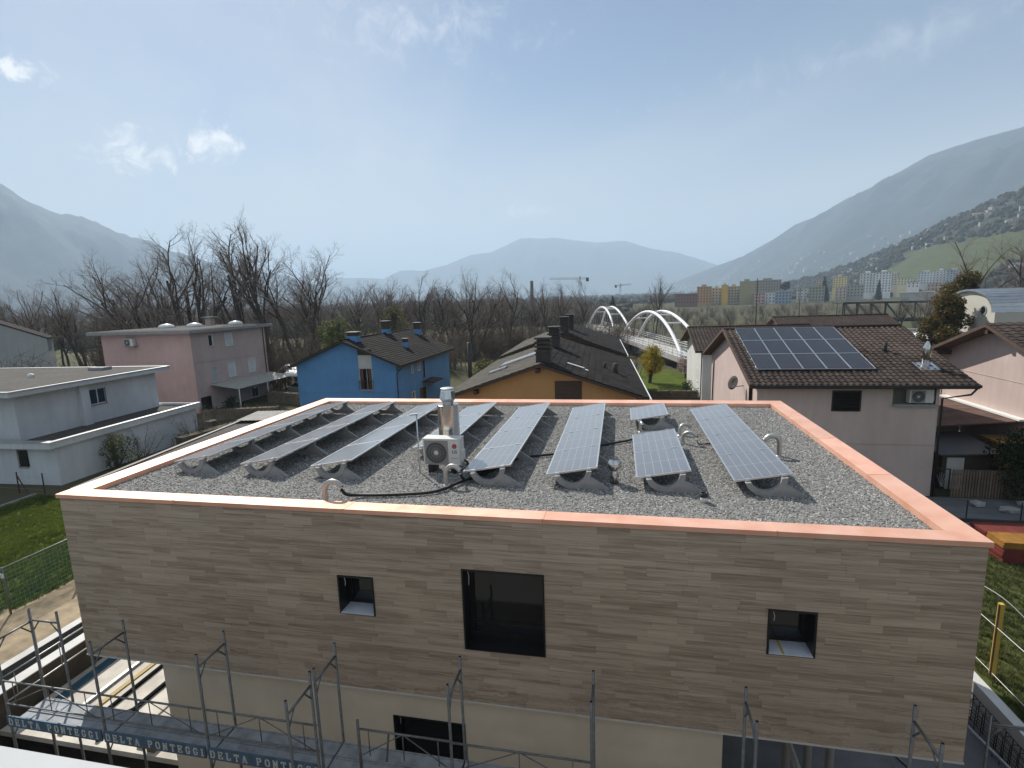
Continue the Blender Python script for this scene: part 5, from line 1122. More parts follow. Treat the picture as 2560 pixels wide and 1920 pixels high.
# slab-serif stencil letters for the toe boards
GLY = {'D': [((0, 0), (0, 1)), ((0, 1), (.42, 1)), ((.42, 1), (.62, .75)), ((.62, .75), (.62, .25)), ((.62, .25), (.42, 0)), ((.42, 0), (0, 0)), ((-.12, 0), (.1, 0)), ((-.12, 1), (.1, 1))],
       'E': [((0, 0), (0, 1)), ((-.12, 1), (.6, 1)), ((-.12, 0), (.6, 0)), ((0, .5), (.4, .5)), ((.6, 1), (.6, .78)), ((.6, 0), (.6, .22)), ((.4, .62), (.4, .38))],
       'L': [((.05, 0), (.05, 1)), ((-.12, 1), (.24, 1)), ((-.12, 0), (.58, 0)), ((.58, 0), (.58, .28))],
       'T': [((.3, 0), (.3, 1)), ((-.06, 1), (.66, 1)), ((-.06, 1), (-.06, .75)), ((.66, 1), (.66, .75)), ((.12, 0), (.48, 0))],
       'A': [((.0, 0), (.3, 1)), ((.3, 1), (.62, 0)), ((.12, .35), (.5, .35)), ((-.13, 0), (.14, 0)), ((.48, 0), (.75, 0))],
       'P': [((0, 0), (0, 1)), ((0, 1), (.45, 1)), ((.45, 1), (.6, .85)), ((.6, .85), (.6, .62)), ((.6, .62), (.45, .48)), ((.45, .48), (0, .48)), ((-.12, 0), (.18, 0)), ((-.12, 1), (.1, 1))],
       'O': [((.18, 0), (.48, 0)), ((.48, 0), (.66, .25)), ((.66, .25), (.66, .75)), ((.66, .75), (.48, 1)), ((.48, 1), (.18, 1)), ((.18, 1), (0, .75)), ((0, .75), (0, .25)), ((0, .25), (.18, 0))],
       'N': [((0, 0), (0, 1)), ((0, 1), (.58, 0)), ((.58, 0), (.58, 1)), ((-.12, 0), (.13, 0)), ((-.12, 1), (.06, 1)), ((.45, 1), (.7, 1))],
       'G': [((.62, .75), (.48, 1)), ((.48, 1), (.18, 1)), ((.18, 1), (0, .75)), ((0, .75), (0, .25)), ((0, .25), (.18, 0)), ((.18, 0), (.48, 0)), ((.48, 0), (.62, .2)), ((.62, .2), (.62, .42)), ((.38, .42), (.72, .42))],
       'I': [((.15, 0), (.15, 1)), ((-.05, 0), (.35, 0)), ((-.05, 1), (.35, 1))]}
def stencil(txt, parent, x, y, z, h, pitch):
    for c_ in txt:
        if c_ != ' ':
            m = MB()
            for i, (p, q) in enumerate(GLY[c_]):
                a, b = Vector((p[0]*h*.82, 0, p[1]*h)), Vector((q[0]*h*.82, 0, q[1]*h)); vert = abs(a.x-b.x) < abs(a.z-b.z)
                e = (b-a).normalized()*.006; yy = -i*.00006
                m.bar(a-e+Vector((0, yy, 0)), b+e+Vector((0, yy, 0)), .0035, .030 if vert else .019, (0, -1, 0)) if False else m.bar(a-e+Vector((0, yy, 0)), b+e+Vector((0, yy, 0)), .030 if vert else .019, .003, (0, -1, 0))
            m.xf(Matrix.Translation((x, y, z))); local('letter', m, M_TOEL, parent)
        x += pitch if c_ != 'I' else pitch*.6
for a, b, lb in ((-.72, 1.80, 'leftmost dark blue toe board with white stencilled lettering'), (1.80, 4.28, 'middle dark blue toe board with white stencilled lettering'), (4.28, 6.77, 'rightmost dark blue toe board with white stencilled lettering')):
    t = thing('toe_board', lb, 'toe board', (a+.03, YO-.06, ZDK), 'lettered toe boards on the scaffold')
    local('board', MB().box(0, -.015, -.02, b-a-.06, .015, .235), M_TOE, t)
    stencil('DELTA', t, .07, -.0175, .035, .145, .178); stencil('PONTEGGI', t, 1.10, -.0175, .035, .145, .176)
tag(MB().box(8.1, YO-.06, ZDK-.0, 9.28, YO-.03, 2.40).build('toe_board', mat('bright_blue_toe', (.02, .10, .26), .6, var=.3), None), 'plain bright blue toe board below the low black window', 'toe board')
tag(MB().bar((7.84, -.75, ZDK+.02), (7.86, -.62, ZDK+.55), .03, .03).build('loose_tube', M_SCAF, None), 'loose steel tube standing on the scaffold deck by the low window', 'tube')

# left: sandy strip, mesh fence with green netting
struct(MB().add([(-6.96, -7.4, .004), (-6.96, 13.8, .004), (-9.9, 13.8, .004), (-10.5, 5, .004), (-10.2, -7.4, .004)], [(0,4,3,2,1)]).build('sand_strip_ground', M_SAND))
M_FPOST = mat('grey_fence_post', (.16, .17, .16), .6, .4)
M_NET = bpy.data.materials.new('green_netting'); M_NET.use_nodes = True
_nt = M_NET.node_tree; _b = _nt.nodes['Principled BSDF']; _b.inputs['Base Color'].default_value = (.012, .11, .055, 1); _b.inputs['Roughness'].default_value = .7
_tc = _nt.nodes.new('ShaderNodeTexCoord'); _n = _nt.nodes.new('ShaderNodeTexNoise'); _n.inputs['Scale'].default_value = 1.4; _n.inputs['Detail'].default_value = 4; _nt.links.new(_tc.outputs['Object'], _n.inputs[0]); _mr = _nt.nodes.new('ShaderNodeMapRange'); _mr.inputs[1].default_value = .35; _mr.inputs[2].default_value = .7; _mr.inputs[3].default_value = .22; _mr.inputs[4].default_value = .62; _nt.links.new(_n.outputs[0], _mr.inputs[0]); _nt.links.new(_mr.outputs[0], _b.inputs['Alpha'])
fn = thing('netted_fence', 'wire fence with green netting at the left of the site', 'fence', (-9.9, 5, 0))
for y in (2.2, 4.95, 7.7, 10.4, 13.1): local('post', MB().tube([(0, y-5, 0), (0, y-5, 1.85)], .035, 8), M_FPOST, fn, True)
local('top_rail', MB().tube([(0, -2.9, 1.82), (0, 8.3, 1.82)], .018, 6), M_GALV, fn, True)
wm_ = MB()
for k in range(11): wm_.tube([(0, -2.8, .1+k*.16), (0, 8.1, .1+k*.16)], .0035, 4)
for k in range(73): wm_.tube([(0, -2.8+k*.15, .05), (0, -2.8+k*.15, 1.8)], .003, 4)
local('wire', wm_, M_GALV, fn, kind='stuff')
nn = MB(); ny, nz_ = 36, 8
for j in range(nz_+1):
    for i in range(ny+1): nn.v.append((-.05+.04*math.sin(i*1.7+j*.9), -2.8+i*10.9/ny, .12+j*(1.66)/nz_))
for j in range(nz_):
    for i in range(ny): a = j*(ny+1)+i; nn.f.append((a, a+1, a+ny+2, a+ny+1))
local('netting', nn, M_NET, fn, True)
tag(MB().box(-.14, -.02, 1.45, .04, .02, 1.62).xf(Matrix.Translation((-9.87, 4.9, 0))).build('fence_tag', M_WHITEP, None), 'small white plate tied to the netted fence post', 'plate')
gf_ = thing('garden_wire_fence', 'thin wire fence with wooden posts in front of the white house', 'fence', (-23.5, 15.6, 0))
for k, x in enumerate((-9, -6.2, -3.4, -.8, 1.2)): local('post', MB().cyl((x, 0, 0), (x+.03*(k % 2), .02, 1.35), .04, .035, 7), M_WOODD, gf_)
local('brace', MB().cyl((-.2, .05, 0), (-.78, 0, 1.2), .035, n=6), M_WOODD, gf_)
gw_ = MB()
for z in (.3, .7, 1.1): gw_.tube([(-9, 0, z), (1.2, 0, z)], .005, 4)
local('wire', gw_, M_GALV, gf_, kind='stuff')
tag(MB().box(-22.8, 13.2, 0, -22.65, 15.4, .12).build('garden_kerb', M_CONC, None), 'grey garden kerb in the shaded lawn before the white house', 'kerb')
bpy.data.objects['garden_kerb'].location = (0, 0, 0)

# right: shaded yard, wire fence, formwork stack, yellow post and strings
struct(MB().quad((22.13, 14.6, .004), (40, 14.6, .004), (40, 20.9, .004), (22.13, 20.9, .004)).build('yard_ground', mat('grey_paving', (.13, .135, .145), .9, var=.2, vs=1.0, bump=.2, bs=14, var2=.2)))
yf = thing('yard_wire_fence', 'thin wire fence along the grey yard behind the formwork stack', 'fence', (23, 17.8, 0))
for x in (.3, 4.95, 7.1, 9.2): local('post', MB().cyl((x, 0, 0), (x, 0, 1.05), .025, n=6), M_GUTTER, yf)
local('base_rail', MB().box(0, -.05, 0, 10, .05, .16), M_CHIMB, yf)
yw = MB()
for z in (.45, .75, 1.03): yw.tube([(0, 0, z), (10, 0, z)], .004, 4)
local('wire', yw, M_GUTTER, yf, kind='stuff')
M_RED = mat('red_formwork', (.15, .025, .018), .7, var=.3, vs=3); M_YEL = mat('yellow_formwork', (.28, .13, .02), .7, var=.3, vs=3)  # shade over the stack is put into these darkened colours
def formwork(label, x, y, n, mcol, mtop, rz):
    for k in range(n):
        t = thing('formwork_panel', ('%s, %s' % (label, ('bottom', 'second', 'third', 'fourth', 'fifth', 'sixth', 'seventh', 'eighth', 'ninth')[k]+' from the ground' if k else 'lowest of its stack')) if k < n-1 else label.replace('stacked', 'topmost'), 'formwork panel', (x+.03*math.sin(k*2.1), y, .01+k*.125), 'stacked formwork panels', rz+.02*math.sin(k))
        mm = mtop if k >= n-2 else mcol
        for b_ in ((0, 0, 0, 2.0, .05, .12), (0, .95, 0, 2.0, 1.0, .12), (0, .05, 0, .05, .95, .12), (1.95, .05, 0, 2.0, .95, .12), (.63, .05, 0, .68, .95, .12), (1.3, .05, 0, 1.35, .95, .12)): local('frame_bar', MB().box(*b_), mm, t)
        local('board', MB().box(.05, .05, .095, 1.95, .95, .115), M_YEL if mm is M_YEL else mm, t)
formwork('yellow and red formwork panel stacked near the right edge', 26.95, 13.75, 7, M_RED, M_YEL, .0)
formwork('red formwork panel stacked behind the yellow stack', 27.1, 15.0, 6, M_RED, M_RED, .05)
bp_ = thing('yellow_post', 'yellow timber post with strings beside the right retaining wall', 'post', (22.45, 6.7, 0))
local('post', MB().bar((0, 0, 0), (.02, .0, 2.25), .12, .10), mat('yellow_timber', (.60, .40, .08), .6, var=.15, vs=3, stretch=(1, 1, .3)), bp_); local('edge_strip', MB().bar((-.063, -.03, .02), (-.043, -.03, 2.24), .025, .05), M_PLANKB, bp_)
for z, lb in ((1.55, 'upper white string tied to the yellow post'), (.18, 'lower white string near the foot of the yellow post')):
    tag(MB().tube([(22.36, 13.5, z), (22.40, 6.6, z), (22.36, -2, z+.05)], .009, 5).build('string', M_WHITEP, None), lb, 'string')
tag(MB().tube(smooth_path([(22.3, 9.5, 1.9), (22.4, 7.6, 2.35), (22.6, 6.4, 2.3), (23.0, 5.2, 1.5), (23.3, 4.6, .6), (23.4, 4.4, .02)]), .014, 6).build('hose', mat('grey_hose', (.35, .35, .34), .6), None, True), 'grey hose arching over the yellow post into the grass', 'hose')
# scaffold parts lying in the right-hand yard
for i, (a, b, r_, lb) in enumerate((((20.9, 5.6, -.3), (21.5, 2.2, -.4), .045, 'thick steel tube propped along the right retaining wall'), ((19.2, 4.6, -1.02), (20.9, 1.0, -1.02), .024, 'thin steel tube lying in the dark right yard'), ((18.6, 3.9, -1.02), (20.6, -1.2, -1.02), .024, 'second thin steel tube lying in the dark right yard'), ((19.0, 4.2, -1.0), (21.4, 2.6, -1.0), .02, 'steel tube lying across the others in the right yard'))):
    tag(MB().cyl(a, b, r_, n=8).build('steel_tube', M_GALV, None, True), lb, 'tube', 'steel tubes in the right yard')

# ------------------------------------------------------------------ vegetation
M_BARK = mat('winter_bark', (.085, .070, .060), .95, var=.3, vs=2, spec=.1)
M_TWIG = mat('bare_twigs', (.24, .20, .17), .95, var=.3, vs=.8, spec=.1)
M_TWIGD = mat('thicket_twigs', (.15, .12, .09), .95, var=.45, vs=.25, spec=.1, perobj=.2)
def bare_tree(seed, H, lean=(0, 0), spread=.62, levels=4, trunks=1, kids=(7, 7, 7, 5), r0=None):
    """forking leafless tree: limbs (trunk) and fine twigs (crown) as two meshes"""
    R = random.Random(seed); tm, cm2 = MB(), MB()
    def branch(p, d, L_, r, lev):
        n = 5 if lev == 0 else (4 if lev < 3 else 3); pts = [p.copy()]; dd = d.copy()
        for i in range(n):
            w = (.10, .16, .20, .26, .30)[lev]
            dd = (dd+Vector((R.gauss(0, w), R.gauss(0, w), R.gauss(0, w*.6)+(.05 if lev else .02)))).normalized(); pts.append(pts[-1]+dd*L_/n)
        rad = [max(r*(1-.62*i/n), .0045) for i in range(n+1)]
        (tm if lev < 2 else cm2).tube(pts, rad, (7, 5, 4, 3, 3)[lev], False)
        if lev >= levels: return
        k = kids[lev]; lo = .42 if lev == 0 else .22
        for i in range(k):
            t = lo+(1-lo)*(i+R.random()*.8)/k; t = min(t, .99); j = min(int(t*n), n-1); q = pts[j].lerp(pts[j+1], t*n-j)
            ax = (pts[j+1]-pts[j]).normalized(); a = R.uniform(0, 6.283)
            s = ax.orthogonal().normalized(); s.rotate(Matrix.Rotation(a, 3, ax))
            sp = spread*R.uniform(.7, 1.25)*(1.12 if lev else .95)
            nd = (ax*math.cos(sp)+s*math.sin(sp)+Vector((lean[0]*.25, lean[1]*.25, .10))).normalized()
            branch(q, nd, L_*R.uniform(.42, .66)*(1.12-.45*t if lev == 0 else 1-.35*t)*(1.15 if lev == 0 else 1), rad[j]*(R.uniform(.55, .72) if lev == 0 else R.uniform(.42, .58)), lev+1)
    for t in range(trunks):
        d = Vector((lean[0]+(R.uniform(-.35, .35) if trunks > 1 else 0), lean[1]+(R.uniform(-.3, .3) if trunks > 1 else 0), 1)).normalized()
        branch(Vector((R.uniform(-.4, .4) if trunks > 1 else 0, 0, -.3)), d, H*.72*R.uniform(.88, 1.05), r0 or H*.016, 0)
    zmax = max(v[2] for v in cm2.v); k = H/zmax
    for m in (tm, cm2): m.v = [(x*k, y*k, z*k) for x, y, z in m.v]
    return tm.mesh('trunk', M_BARK), cm2.mesh('crown', M_TWIG)
PROTO = {'wide': bare_tree(3, 20, (-.22, 0), .66, 4, 2), 'lean': bare_tree(8, 20, (-.42, .05), .60, 4, 1, (7, 7, 7, 5)), 'fork': bare_tree(21, 20, (-.12, 0), .60, 4, 3, (5, 6, 7, 5)),
         'tall': bare_tree(14, 20, (.03, 0), .46, 4, 1, (10, 6, 5, 5)), 'round': bare_tree(33, 20, (0, 0), .58, 4, 1, (9, 6, 6, 5)), 'slim': bare_tree(40, 20, (-.05, 0), .40, 4, 2, (9, 6, 5, 4))}
def put_tree(kind, x, y, H, rz, label, group='bare trees along the river', name='bare_tree'):
    if group == 'bare trees along the river': H *= 1.12
    t = thing(name, label, 'tree', (x, y, gz(x, y)), group, rz); t.scale = (H/20,)*3
    for nm, me in zip(('trunk', 'crown'), PROTO[kind]):
        o = bpy.data.objects.new(nm, me); C.objects.link(o); o.parent = t
    return t
NAMED = [('wide', -51.5, 42.8+9, 17.0, .3, 'bare tree rising between the grey gable and the pink house'), ('fork', -58, 60, 19, 1.0, 'broad bare tree left of the pink house roof'), ('lean', -44.0, 53.0, 20.5, .1, 'big leaning bare tree behind the left end of the pink house roof'), ('fork', -47.0, 55.5, 20.5, -.2, 'forked bare tree behind the pink house chimney'),
         ('lean', -38.6, 57.5, 21.5, -.05, 'tall leaning bare tree above the middle of the pink house roof'), ('lean', -40.0, 61, 20.5, .3, 'leaning bare tree just behind the pink house skylights'), ('tall', -36.2, 57.2, 21.8, .5, 'tallest upright bare tree above the right end of the pink house'), ('wide', -33.0, 60.5, 18.5, .6, 'bare tree leaning left right of the pink house'),
         ('fork', -34.5, 69, 17.5, 2.0, 'bare forked tree behind the pale green willow'), ('tall', 23.1, 160.8, 19.5, 1.1, 'lone rounded bare tree above the white bridge arches'), ('wide', 61.5, 75, 17.5, 2.6, 'dark bare tree behind the barrel roof building'), ('round', 63.5, 68, 18.5, 1.2, 'bare tree at the right edge above the barrel roof'), ('round', 20.0, 158, 14, 2.2, 'smaller bare tree left of the lone rounded tree')]
for a in NAMED: put_tree(*a)
tr_rng = random.Random(5)
def azpos(az, r): return CAM[0]+r*math.sin(az), CAM[1]+r*math.cos(az)
for i in range(96):
    az = -1.02+i*(1.12)/96+tr_rng.uniform(-.012, .012)
    r = tr_rng.uniform(98, 150) if az < -.12 else tr_rng.uniform(104, 190)
    if -.06 < az: r = tr_rng.uniform(170, 260)
    H = tr_rng.uniform(13.5, 18.0)*(1.06 if -.5 < az < -.1 else 1.0)
    if az > -.06: H = tr_rng.uniform(9, 14)
    if az < -.62: H *= .9
    x, y = azpos(az, r)
    put_tree(tr_rng.choice(('tall', 'round', 'round', 'fork', 'wide')), x, y, H, tr_rng.uniform(0, 6.28), 'leafless riverside tree in the belt behind '+('the white and grey houses' if az < -.78 else 'the pink house' if az < -.52 else 'the blue house' if az < -.22 else 'the orange house' if az < -.05 else 'the white bridge'), 'leafless trees in the riverside belt')
for i in range(34):
    az = .10+i*.018+tr_rng.uniform(-.01, .01); r = tr_rng.uniform(150, 330); x, y = azpos(az, r)
    put_tree(tr_rng.choice(('round', 'slim', 'tall')), x, y, tr_rng.uniform(6, 10.5), tr_rng.uniform(0, 6.28), 'low leafless tree before the distant apartment blocks', 'leafless trees before the distant town')
for k, (az, r) in enumerate(((.40, 145), (.43, 160), (.47, 120), (.52, 105), (.55, 130), (.50, 150))):
    x, y = azpos(az, r); put_tree(('round', 'tall', 'fork')[k % 3], x, y, tr_rng.uniform(11, 15.5), k*1.1, 'leafless tree behind the barrel roof building', 'leafless trees behind the barrel roof building')
# the dense undergrowth of the belt: one mass of brushwood
def brush(seed, H):
    R = random.Random(seed); m = MB()
    for s in range(16):
        a = R.uniform(0, 6.28); q = Vector((math.cos(a)*R.uniform(0, 1.8), math.sin(a)*R.uniform(0, 1.8), -.2)); d = Vector((R.gauss(0, .22), R.gauss(0, .22), 1)).normalized(); L_ = H*R.uniform(.6, 1.1); pts = [q]
        for i in range(4): d = (d+Vector((R.gauss(0, .12), R.gauss(0, .12), 0))).normalized(); pts.append(pts[-1]+d*L_/4)
        m.tube(pts, [.05, .04, .03, .02, .01], 3, False)
        for k in range(12):
            t = R.uniform(.2, 1)*3.99; j = int(t); p = pts[j].lerp(pts[j+1], t-j); dd = Vector((R.gauss(0, 1), R.gauss(0, 1), R.uniform(.3, 1.6))).normalized(); e = p+dd*R.uniform(.6, 1.7)
            m.tube([p, p.lerp(e, .5)+Vector((R.gauss(0, .1), R.gauss(0, .1), 0)), e], [.018, .013, .007], 3, False)
    return np.array(m.v), m.f
BR = [brush(60+k, 6.0) for k in range(4)]
bv, bf = [], []; nb = 0; br_rng = random.Random(9)
def add_brush(x, y, s):
    global nb
    v, f = br_rng.choice(BR); a = br_rng.uniform(0, 6.28); c, sn = math.cos(a), math.sin(a)
    w = np.stack([(v[:, 0]*c-v[:, 1]*sn)*s*1.25+x, (v[:, 0]*sn+v[:, 1]*c)*s*1.25+y, v[:, 2]*s+gz(x, y)], 1); bv.append(w); bf.extend([tuple(i+nb for i in q) for q in f]); nb += len(v)
for i in range(230):
    az = br_rng.uniform(-1.05, .02); r = br_rng.uniform(80, 125) if i % 3 else br_rng.uniform(72, 90)
    if az > -.30 and r < 100: r = br_rng.uniform(100, 135)
    x, y = azpos(az, r)
    if -46 < x < -28 and y < 51.5: continue
    if -20 < x < 16 and y < 62: continue
    if x < -50 and y < 56: continue
    add_brush(x, y, br_rng.uniform(.8, 1.5))
for i in range(190):
    az = br_rng.uniform(.0, .48); r = br_rng.uniform(140, 430)
    x, y = azpos(az, r); add_brush(x, y, br_rng.uniform(.6, 1.15))
me = bpy.data.meshes.new('undergrowth'); me.from_pydata(np.concatenate(bv).tolist(), [], bf); me.materials.append(M_TWIGD); link('undergrowth', me, None, 'stuff')['label'] = 'dense dark brushwood of the riverside belt'

def leaf_mesh(name, material, blobs, n, s, seed, flat=.0, stem=False):
    """many small leaf faces spread through several clump volumes; blobs: (x,y,z,rx,ry,rz)"""
    R = np.random.RandomState(seed); vs, fs = [], []
    wts = np.array([b[3]*b[4]*b[5] for b in blobs])**.75; wts /= wts.sum(); cnt = 0
    for b, w in zip(blobs, wts):
        k = max(8, int(n*w)); d = R.normal(size=(k, 3)); d /= np.linalg.norm(d, axis=1)[:, None]; rr = R.uniform(.35, 1, k)**.6*(1+.14*np.sin(d[:, 0]*7+seed)*np.cos(d[:, 2]*6))
        p = d*rr[:, None]*np.array(b[3:6])+np.array(b[:3])
        u = R.normal(size=(k, 3)); u /= np.linalg.norm(u, axis=1)[:, None]; t = R.normal(size=(k, 3)); v = np.cross(u, t); v /= np.linalg.norm(v, axis=1)[:, None]
        sz = s*R.uniform(.6, 1.4, k)[:, None]
        q = np.stack([p-u*sz, p-v*sz*.5, p+u*sz, p+v*sz*.5], 1).reshape(-1, 3); vs.append(q); fs.extend([(cnt+4*i, cnt+4*i+1, cnt+4*i+2, cnt+4*i+3) for i in range(k)]); cnt += 4*k
    me = bpy.data.meshes.new(name); me.from_pydata(np.concatenate(vs).tolist(), [], fs); me.materials.append(material); return me
def leaf_mat(name, c1, c2, sc=1.2):
    m = bpy.data.materials.new(name); m.use_nodes = True; nt = m.node_tree; N = nt.nodes; L = nt.links; b = N['Principled BSDF']; b.inputs['Roughness'].default_value = .6; b.inputs['Specular IOR Level'].default_value = .25
    ge = N.new('ShaderNodeNewGeometry'); n = N.new('ShaderNodeTexNoise'); n.inputs['Scale'].default_value = sc; n.inputs['Detail'].default_value = 3; L.new(ge.outputs['Position'], n.inputs['Vector'])
    ad = N.new('ShaderNodeMath'); ad.operation = 'MULTIPLY_ADD'; ad.inputs[1].default_value = .35; L.new(ge.outputs['Random Per Island'], ad.inputs[0]); L.new(n.outputs[0], ad.inputs[2])
    r = N.new('ShaderNodeValToRGB'); L.new(ad.outputs[0], r.inputs[0]); e = r.color_ramp.elements; e[0].position = .40; e[0].color = (*c1, 1); e[1].position = .85; e[1].color = (*c2, 1); L.new(r.outputs[0], b.inputs['Base Color'])
    tr_ = N.new('ShaderNodeBsdfTranslucent'); L.new(r.outputs[0], tr_.inputs[0]); mx = N.new('ShaderNodeMixShader'); mx.inputs[0].default_value = .35; L.new(b.outputs[0], mx.inputs[1]); L.new(tr_.outputs[0], mx.inputs[2]); L.new(mx.outputs[0], N['Material Output'].inputs[0]); return m
LM_WILL = leaf_mat('spring_willow', (.075, .095, .025), (.17, .20, .05)); LM_WILL2 = leaf_mat('dull_willow', (.075, .075, .035), (.13, .13, .05)); LM_FORS = leaf_mat('forsythia', (.16, .17, .02), (.42, .30, .02)); LM_DARK = leaf_mat('dark_evergreen', (.012, .022, .010), (.035, .055, .018)); LM_CON = leaf_mat('dark_conifer', (.012, .022, .016), (.03, .045, .025))
LM_RUST = leaf_mat('rusty_evergreen', (.045, .045, .012), (.16, .11, .025)); LM_HEDGE = leaf_mat('hedge_green', (.018, .028, .010), (.05, .065, .022)); LM_BUSH = leaf_mat('yellow_green_bush', (.05, .06, .015), (.14, .14, .035)); LM_PINK = leaf_mat('pale_blossom', (.20, .14, .13), (.45, .34, .32))
def leafy(name, label, x, y, blobs, n, s, material, seed, trunk_h=1.0, trunk_r=.1, cat='tree', stems=5):
    t = thing(name, label, cat, (x, y, gz(x, y)))
    R = random.Random(seed); m = MB()
    for k in range(stems):
        b = R.choice(blobs); q = Vector((b[0]+R.uniform(-.5, .5)*b[3], b[1]+R.uniform(-.5, .5)*b[4], b[2]+R.uniform(-.2, .5)*b[5])); o = Vector((R.uniform(-.15, .15), R.uniform(-.15, .15), -.1))
        m.tube([o, Vector((q.x*.25, q.y*.25, max(trunk_h, q.z*.4))), q.lerp(Vector((0, 0, q.z)), .25), q], [trunk_r, trunk_r*.75, trunk_r*.45, trunk_r*.15], 6, False)
    local('trunk', m, M_BARK, t)
    o = bpy.data.objects.new('crown', leaf_mesh('crown', material, blobs, n, s, seed)); C.objects.link(o); o.parent = t; return t
def clumps(seed, n, rx, ry, z0, z1, br):
    R = random.Random(seed); out = []
    for k in range(n):
        f = (k+.5)/n; z = z0+(z1-z0)*f; w = math.sin(math.pi*(.18+.75*f)); a = R.uniform(0, 6.28); d = R.uniform(0, .85)*w
        out.append((math.cos(a)*rx*d, math.sin(a)*ry*d, z, br*R.uniform(.7, 1.25), br*R.uniform(.7, 1.25), br*R.uniform(.6, 1.1)))
    return out
leafy('willow_tree', 'pale green spring willow behind the blue house', -22.4, 51.5, clumps(1, 26, 3.2, 3.0, 1.6, 8.6, 1.25), 5200, .13, LM_WILL, 1, 2, .2, stems=14)
leafy('willow_tree', 'duller green spring tree behind the blue house ridge', -22.5, 68.0, clumps(2, 24, 4.2, 3.4, 2.2, 10.0, 1.5), 3600, .14, LM_WILL2, 2, 3, .22, stems=20)
leafy('forsythia_bush', 'yellow flowering round bush on the green lawn by the bridge', 15.9, 57.1, clumps(3, 18, 1.8, 1.7, 1.3, 4.4, .8), 3600, .10, LM_FORS, 3, 1.3, .12, 'bush', 8)
leafy('blossom_shrub', 'pale pinkish blossoming shrub at the near end of the bridge', 20.6, 61.5, clumps(4, 10, 1.8, 1.2, .6, 2.4, .7), 1300, .09, LM_PINK, 4, .6, .05, 'bush', 9); leafy('dark_shrub', 'dark shrub at the foot of the bridge arch', 22.8, 60.2, clumps(5, 10, 1.6, 1.2, .6, 2.8, .8), 1500, .10, LM_DARK, 5, .5, .08, 'bush')
leafy('rusty_tree', 'rusty green evergreen tree left of the barrel roof building', 49.6, 61.5, clumps(6, 34, 2.2, 2.2, 1.6, 8.8, 1.15), 14000, .17, LM_RUST, 6, 2, .2); leafy('rusty_tree', 'rusty tree top behind the barrel roof', 58.0, 74.5, clumps(7, 24, 3.0, 2.4, 5.0, 11.6, 1.35), 8000, .18, LM_RUST, 7, 4, .2)
leafy('yellow_shrub', 'yellow green shrub below the steel truss bridge', 41.0, 72.5, clumps(8, 14, 2.4, 1.8, 1.2, 6.4, 1.0), 1600, .12, LM_BUSH, 8, 1.4, .1, 'bush', 14)
leafy('evergreen_bush', 'yellow topped evergreen bush left of the pink house', -46.8, 37.6, clumps(9, 16, 3.0, 2.0, .8, 4.9, 1.0), 3200, .11, LM_BUSH, 9, .8, .1, 'bush'); leafy('dark_bush', 'large dark evergreen bush in the shaded right-hand garden', 32.3, 21.2, clumps(10, 22, 2.2, 1.6, .6, 3.1, .85), 5200, .08, LM_DARK, 10, .5, .1, 'bush')
leafy('garden_shrub', 'leafy olive shrub in front of the white house corner', -22.0, 20.2, clumps(11, 12, 1.2, 1.7, .4, 2.3, .6), 1700, .07, LM_BUSH, 11, .4, .05, 'bush', 12); leafy('round_bush', 'clipped green bush between the blue house and the orange house', -4.6, 54.5, clumps(12, 12, 2.6, 1.8, .8, 3.0, .9), 2600, .10, LM_BUSH, 12, .5, .1, 'bush')
leafy('lawn_shrub', 'low green shrub against the small white house on the lawn', 19.4, 50.4, clumps(13, 8, .8, 1.1, .3, 1.1, .5), 900, .07, LM_HEDGE, 13, .3, .05, 'bush')
leafy('courtyard_shrub', 'dark shrub beside the pink house garage', -27.6, 38.2, clumps(14, 8, .9, .9, .4, 1.6, .5), 900, .08, LM_DARK, 14, .4, .05, 'bush')
leafy('conifer_tree', 'dark conical conifer far beyond the bridge', 8.4, 321.1, [(0, 0, 2+k*1.35, 3.9-k*.42, 3.9-k*.42, 1.3) for k in range(9)], 2400, .5, LM_CON, 15, 2, .3); leafy('conifer_tree', 'dark pointed cypress before the white apartment tower', 272, 600, [(0, 0, 2+k*1.9, 3.6-k*.33, 3.6-k*.33, 1.8) for k in range(10)], 1600, .8, LM_CON, 16, 2, .3); leafy('conifer_tree', 'tall dark cypress left of the yellow apartment block', 215, 582, [(0, 0, 2+k*2.3, 5.2-k*.45, 5.2-k*.45, 2.2) for k in range(10)], 1800, .9, LM_CON, 17, 2, .3); leafy('pine_tree', 'round-topped dark pine above the olive apartment block', 186, 610, [(0, 0, 17, 5, 5, 3.2), (2, 0, 19.5, 3.5, 3.5, 2.5)], 900, .8, LM_CON, 18, 12, .4)
# bare garden shrubs by the white house
def bare_shrub(name, label, x, y, H, seed, n=18):
    t = thing(name, label, 'bush', (x, y, gz(x, y))); R = random.Random(seed); m, tw = MB(), MB()
    for s in range(n):
        d = Vector((R.gauss(0, .5), R.gauss(0, .5), 1)).normalized(); p = Vector((R.uniform(-.4, .4), R.uniform(-.4, .4), -.05)); L_ = H*R.uniform(.6, 1.1); pts = [p]
        for i in range(4): d = (d+Vector((R.gauss(0, .14), R.gauss(0, .14), .04))).normalized(); pts.append(pts[-1]+d*L_/4)
        m.tube(pts, [.03, .024, .018, .012, .006], 4, False)
        for k in range(14):
            tt = R.uniform(.25, 1)*3.99; j = int(tt); q = pts[j].lerp(pts[j+1], tt-j); e = q+Vector((R.gauss(0, 1), R.gauss(0, 1), R.uniform(.2, 1.4))).normalized()*R.uniform(.25, .75)
            tw.tube([q, e], [.010, .004], 3, False)
    local('trunk', m, M_BARK, t); local('crown', tw, M_TWIG, t); return t
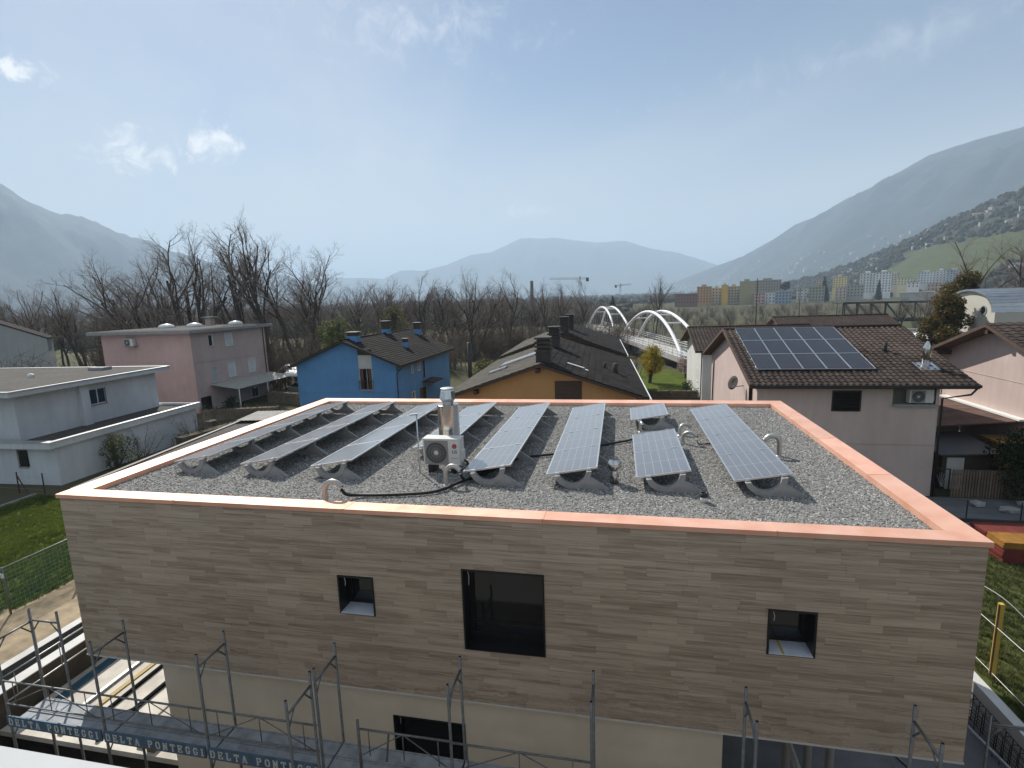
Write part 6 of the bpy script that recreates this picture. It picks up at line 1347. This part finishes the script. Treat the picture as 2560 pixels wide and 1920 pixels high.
bare_shrub('bare_shrub', 'brown leafless shrub against the white house side wall', -21.6, 27.2, 3.2, 3, 26); bare_shrub('bare_shrub', 'leafless straggly shrub left of the brown one', -22.3, 22.4, 2.6, 4, 12); bare_shrub('bare_shrub', 'leafless shrub in front of the bridge deck', 14.6, 63.0, 3.8, 5, 18)
def hedge(name, label, pts, w, h, seed, material=LM_HEDGE, n=260):
    blobs = []; R = random.Random(seed)
    t = thing(name, label, 'hedge', (*pts[0], 0)); tot = 0; core = MB()
    for a, b in zip(pts, pts[1:]):
        L_ = math.dist(a, b); k = max(2, int(L_/(w*.5))); tot += L_
        core.bar((a[0]-pts[0][0], a[1]-pts[0][1], h*.40), (b[0]-pts[0][0], b[1]-pts[0][1], h*.40), w*.6, h*.78)
        for i in range(k+1):
            f = i/k; blobs.append((a[0]+(b[0]-a[0])*f-pts[0][0]+R.uniform(-.1, .1), a[1]+(b[1]-a[1])*f-pts[0][1]+R.uniform(-.1, .1), h*.52, w*.55*R.uniform(.85, 1.15), w*.55*R.uniform(.85, 1.15), h*.55*R.uniform(.9, 1.12)))
    local('stem_core', core, M_TWIGD, t); o = bpy.data.objects.new('foliage', leaf_mesh('foliage', material, blobs, int(tot*n), .07, seed)); C.objects.link(o); o.parent = t; return t
hedge('hedge', 'dark clipped hedge between the carport and the blue house', [(-27.2, 44.0), (-20.6, 42.2)], 1.2, 1.6, 1); hedge('hedge', 'dark hedge running along the pink house drive', [(-27.6, 34.5), (-20.8, 36.5)], 1.1, 1.4, 2); hedge('hedge', 'long shaded hedge behind the low garage roof', [(-20.9, 24.5), (-19.5, 33.5)], 1.3, 1.5, 3)
hedge('hedge', 'low dark hedge at the near edge of the bridge lawn', [(14.6, 47.4), (20.2, 47.6)], .9, 1.0, 4)

# lawns: sheets with real tufts
def grass_mat(name, c1, c2):
    return terrain_mat(name, c1, c2, tuple(v*1.1 for v in c2), .9, -.05)
G_LAWN = grass_mat('lawn_grass', (.05, .075, .010), (.10, .13, .016)); G_ROUGH = grass_mat('rough_grass', (.05, .06, .018), (.09, .105, .03))
struct(MB().quad((-22.5, 5.2, .005), (-10.0, 5.2, .005), (-10.0, 15.3, .005), (-22.5, 15.3, .005)).build('lawn_left_ground', G_LAWN)); struct(MB().quad((-46, -7, .003), (-10.3, -7, .003), (-10.3, 5.2, .003), (-46, 5.2, .003)).build('rough_left_ground', G_ROUGH))
struct(MB().quad((22.13, -7.4, .005), (45, -7.4, .005), (45, 14.5, .005), (22.13, 14.5, .005)).build('lawn_right_ground', G_ROUGH)); struct(MB().quad((14.0, 47.5, .005), (26, 47.5, .005), (26, 69, .005), (14.0, 69, .005)).build('lawn_bridge_ground', G_LAWN))
def grass_tufts(name, corners, density, h, material, seed):
    R = random.Random(seed); tm = MB()
    for k in range(9):
        a = R.uniform(0, 6.28); d = Vector((math.cos(a), math.sin(a), 0)); o = d*R.uniform(0, .05); w = .009; s = Vector((-d.y, d.x, 0))*w; e = o+d*R.uniform(.03, .10)+Vector((0, 0, h*R.uniform(.6, 1.1)))
        tm.add([o-s, o+s, o.lerp(e, .6)+Vector((0, 0, h*.12))+s*.6, e, o.lerp(e, .6)+Vector((0, 0, h*.12))-s*.6], [(0,1,2,3,4)])
    me = bpy.data.meshes.new(name); me.from_pydata([Vector(c) for c in corners], [], [(0,1,2,3)]); me.materials.append(material); o = link(name, me, None, 'stuff'); o['label'] = 'short tufted grass'
    proto = bpy.data.objects.new(name+'_blade', tm.mesh(name+'_blade', material))
    ng = bpy.data.node_groups.new(name, 'GeometryNodeTree'); ng.interface.new_socket('Geometry', in_out='INPUT', socket_type='NodeSocketGeometry'); ng.interface.new_socket('Geometry', in_out='OUTPUT', socket_type='NodeSocketGeometry')
    N = ng.nodes; L = ng.links; gi_ = N.new('NodeGroupInput'); go = N.new('NodeGroupOutput'); dp = N.new('GeometryNodeDistributePointsOnFaces'); dp.inputs['Density'].default_value = density; L.new(gi_.outputs[0], dp.inputs['Mesh'])
    oi = N.new('GeometryNodeObjectInfo'); oi.inputs['Object'].default_value = proto; ip = N.new('GeometryNodeInstanceOnPoints'); L.new(dp.outputs['Points'], ip.inputs['Points']); L.new(oi.outputs['Geometry'], ip.inputs['Instance'])
    rr = N.new('FunctionNodeRandomValue'); rr.data_type = 'FLOAT_VECTOR'; rr.inputs[0].default_value = (-.15, -.15, 0); rr.inputs[1].default_value = (.15, .15, 6.28); L.new(rr.outputs[0], ip.inputs['Rotation'])
    rs = N.new('FunctionNodeRandomValue'); rs.data_type = 'FLOAT'; rs.inputs[2].default_value = .55; rs.inputs[3].default_value = 1.5; L.new(rs.outputs[1], ip.inputs['Scale']); L.new(ip.outputs[0], go.inputs[0])
    md = o.modifiers.new('scatter', 'NODES'); md.node_group = ng; return o
LM_GR = leaf_mat('grass_blades', (.05, .085, .010), (.14, .18, .022), .5); LM_GR2 = leaf_mat('rough_grass_blades', (.05, .075, .018), (.13, .135, .045), .5)
grass_tufts('grass_left', [(-22.5, 5.2, .006), (-10.0, 5.2, .006), (-10.0, 15.3, .006), (-22.5, 15.3, .006)], 95, .14, LM_GR, 1); grass_tufts('grass_right', [(22.2, -2, .006), (31, -2, .006), (31, 14.5, .006), (22.2, 14.5, .006)], 80, .13, LM_GR2, 2); grass_tufts('grass_verge', [(-14.0, -2, .006), (-10.3, -2, .006), (-10.3, 5.2, .006), (-14, 5.2, .006)], 60, .14, LM_GR2, 3)
# far woodland and scattered trees across the valley floor, one mass
M_FARW = mat('far_woodland', (.060, .058, .040), .95, var=.45, vs=.02, spec=.1)
fv, ff, nf = [], [], 0; fr = np.random.RandomState(4)
_ico = [(0, 0, 1), (.89, 0, .45), (.28, .85, .45), (-.72, .53, .45), (-.72, -.53, .45), (.28, -.85, .45), (.72, .53, -.45), (-.28, .85, -.45), (-.89, 0, -.45), (-.28, -.85, -.45), (.72, -.53, -.45), (0, 0, -1)]
_icf = [(0,1,2),(0,2,3),(0,3,4),(0,4,5),(0,5,1),(1,6,2),(2,7,3),(3,8,4),(4,9,5),(5,10,1),(6,7,2),(7,8,3),(8,9,4),(9,10,5),(10,6,1)]
_ico = np.array(_ico)
for i in range(5200):
    az = fr.uniform(-1.15, .75); r = 260*math.exp(fr.uniform(0, 1)*2.75); x, y = azpos(az, r)
    if r < 760 and .02 < az < .62: continue
    s = fr.uniform(2.2, 5.0)*(1+r/2500); p = _ico*(1+fr.uniform(-.28, .28, _ico.shape))*np.array([s*1.2, s*1.2, s]); p = p+np.array([x, y, -4+s*.55]); fv.append(p); ff.extend([tuple(k+nf for k in q) for q in _icf]); nf += 12
me = bpy.data.meshes.new('far_woodland'); me.from_pydata(np.concatenate(fv).tolist(), [], ff); me.materials.append(M_FARW); link('far_woodland', me, None, 'stuff')['label'] = 'far woodland across the valley floor'

# ------------------------------------------------------------------ bridge, town, cranes
M_BRW = mat('white_bridge_steel', (.74, .75, .75), .45, var=.06)
M_CABLE = mat('bridge_cable', (.45, .46, .46), .5, .4)
M_BDECK = mat('bridge_deck', (.38, .36, .34), .85, var=.15, vs=.5)
bd = thing('arch_bridge', 'white double-arched tied bridge behind the orange house', 'bridge', (12, 105, 0))
def BL(t, o, z): # along the bridge axis (0 near end .. 1 far end), o metres to the right, z up
    a, b = Vector((21.6, 62.5)), Vector((2.4, 152.0)); d = (b-a); n = Vector((d.y, -d.x)).normalized(); p = a+d*t+n*o; return Vector((p.x, p.y, z))
dk = MB(); DZ = 1.9
for k in range(12): dk.add([BL(t, o, z) for z in (DZ-.55, DZ) for t, o in ((k/12, -.6), ((k+1)/12, -.6), ((k+1)/12, 4.6), (k/12, 4.6))], [(0,1,2,3),(4,7,6,5),(0,4,5,1),(2,6,7,3)])
dk.build('deck', M_BDECK, bd)
for o in (-.65, 4.65):
    for z in (DZ+.35, DZ+.75, DZ+1.1): MB().tube([BL(0, o, z), BL(1, o, z)], .045, 5).build('handrail', M_BRW, bd)
    for k in range(45): MB().bar(BL(k/44, o, DZ), BL(k/44, o, DZ+1.1), .07).build('railing_post', M_BRW, bd)
for (t0, t1) in ((.045, .475), (.535, .955)):
    ribs = {}
    for o in (.1, 3.9):
        pts = []
        for i in range(25):
            f = i/24; hgt = 5.9*(1-(2*f-1)**2); lean = (.42 if o < 2 else -.42)*hgt/5.9*1.6
            pts.append(BL(t0+(t1-t0)*f, o+lean, DZ-.1+hgt))
        ribs[o] = pts; MB().tube(pts, .27, 10).build('arch_rib', M_BRW, bd, True)
        for i in range(3, 22, 2): q = pts[i]; f = i/24; MB().tube([q, BL(t0+(t1-t0)*f, o, DZ)], .035, 5).build('hanger', M_CABLE, bd)
    for i in (6, 9, 12, 15, 18): MB().tube([ribs[.1][i], ribs[3.9][i]], .11, 8).build('cross_brace', M_BRW, bd, True)
for t in (.02, .5, .98): MB().add([BL(t+dt, o, z) for z in (-4, DZ-.56) for dt, o in ((-.012, -.4), (.012, -.4), (.012, 4.4), (-.012, 4.4))], [(0,3,2,1),(4,5,6,7),(0,1,5,4),(1,2,6,5),(2,3,7,6),(3,0,4,7)]).build('pier', M_CONC, bd)
# steel truss bridge further right
tb = thing('truss_bridge', 'dark steel lattice truss bridge beyond the tiled roofs', 'bridge', (92, 163, 0)); M_TRUSS = mat('dark_truss_steel', (.035, .04, .036), .7, .2, var=.2)
A_, B_ = Vector((79.2, 169.0)), Vector((116.0, 151.5)); nn_ = (B_-A_).normalized(); nrm = Vector((nn_.y, -nn_.x))
def TP(t, o, z): p = A_+(B_-A_)*t+nrm*o; return Vector((p.x, p.y, z))
for o in (0, 5):
    for z in (1.3, 6.0): MB().bar(TP(0, o, z), TP(1, o, z), .45, .45).build('chord', M_TRUSS, tb)
    for k in range(13):
        MB().bar(TP(k/12, o, 1.3), TP(k/12, o, 6.0), .28).build('vertical', M_TRUSS, tb)
        if k < 12: MB().bar(TP(k/12, o, 6.0), TP((k+1)/12, o, 1.3), .24).build('diagonal', M_TRUSS, tb)
MB().add([TP(t, o, z) for z in (.7, 1.2) for t, o in ((0, 0), (1, 0), (1, 5), (0, 5))], [(0,3,2,1),(4,5,6,7),(0,1,5,4),(1,2,6,5),(2,3,7,6),(3,0,4,7)]).build('deck', M_TRUSS, tb)
for t in (.03, .97): MB().add([TP(t+dt, o, z) for z in (-4, .7) for dt, o in ((-.02, 0), (.02, 0), (.02, 5), (-.02, 5))], [(0,3,2,1),(4,5,6,7),(0,1,5,4),(1,2,6,5),(2,3,7,6),(3,0,4,7)]).build('pier', M_CONC, tb)
rg = thing('road_guardrail', 'pale road railing in front of the steel truss bridge', 'railing', (70, 120, 0))
for z in (.2, .8): MB().tube([(56, 122, z-.4), (62, 117, z+1.2), (98, 103, z+.6)], .09, 6).build('rail', M_BRW, rg)
for k in range(12): f = k/11; MB().bar((62+36*f, 117-14*f, -3), (62+36*f, 117-14*f, 2.0-.6*f), .12).build('post', M_BRW, rg)
# apartment blocks of the town
ACOL = dict(brownred=(0.26, 0.12, 0.09), orange=(0.55, 0.31, 0.13), beige=(0.65, 0.52, 0.31), ochre=(0.72, 0.44, 0.08), olive=(0.39, 0.33, 0.17), greybrown=(0.33, 0.30, 0.26), redwhite=(0.65, 0.31, 0.26), white=(0.80, 0.80, 0.80), bluegrey=(0.31, 0.38, 0.47), olivegrey=(0.36, 0.35, 0.27), yellow=(0.68, 0.55, 0.26), pinkwhite=(0.75, 0.55, 0.47), grey=(0.44, 0.42, 0.38), greybeige=(0.55, 0.51, 0.43), paleyellow=(0.75, 0.68, 0.44), coolgrey=(0.55, 0.59, 0.62), pink=(0.60, 0.43, 0.36), tan=(0.47, 0.36, 0.23), hall=(0.47, 0.47, 0.45))
ADESC = dict(brownred='low reddish brown block left of the orange apartment block', orange='orange brown apartment block at the left of the town', beige='', ochre='narrow ochre yellow apartment tower', olive='tall olive apartment block with blank side wall', greybrown='grey brown block behind the olive apartment block', redwhite='red and white balcony block right of the olive one', white='', bluegrey='plain blue grey apartment block', olivegrey='olive grey block left of the tall cypress', yellow='yellow apartment block right of the tall cypress', pinkwhite='pink and white balcony block in front of the yellow one', grey='grey brown block before the white apartment tower', greybeige='grey beige block right of the white tower', paleyellow='pale yellow low house block below the slope meadow', coolgrey='', pink='low pink block above the industrial hall', tan='small tan block behind the tall cypress', hall='low pale industrial hall behind the truss bridge')
EXTRA = {'beige': ['beige balcony block left of the ochre tower', 'beige balcony block right of the ochre tower'], 'white': ['white balcony block left of the blue grey one', 'white balcony block right of the blue grey one', 'white apartment tower half with stacked balconies', 'plain white half of the tall apartment tower', 'white tower with wide balconies under the hillside', 'low white house block below the white tower'], 'coolgrey': ['cool grey block left of the wide-balcony tower', 'cool grey block right of the wide-balcony tower']}
M_AROOF = mat('town_flat_roof', (.40, .39, .37), .9, var=.1); M_AWIN = mat('town_window', (.05, .055, .065), .4, spec=.4); M_ABALC = mat('town_balcony', (.62, .60, .57), .8)
APT = [(76.7, 538.3, -0.9, 21.3, 9.3, -0.12, 'brownred', 0), (99.6, 579.2, -1.6, 14.4, 16.7, -0.15, 'orange', 1), (112.0, 580.2, -1.9, 9.6, 15.1, -0.17, 'beige', 2), (117.9, 568.8, -2.0, 6.1, 17.8, -0.18, 'ochre', 0), (128.2, 577.2, -2.6, 11.2, 16.8, -0.2, 'beige', 2), (138.2, 564.7, -2.8, 13.5, 21.6, -0.22, 'olive', 0), (179.5, 651.7, 5.4, 27.8, 15.1, -0.25, 'greybrown', 1), (147.8, 555.0, -2.3, 9.7, 9.4, -0.24, 'redwhite', 2), (156.9, 552.8, -2.8, 8.7, 9.6, -0.25, 'white', 2), (167.5, 546.9, -3.6, 14.2, 11.5, -0.27, 'bluegrey', 0), (191.7, 573.1, -2.3, 9.1, 11.6, -0.3, 'white', 2), (201.6, 562.2, -3.2, 13.5, 14.6, -0.32, 'olivegrey', 1), (271.6, 699.1, 8.6, 14.1, 13.6, -0.35, 'yellow', 1), (233.0, 589.6, -2.2, 9.9, 11.9, -0.35, 'pinkwhite', 2), (247.2, 592.1, -0.4, 14.5, 11.9, -0.37, 'grey', 1), (286.5, 662.1, 2.8, 14.8, 21.5, -0.39, 'white', 2), (300.0, 656.5, 2.9, 14.2, 21.8, -0.41, 'white', 1), (345.5, 731.6, 9.6, 8.6, 14.1, -0.42, 'greybeige', 1), (342.4, 701.1, 9.7, 14.9, 8.3, -0.43, 'paleyellow', 1), (385.6, 744.6, 10.2, 17.4, 14.4, -0.46, 'coolgrey', 1), (391.4, 725.5, 9.7, 9.9, 15.7, -0.48, 'white', 2), (415.9, 745.4, 11.7, 14.9, 14.4, -0.49, 'coolgrey', 1), (305.7, 606.2, 7.0, 9.9, 5.5, -0.45, 'white', 1), (315.8, 585.0, 3.6, 14.4, 7.0, -0.47, 'pink', 1), (261.7, 733.3, 11.3, 9.1, 8.3, -0.32, 'tan', 1), (220.4, 421.9, -0.6, 19.4, 5.2, -0.45, 'hall', 3)]
for (x, y, zb, w, h, yaw, col, k) in APT:
    lb = EXTRA[col].pop(0) if col in EXTRA else ADESC[col]
    t = thing('apartment_block', lb, 'apartment block', (x, y, -4), 'apartment blocks of the town', yaw); z0 = zb+4; d = 13
    m_ = mat('town_'+col, ACOL[col], .9, var=.06, vs=.3, var2=.08, vs2=.1)
    local('wall', MB().box(-w/2, 0, 0, w/2, d, z0+h), m_, t); local('roof', MB().box(-w/2-.5, -.5, z0+h, w/2+.5, d+.5, z0+h+.5), M_AROOF if col != 'brownred' else mat('red_town_roof', (.16, .08, .06), .9), t)
    if k == 3: continue
    nf_ = max(2, round(h/2.9)); fh_ = h/nf_; nw = max(2, int(w/2.6)); wm2 = MB()
    if col in ('ochre', 'olive'): nw = 0
    for f in range(nf_):
        for c_ in range(nw):
            u = -w/2+(c_+.5)*w/nw; wm2.box(u-.55, -.06, z0+f*fh_+.9, u+.55, -.01, z0+f*fh_+2.3)
        for v in range(3): yy = 2.2+v*4; wm2.box(-w/2-.06, yy-.6, z0+f*fh_+.9, -w/2-.01, yy+.6, z0+f*fh_+2.3)
    local('window_field', wm2, M_AWIN, t, kind='stuff')
    if k == 2:
        for f in range(nf_): 
            for (u0, u1) in (((-w/2+.3, -w*.08),) if w < 9 else ((-w/2+.3, -w*.12), (w*.10, w/2-.6))): local('balcony', MB().box(u0, -1.4, z0+f*fh_-.1, u1, -.07, z0+f*fh_+.95), M_ABALC, t)
    if h > 12: local('roof_house', MB().box(-w*.2, 3, z0+h+.5, w*.15, 8, z0+h+2.6), m_, t)
# hillside houses, each an individual
hm2 = MB(); hm2.box(-5, -4, -4, 5, 4, 5.5); hmw = hm2.mesh('hillside_house', mat('hill_house_wall', (.42, .40, .37), .9, perobj=.3)); hrm = MB(); hrm.prism([(-4.6, 5.5), (4.6, 5.5), (0, 7.8)], 'x', -5.4, 5.4); hrm = hrm.mesh('roof', mat('hill_house_roof', (.20, .15, .12), .9, perobj=.4)); hrf = MB().box(-5.3, -4.3, 5.5, 5.3, 4.3, 6.0).mesh('roof', mat('hill_flat_roof', (.45, .43, .41), .8, perobj=.2))
hr = random.Random(12)
def hill_house(p, s, label, group):
    t = thing('hillside_house', label, 'house', p, group, hr.uniform(-.9, .5)); s = s*hr.uniform(.7, 1.35); t.scale = (s*hr.uniform(.8, 1.6), s, s)
    for nm, me in (('wall', hmw), ('roof', hrm if hr.random() < .55 else hrf)):
        o = bpy.data.objects.new(nm, me); C.objects.link(o); o.parent = t
for i in range(330):
    t_ = hr.uniform(.03, .50); s = hr.betavariate(1.5, 2.2)*.42+.03; cl_ = fbm(t_*13, s*9, 5, 2)
    if cl_ < -.05: continue
    hill_house(SAMP_R(t_, s), 1.25, 'pale house in the hazy villages '+('at the far low end' if t_ < .18 else 'along the middle' if t_ < .34 else 'on the higher near part')+' of the right mountain foot', 'houses on the right mountain foot')
for i in range(150):
    t_ = hr.uniform(.10, .50); s = hr.uniform(.10, .97)
    if .215 < t_ < .355 and .06 < s < .44 and hr.random() < .95: continue
    if hr.random() < .35 and s > .7: continue
    hill_house(SAMP_N(t_, s), .8, 'small villa on the near hillside '+('above the green meadow' if s > .44 else 'below or beside the green meadow'), 'villas on the near hillside')
# trees of the near hillside, one mass
hv, hf, nh = [], [], 0; hs = np.random.RandomState(8)
for i in range(5200):
    t_ = hs.uniform(.02, .9); s = hs.uniform(.03, 1.02)
    if .222 < t_ < .35 and .07 < s < .43: continue
    p = SAMP_N(t_, s); q = hs.uniform(2.5, 6.5); m3 = _ico*(1+hs.uniform(-.3, .3, _ico.shape))*np.array([q, q, q*1.15])+np.array([p.x, p.y, p.z+q*.4]); hv.append(m3); hf.extend([tuple(k+nh for k in f) for f in _icf]); nh += 12
me = bpy.data.meshes.new('hillside_woods'); me.from_pydata(np.concatenate(hv).tolist(), [], hf); me.materials.append(mat('hillside_woods', (.045, .045, .032), .95, var=.5, vs=.03, spec=.1)); link('hillside_woods', me, None, 'stuff')['label'] = 'woods covering the near hillside'
# meadow terraces on the hillside come from the hill material; cranes, stack, poles
M_CRANE = mat('crane_grey', (.40, .40, .40), .6, .2)
def crane(label, x, y, z0, H, jib, cj, rz):
    t = thing('tower_crane', label, 'crane', (x, y, z0), None, rz)
    def lat(name, a, b, w, n):
        m = MB(); a, b = Vector(a), Vector(b); d = (b-a); u = Vector((0, 1, 0)); v = d.normalized().cross(u).normalized(); cs_ = [(u*i+v*j)*w/2 for i, j in ((-1, -1), (1, -1), (1, 1), (-1, 1))]
        for c_ in cs_: m.bar(a+c_, b+c_, w*.14)
        for k in range(n):
            p, q = a+d*(k/n), a+d*((k+1)/n)
            for i in range(4): m.bar(p+cs_[i], q+cs_[(i+1) % 4], w*.10)
        return local(name, m, M_CRANE, t, kind='stuff')
    lat('mast', (0, 0, 0), (0, 0, H), 2.0, 14); lat('jib', (0, 0, H+.8), (-jib, 0, H+1.6), 1.4, 18); lat('counter_jib', (0, 0, H+.8), (cj, 0, H+.8), 1.4, 5)
    local('counterweight', MB().box(cj-2.6, -1, H-2.2, cj, 1, H+1.2), M_CHIMB, t); local('cab', MB().box(-1.1, -2.4, H-2.0, 1.1, -1.1, H+.2), M_BRW, t); local('tower_head', MB().bar((0, 0, H), (0, 0, H+3.0), 1.2), M_CRANE, t)
crane('tall pale tower crane on the skyline beyond the valley', -24.8, 510, -4, 30, 29.5, 8.5, 0); crane('smaller distant tower crane right of the tall one', 13.8, 691, -4, 25, -13.5, -4.5, 0)
tag(MB().tube([(-55, 405.7, -4), (-55, 405.7, 23.3)], [1.7, 1.25], 14).build('factory_chimney', mat('sooty_concrete', (.12, .11, .10), .9), None, True), 'tall thin factory chimney on the skyline left of the crane', 'chimney')
for (x, y, zt, arms, lb) in ((46.7, 137.1, 13.0, 0, 'tall wooden utility pole before the olive apartment block'), (64.8, 163.2, 10.8, 1, 'utility pole with cross arm left of the truss bridge'), (77.3, 169.6, 6.4, 1, 'short lamp pole at the end of the truss bridge')):
    t = thing('utility_pole', lb, 'pole', (x, y, gz(x, y))); local('pole', MB().tube([(0, 0, -.3), (0, 0, zt+4)], [.16, .11], 8), M_BARK, t, True)
    if arms: local('cross_arm', MB().bar((-1.1, .4, zt+3.4), (1.1, -.4, zt+3.4), .12), M_BARK, t)
# carports with the parked car
M_PC = mat('white_polycarbonate', (.70, .70, .66), .4, var=.06)
for i, (x, y) in enumerate(((-30.3, 55.6), (-27.6, 53.0), (-25.9, 50.0))):
    t = thing('arched_carport', ('rear arched white carport roof beside the pink house', 'middle arched white carport roof beside the pink house', 'front arched white carport roof above the parked car')[i], 'carport', (x, y, 0), 'arched carports', math.radians(-6)); m = MB(); N2 = 10
    ar = [(-1.45*math.cos(math.pi*k/N2), 2.25+.62*math.sin(math.pi*k/N2)) for k in range(N2+1)]
    for (ya, za), (yb, zb_) in zip(ar, ar[1:]): m.add([(xx, yy, zz) for xx in (-2.6, 2.6) for yy, zz in ((ya, za), (yb, zb_), (yb, zb_+.04), (ya, za+.04))], [(0,1,2,3),(4,7,6,5),(3,2,6,7),(0,4,5,1)])
    local('roof', m, M_PC, t)
    for xx in (-2.5, -.85, .85, 2.5): local('roof_rib', MB().tube([(xx, a, b+.06) for a, b in ar], .04, 5), M_BRW, t)
    for xx in (-2.4, 2.4): 
        for yy in (-1.4, 1.4): local('post', MB().box(xx-.05, yy-.05, 0, xx+.05, yy+.05, 2.25), M_GUTTER, t)
car = thing('parked_car', 'silver estate car parked under the front carport', 'car', (-26.8, 49.4, 0), None, math.radians(-14)); M_CARP = mat('silver_car_paint', (.55, .56, .57), .25, .7, var=.03, coat=.5)
def loft(secs):
    m = MB(); n = len(secs[0]); base = 0
    for s in secs: m.v.extend(s)
    for i in range(len(secs)-1):
        for k in range(n): k2 = (k+1) % n; m.f.append((i*n+k, i*n+k2, (i+1)*n+k2, (i+1)*n+k))
    m.f.append(tuple(range(n))[::-1]); m.f.append(tuple((len(secs)-1)*n+k for k in range(n))); return m
def csec(x, hw, zl, zh, r=.12): return [(x, -hw+r, zl), (x, hw-r, zl), (x, hw, zl+r), (x, hw, zh-r), (x, hw-r, zh), (x, -hw+r, zh), (x, -hw, zh-r), (x, -hw, zl+r)]
local('body', loft([csec(-2.15, .70, .35, .72), csec(-2.05, .82, .25, .86), csec(-1.2, .88, .20, .95), csec(0, .89, .20, .98), csec(1.5, .88, .20, 1.0), csec(2.1, .82, .25, .96), csec(2.2, .74, .34, .80)]), M_CARP, car, True)
local('cabin', loft([csec(-1.05, .74, .93, .97, .02), csec(-.35, .66, .93, 1.40, .1), csec(1.4, .66, .93, 1.42, .1), csec(2.05, .68, .93, 1.05, .04)]), M_GLASS, car, True); local('roof_panel', loft([csec(-.3, .60, 1.40, 1.44, .015), csec(1.35, .60, 1.42, 1.46, .015)]), M_CARP, car)
for x in (-1.35, 1.4):
    for y in (-.80, .80):
        wm3 = MB().lathe([(.18, -.11), (.31, -.11), (.33, -.06), (.33, .06), (.31, .11), (.18, .11)], (0, 0, 0), 20); wm3.xf(Matrix.Translation((x, y, .33)) @ Matrix.Rotation(math.pi/2, 4, 'X')); w_ = local('wheel', wm3, M_HOSE, car, True)
        rm3 = MB().lathe([(.19, -.10), (.19, .115), (.06, .125)], (0, 0, 0), 14); rm3.xf(Matrix.Translation((x, y, .33)) @ Matrix.Rotation(math.pi/2, 4, 'X')); local('rim', rm3, M_ALU, w_)
for y in (-.6, .6): local('headlight', MB().box(-2.19, y-.16, .60, -2.08, y+.16, .74), M_PC, car); local('tail_light', MB().box(2.12, y-.12, .66, 2.22, y+.12, .9), M_LOGO, car)
tag(MB().tube([(-3.4, 44.9, 0), (-3.4, 44.9, 6.4)], .22, 12).build('black_flue', M_GUTTER, None, True), 'black standing flue pipe between the blue and orange houses', 'flue')
tag(MB().lathe([(.16, 0), (.20, .55), (.26, .58), (.24, .62), (.10, .66)], (-22.2, 33.9, .0), 14).build('garden_urn', M_CONC, None), 'pale garden urn at the end of the drive hedge', 'urn')
bin_ = thing('waste_bin', 'dark wheeled bin beside the white house rear corner', 'bin', (-23.4, 30.6, 0)); local('body', MB().box(-.35, -.4, .05, .35, .4, .95), M_HOSE, bin_); local('lid', MB().box(-.38, -.44, .95, .38, .44, 1.03), M_CHIMB, bin_)
wf = thing('wooden_fence', 'brown slatted wooden fence below the dark garden bush', 'fence', (29.0, 20.95, 0))
for k in range(30): local('slat', MB().box(k*.13, 0, .02, k*.13+.09, .03, 1.5), mat('fence_slat', (.14, .10, .07), .8, var=.3, perobj=.25), wf)
for z in (.35, 1.2): local('rail', MB().box(0, .031, z, 3.9, .07, z+.08), M_WOODD, wf)
gt = thing('garden_gate', 'dark metal garden gate with radiating bars beside the pale pink house', 'gate', (28.2, 21.05, 0))
local('gate_frame', MB().box(0, 0, 0, .05, .05, 1.5).box(.72, 0, 0, .77, .05, 1.5).box(.05, 0, 1.45, .72, .05, 1.5).box(.05, 0, .05, .72, .05, .1), M_GUTTER, gt)
for k in range(8): a = math.radians(-10+k*20); local('gate_bar', MB().bar((.38, .025, .55), (.38+.33*math.cos(a), .025, .55+.75*math.sin(a) if a > 0 else .5), .015), M_ALU, gt)
for k, (x, y, s) in enumerate(((29.6, 19.9, .3), (30.6, 19.2, .36), (31.7, 20.1, .28))):
    r_ = np.random.RandomState(k); v = _ico*(1+r_.uniform(-.25, .25, _ico.shape))*np.array([s*1.3, s, s*.6])+np.array([x, y, s*.35]); m = MB(); m.v = [tuple(q) for q in v]; m.f = list(_icf)+[(11,7,6),(11,8,7),(11,9,8),(11,10,9),(11,6,10)]; tag(m.build('garden_stone', M_CONC, None), ('left', 'middle', 'right')[k]+' pale stone at the edge of the grey yard', 'stone')

# ------------------------------------------------------------------ the hazy air of the valley
hb = MB().box(-15000, -15000, -8, 15000, 15000, 1010)
hm = bpy.data.materials.new('haze'); hm.use_nodes = True; hm.node_tree.nodes.clear()
ho = hm.node_tree.nodes.new('ShaderNodeOutputMaterial'); hv = hm.node_tree.nodes.new('ShaderNodeVolumePrincipled')
hv.inputs['Color'].default_value = (.64, .81, .99, 1); hv.inputs['Density'].default_value = 2.1e-4; hv.inputs['Anisotropy'].default_value = .1
for _k in ('Density Attribute', 'Color Attribute', 'Temperature Attribute'):
    hv.inputs[_k].default_value = ''
hm.cycles.homogeneous_volume = True
hm.node_tree.links.new(hv.outputs[0], ho.inputs['Volume'])
hz = hb.build('haze', hm); hz['kind'] = 'stuff'
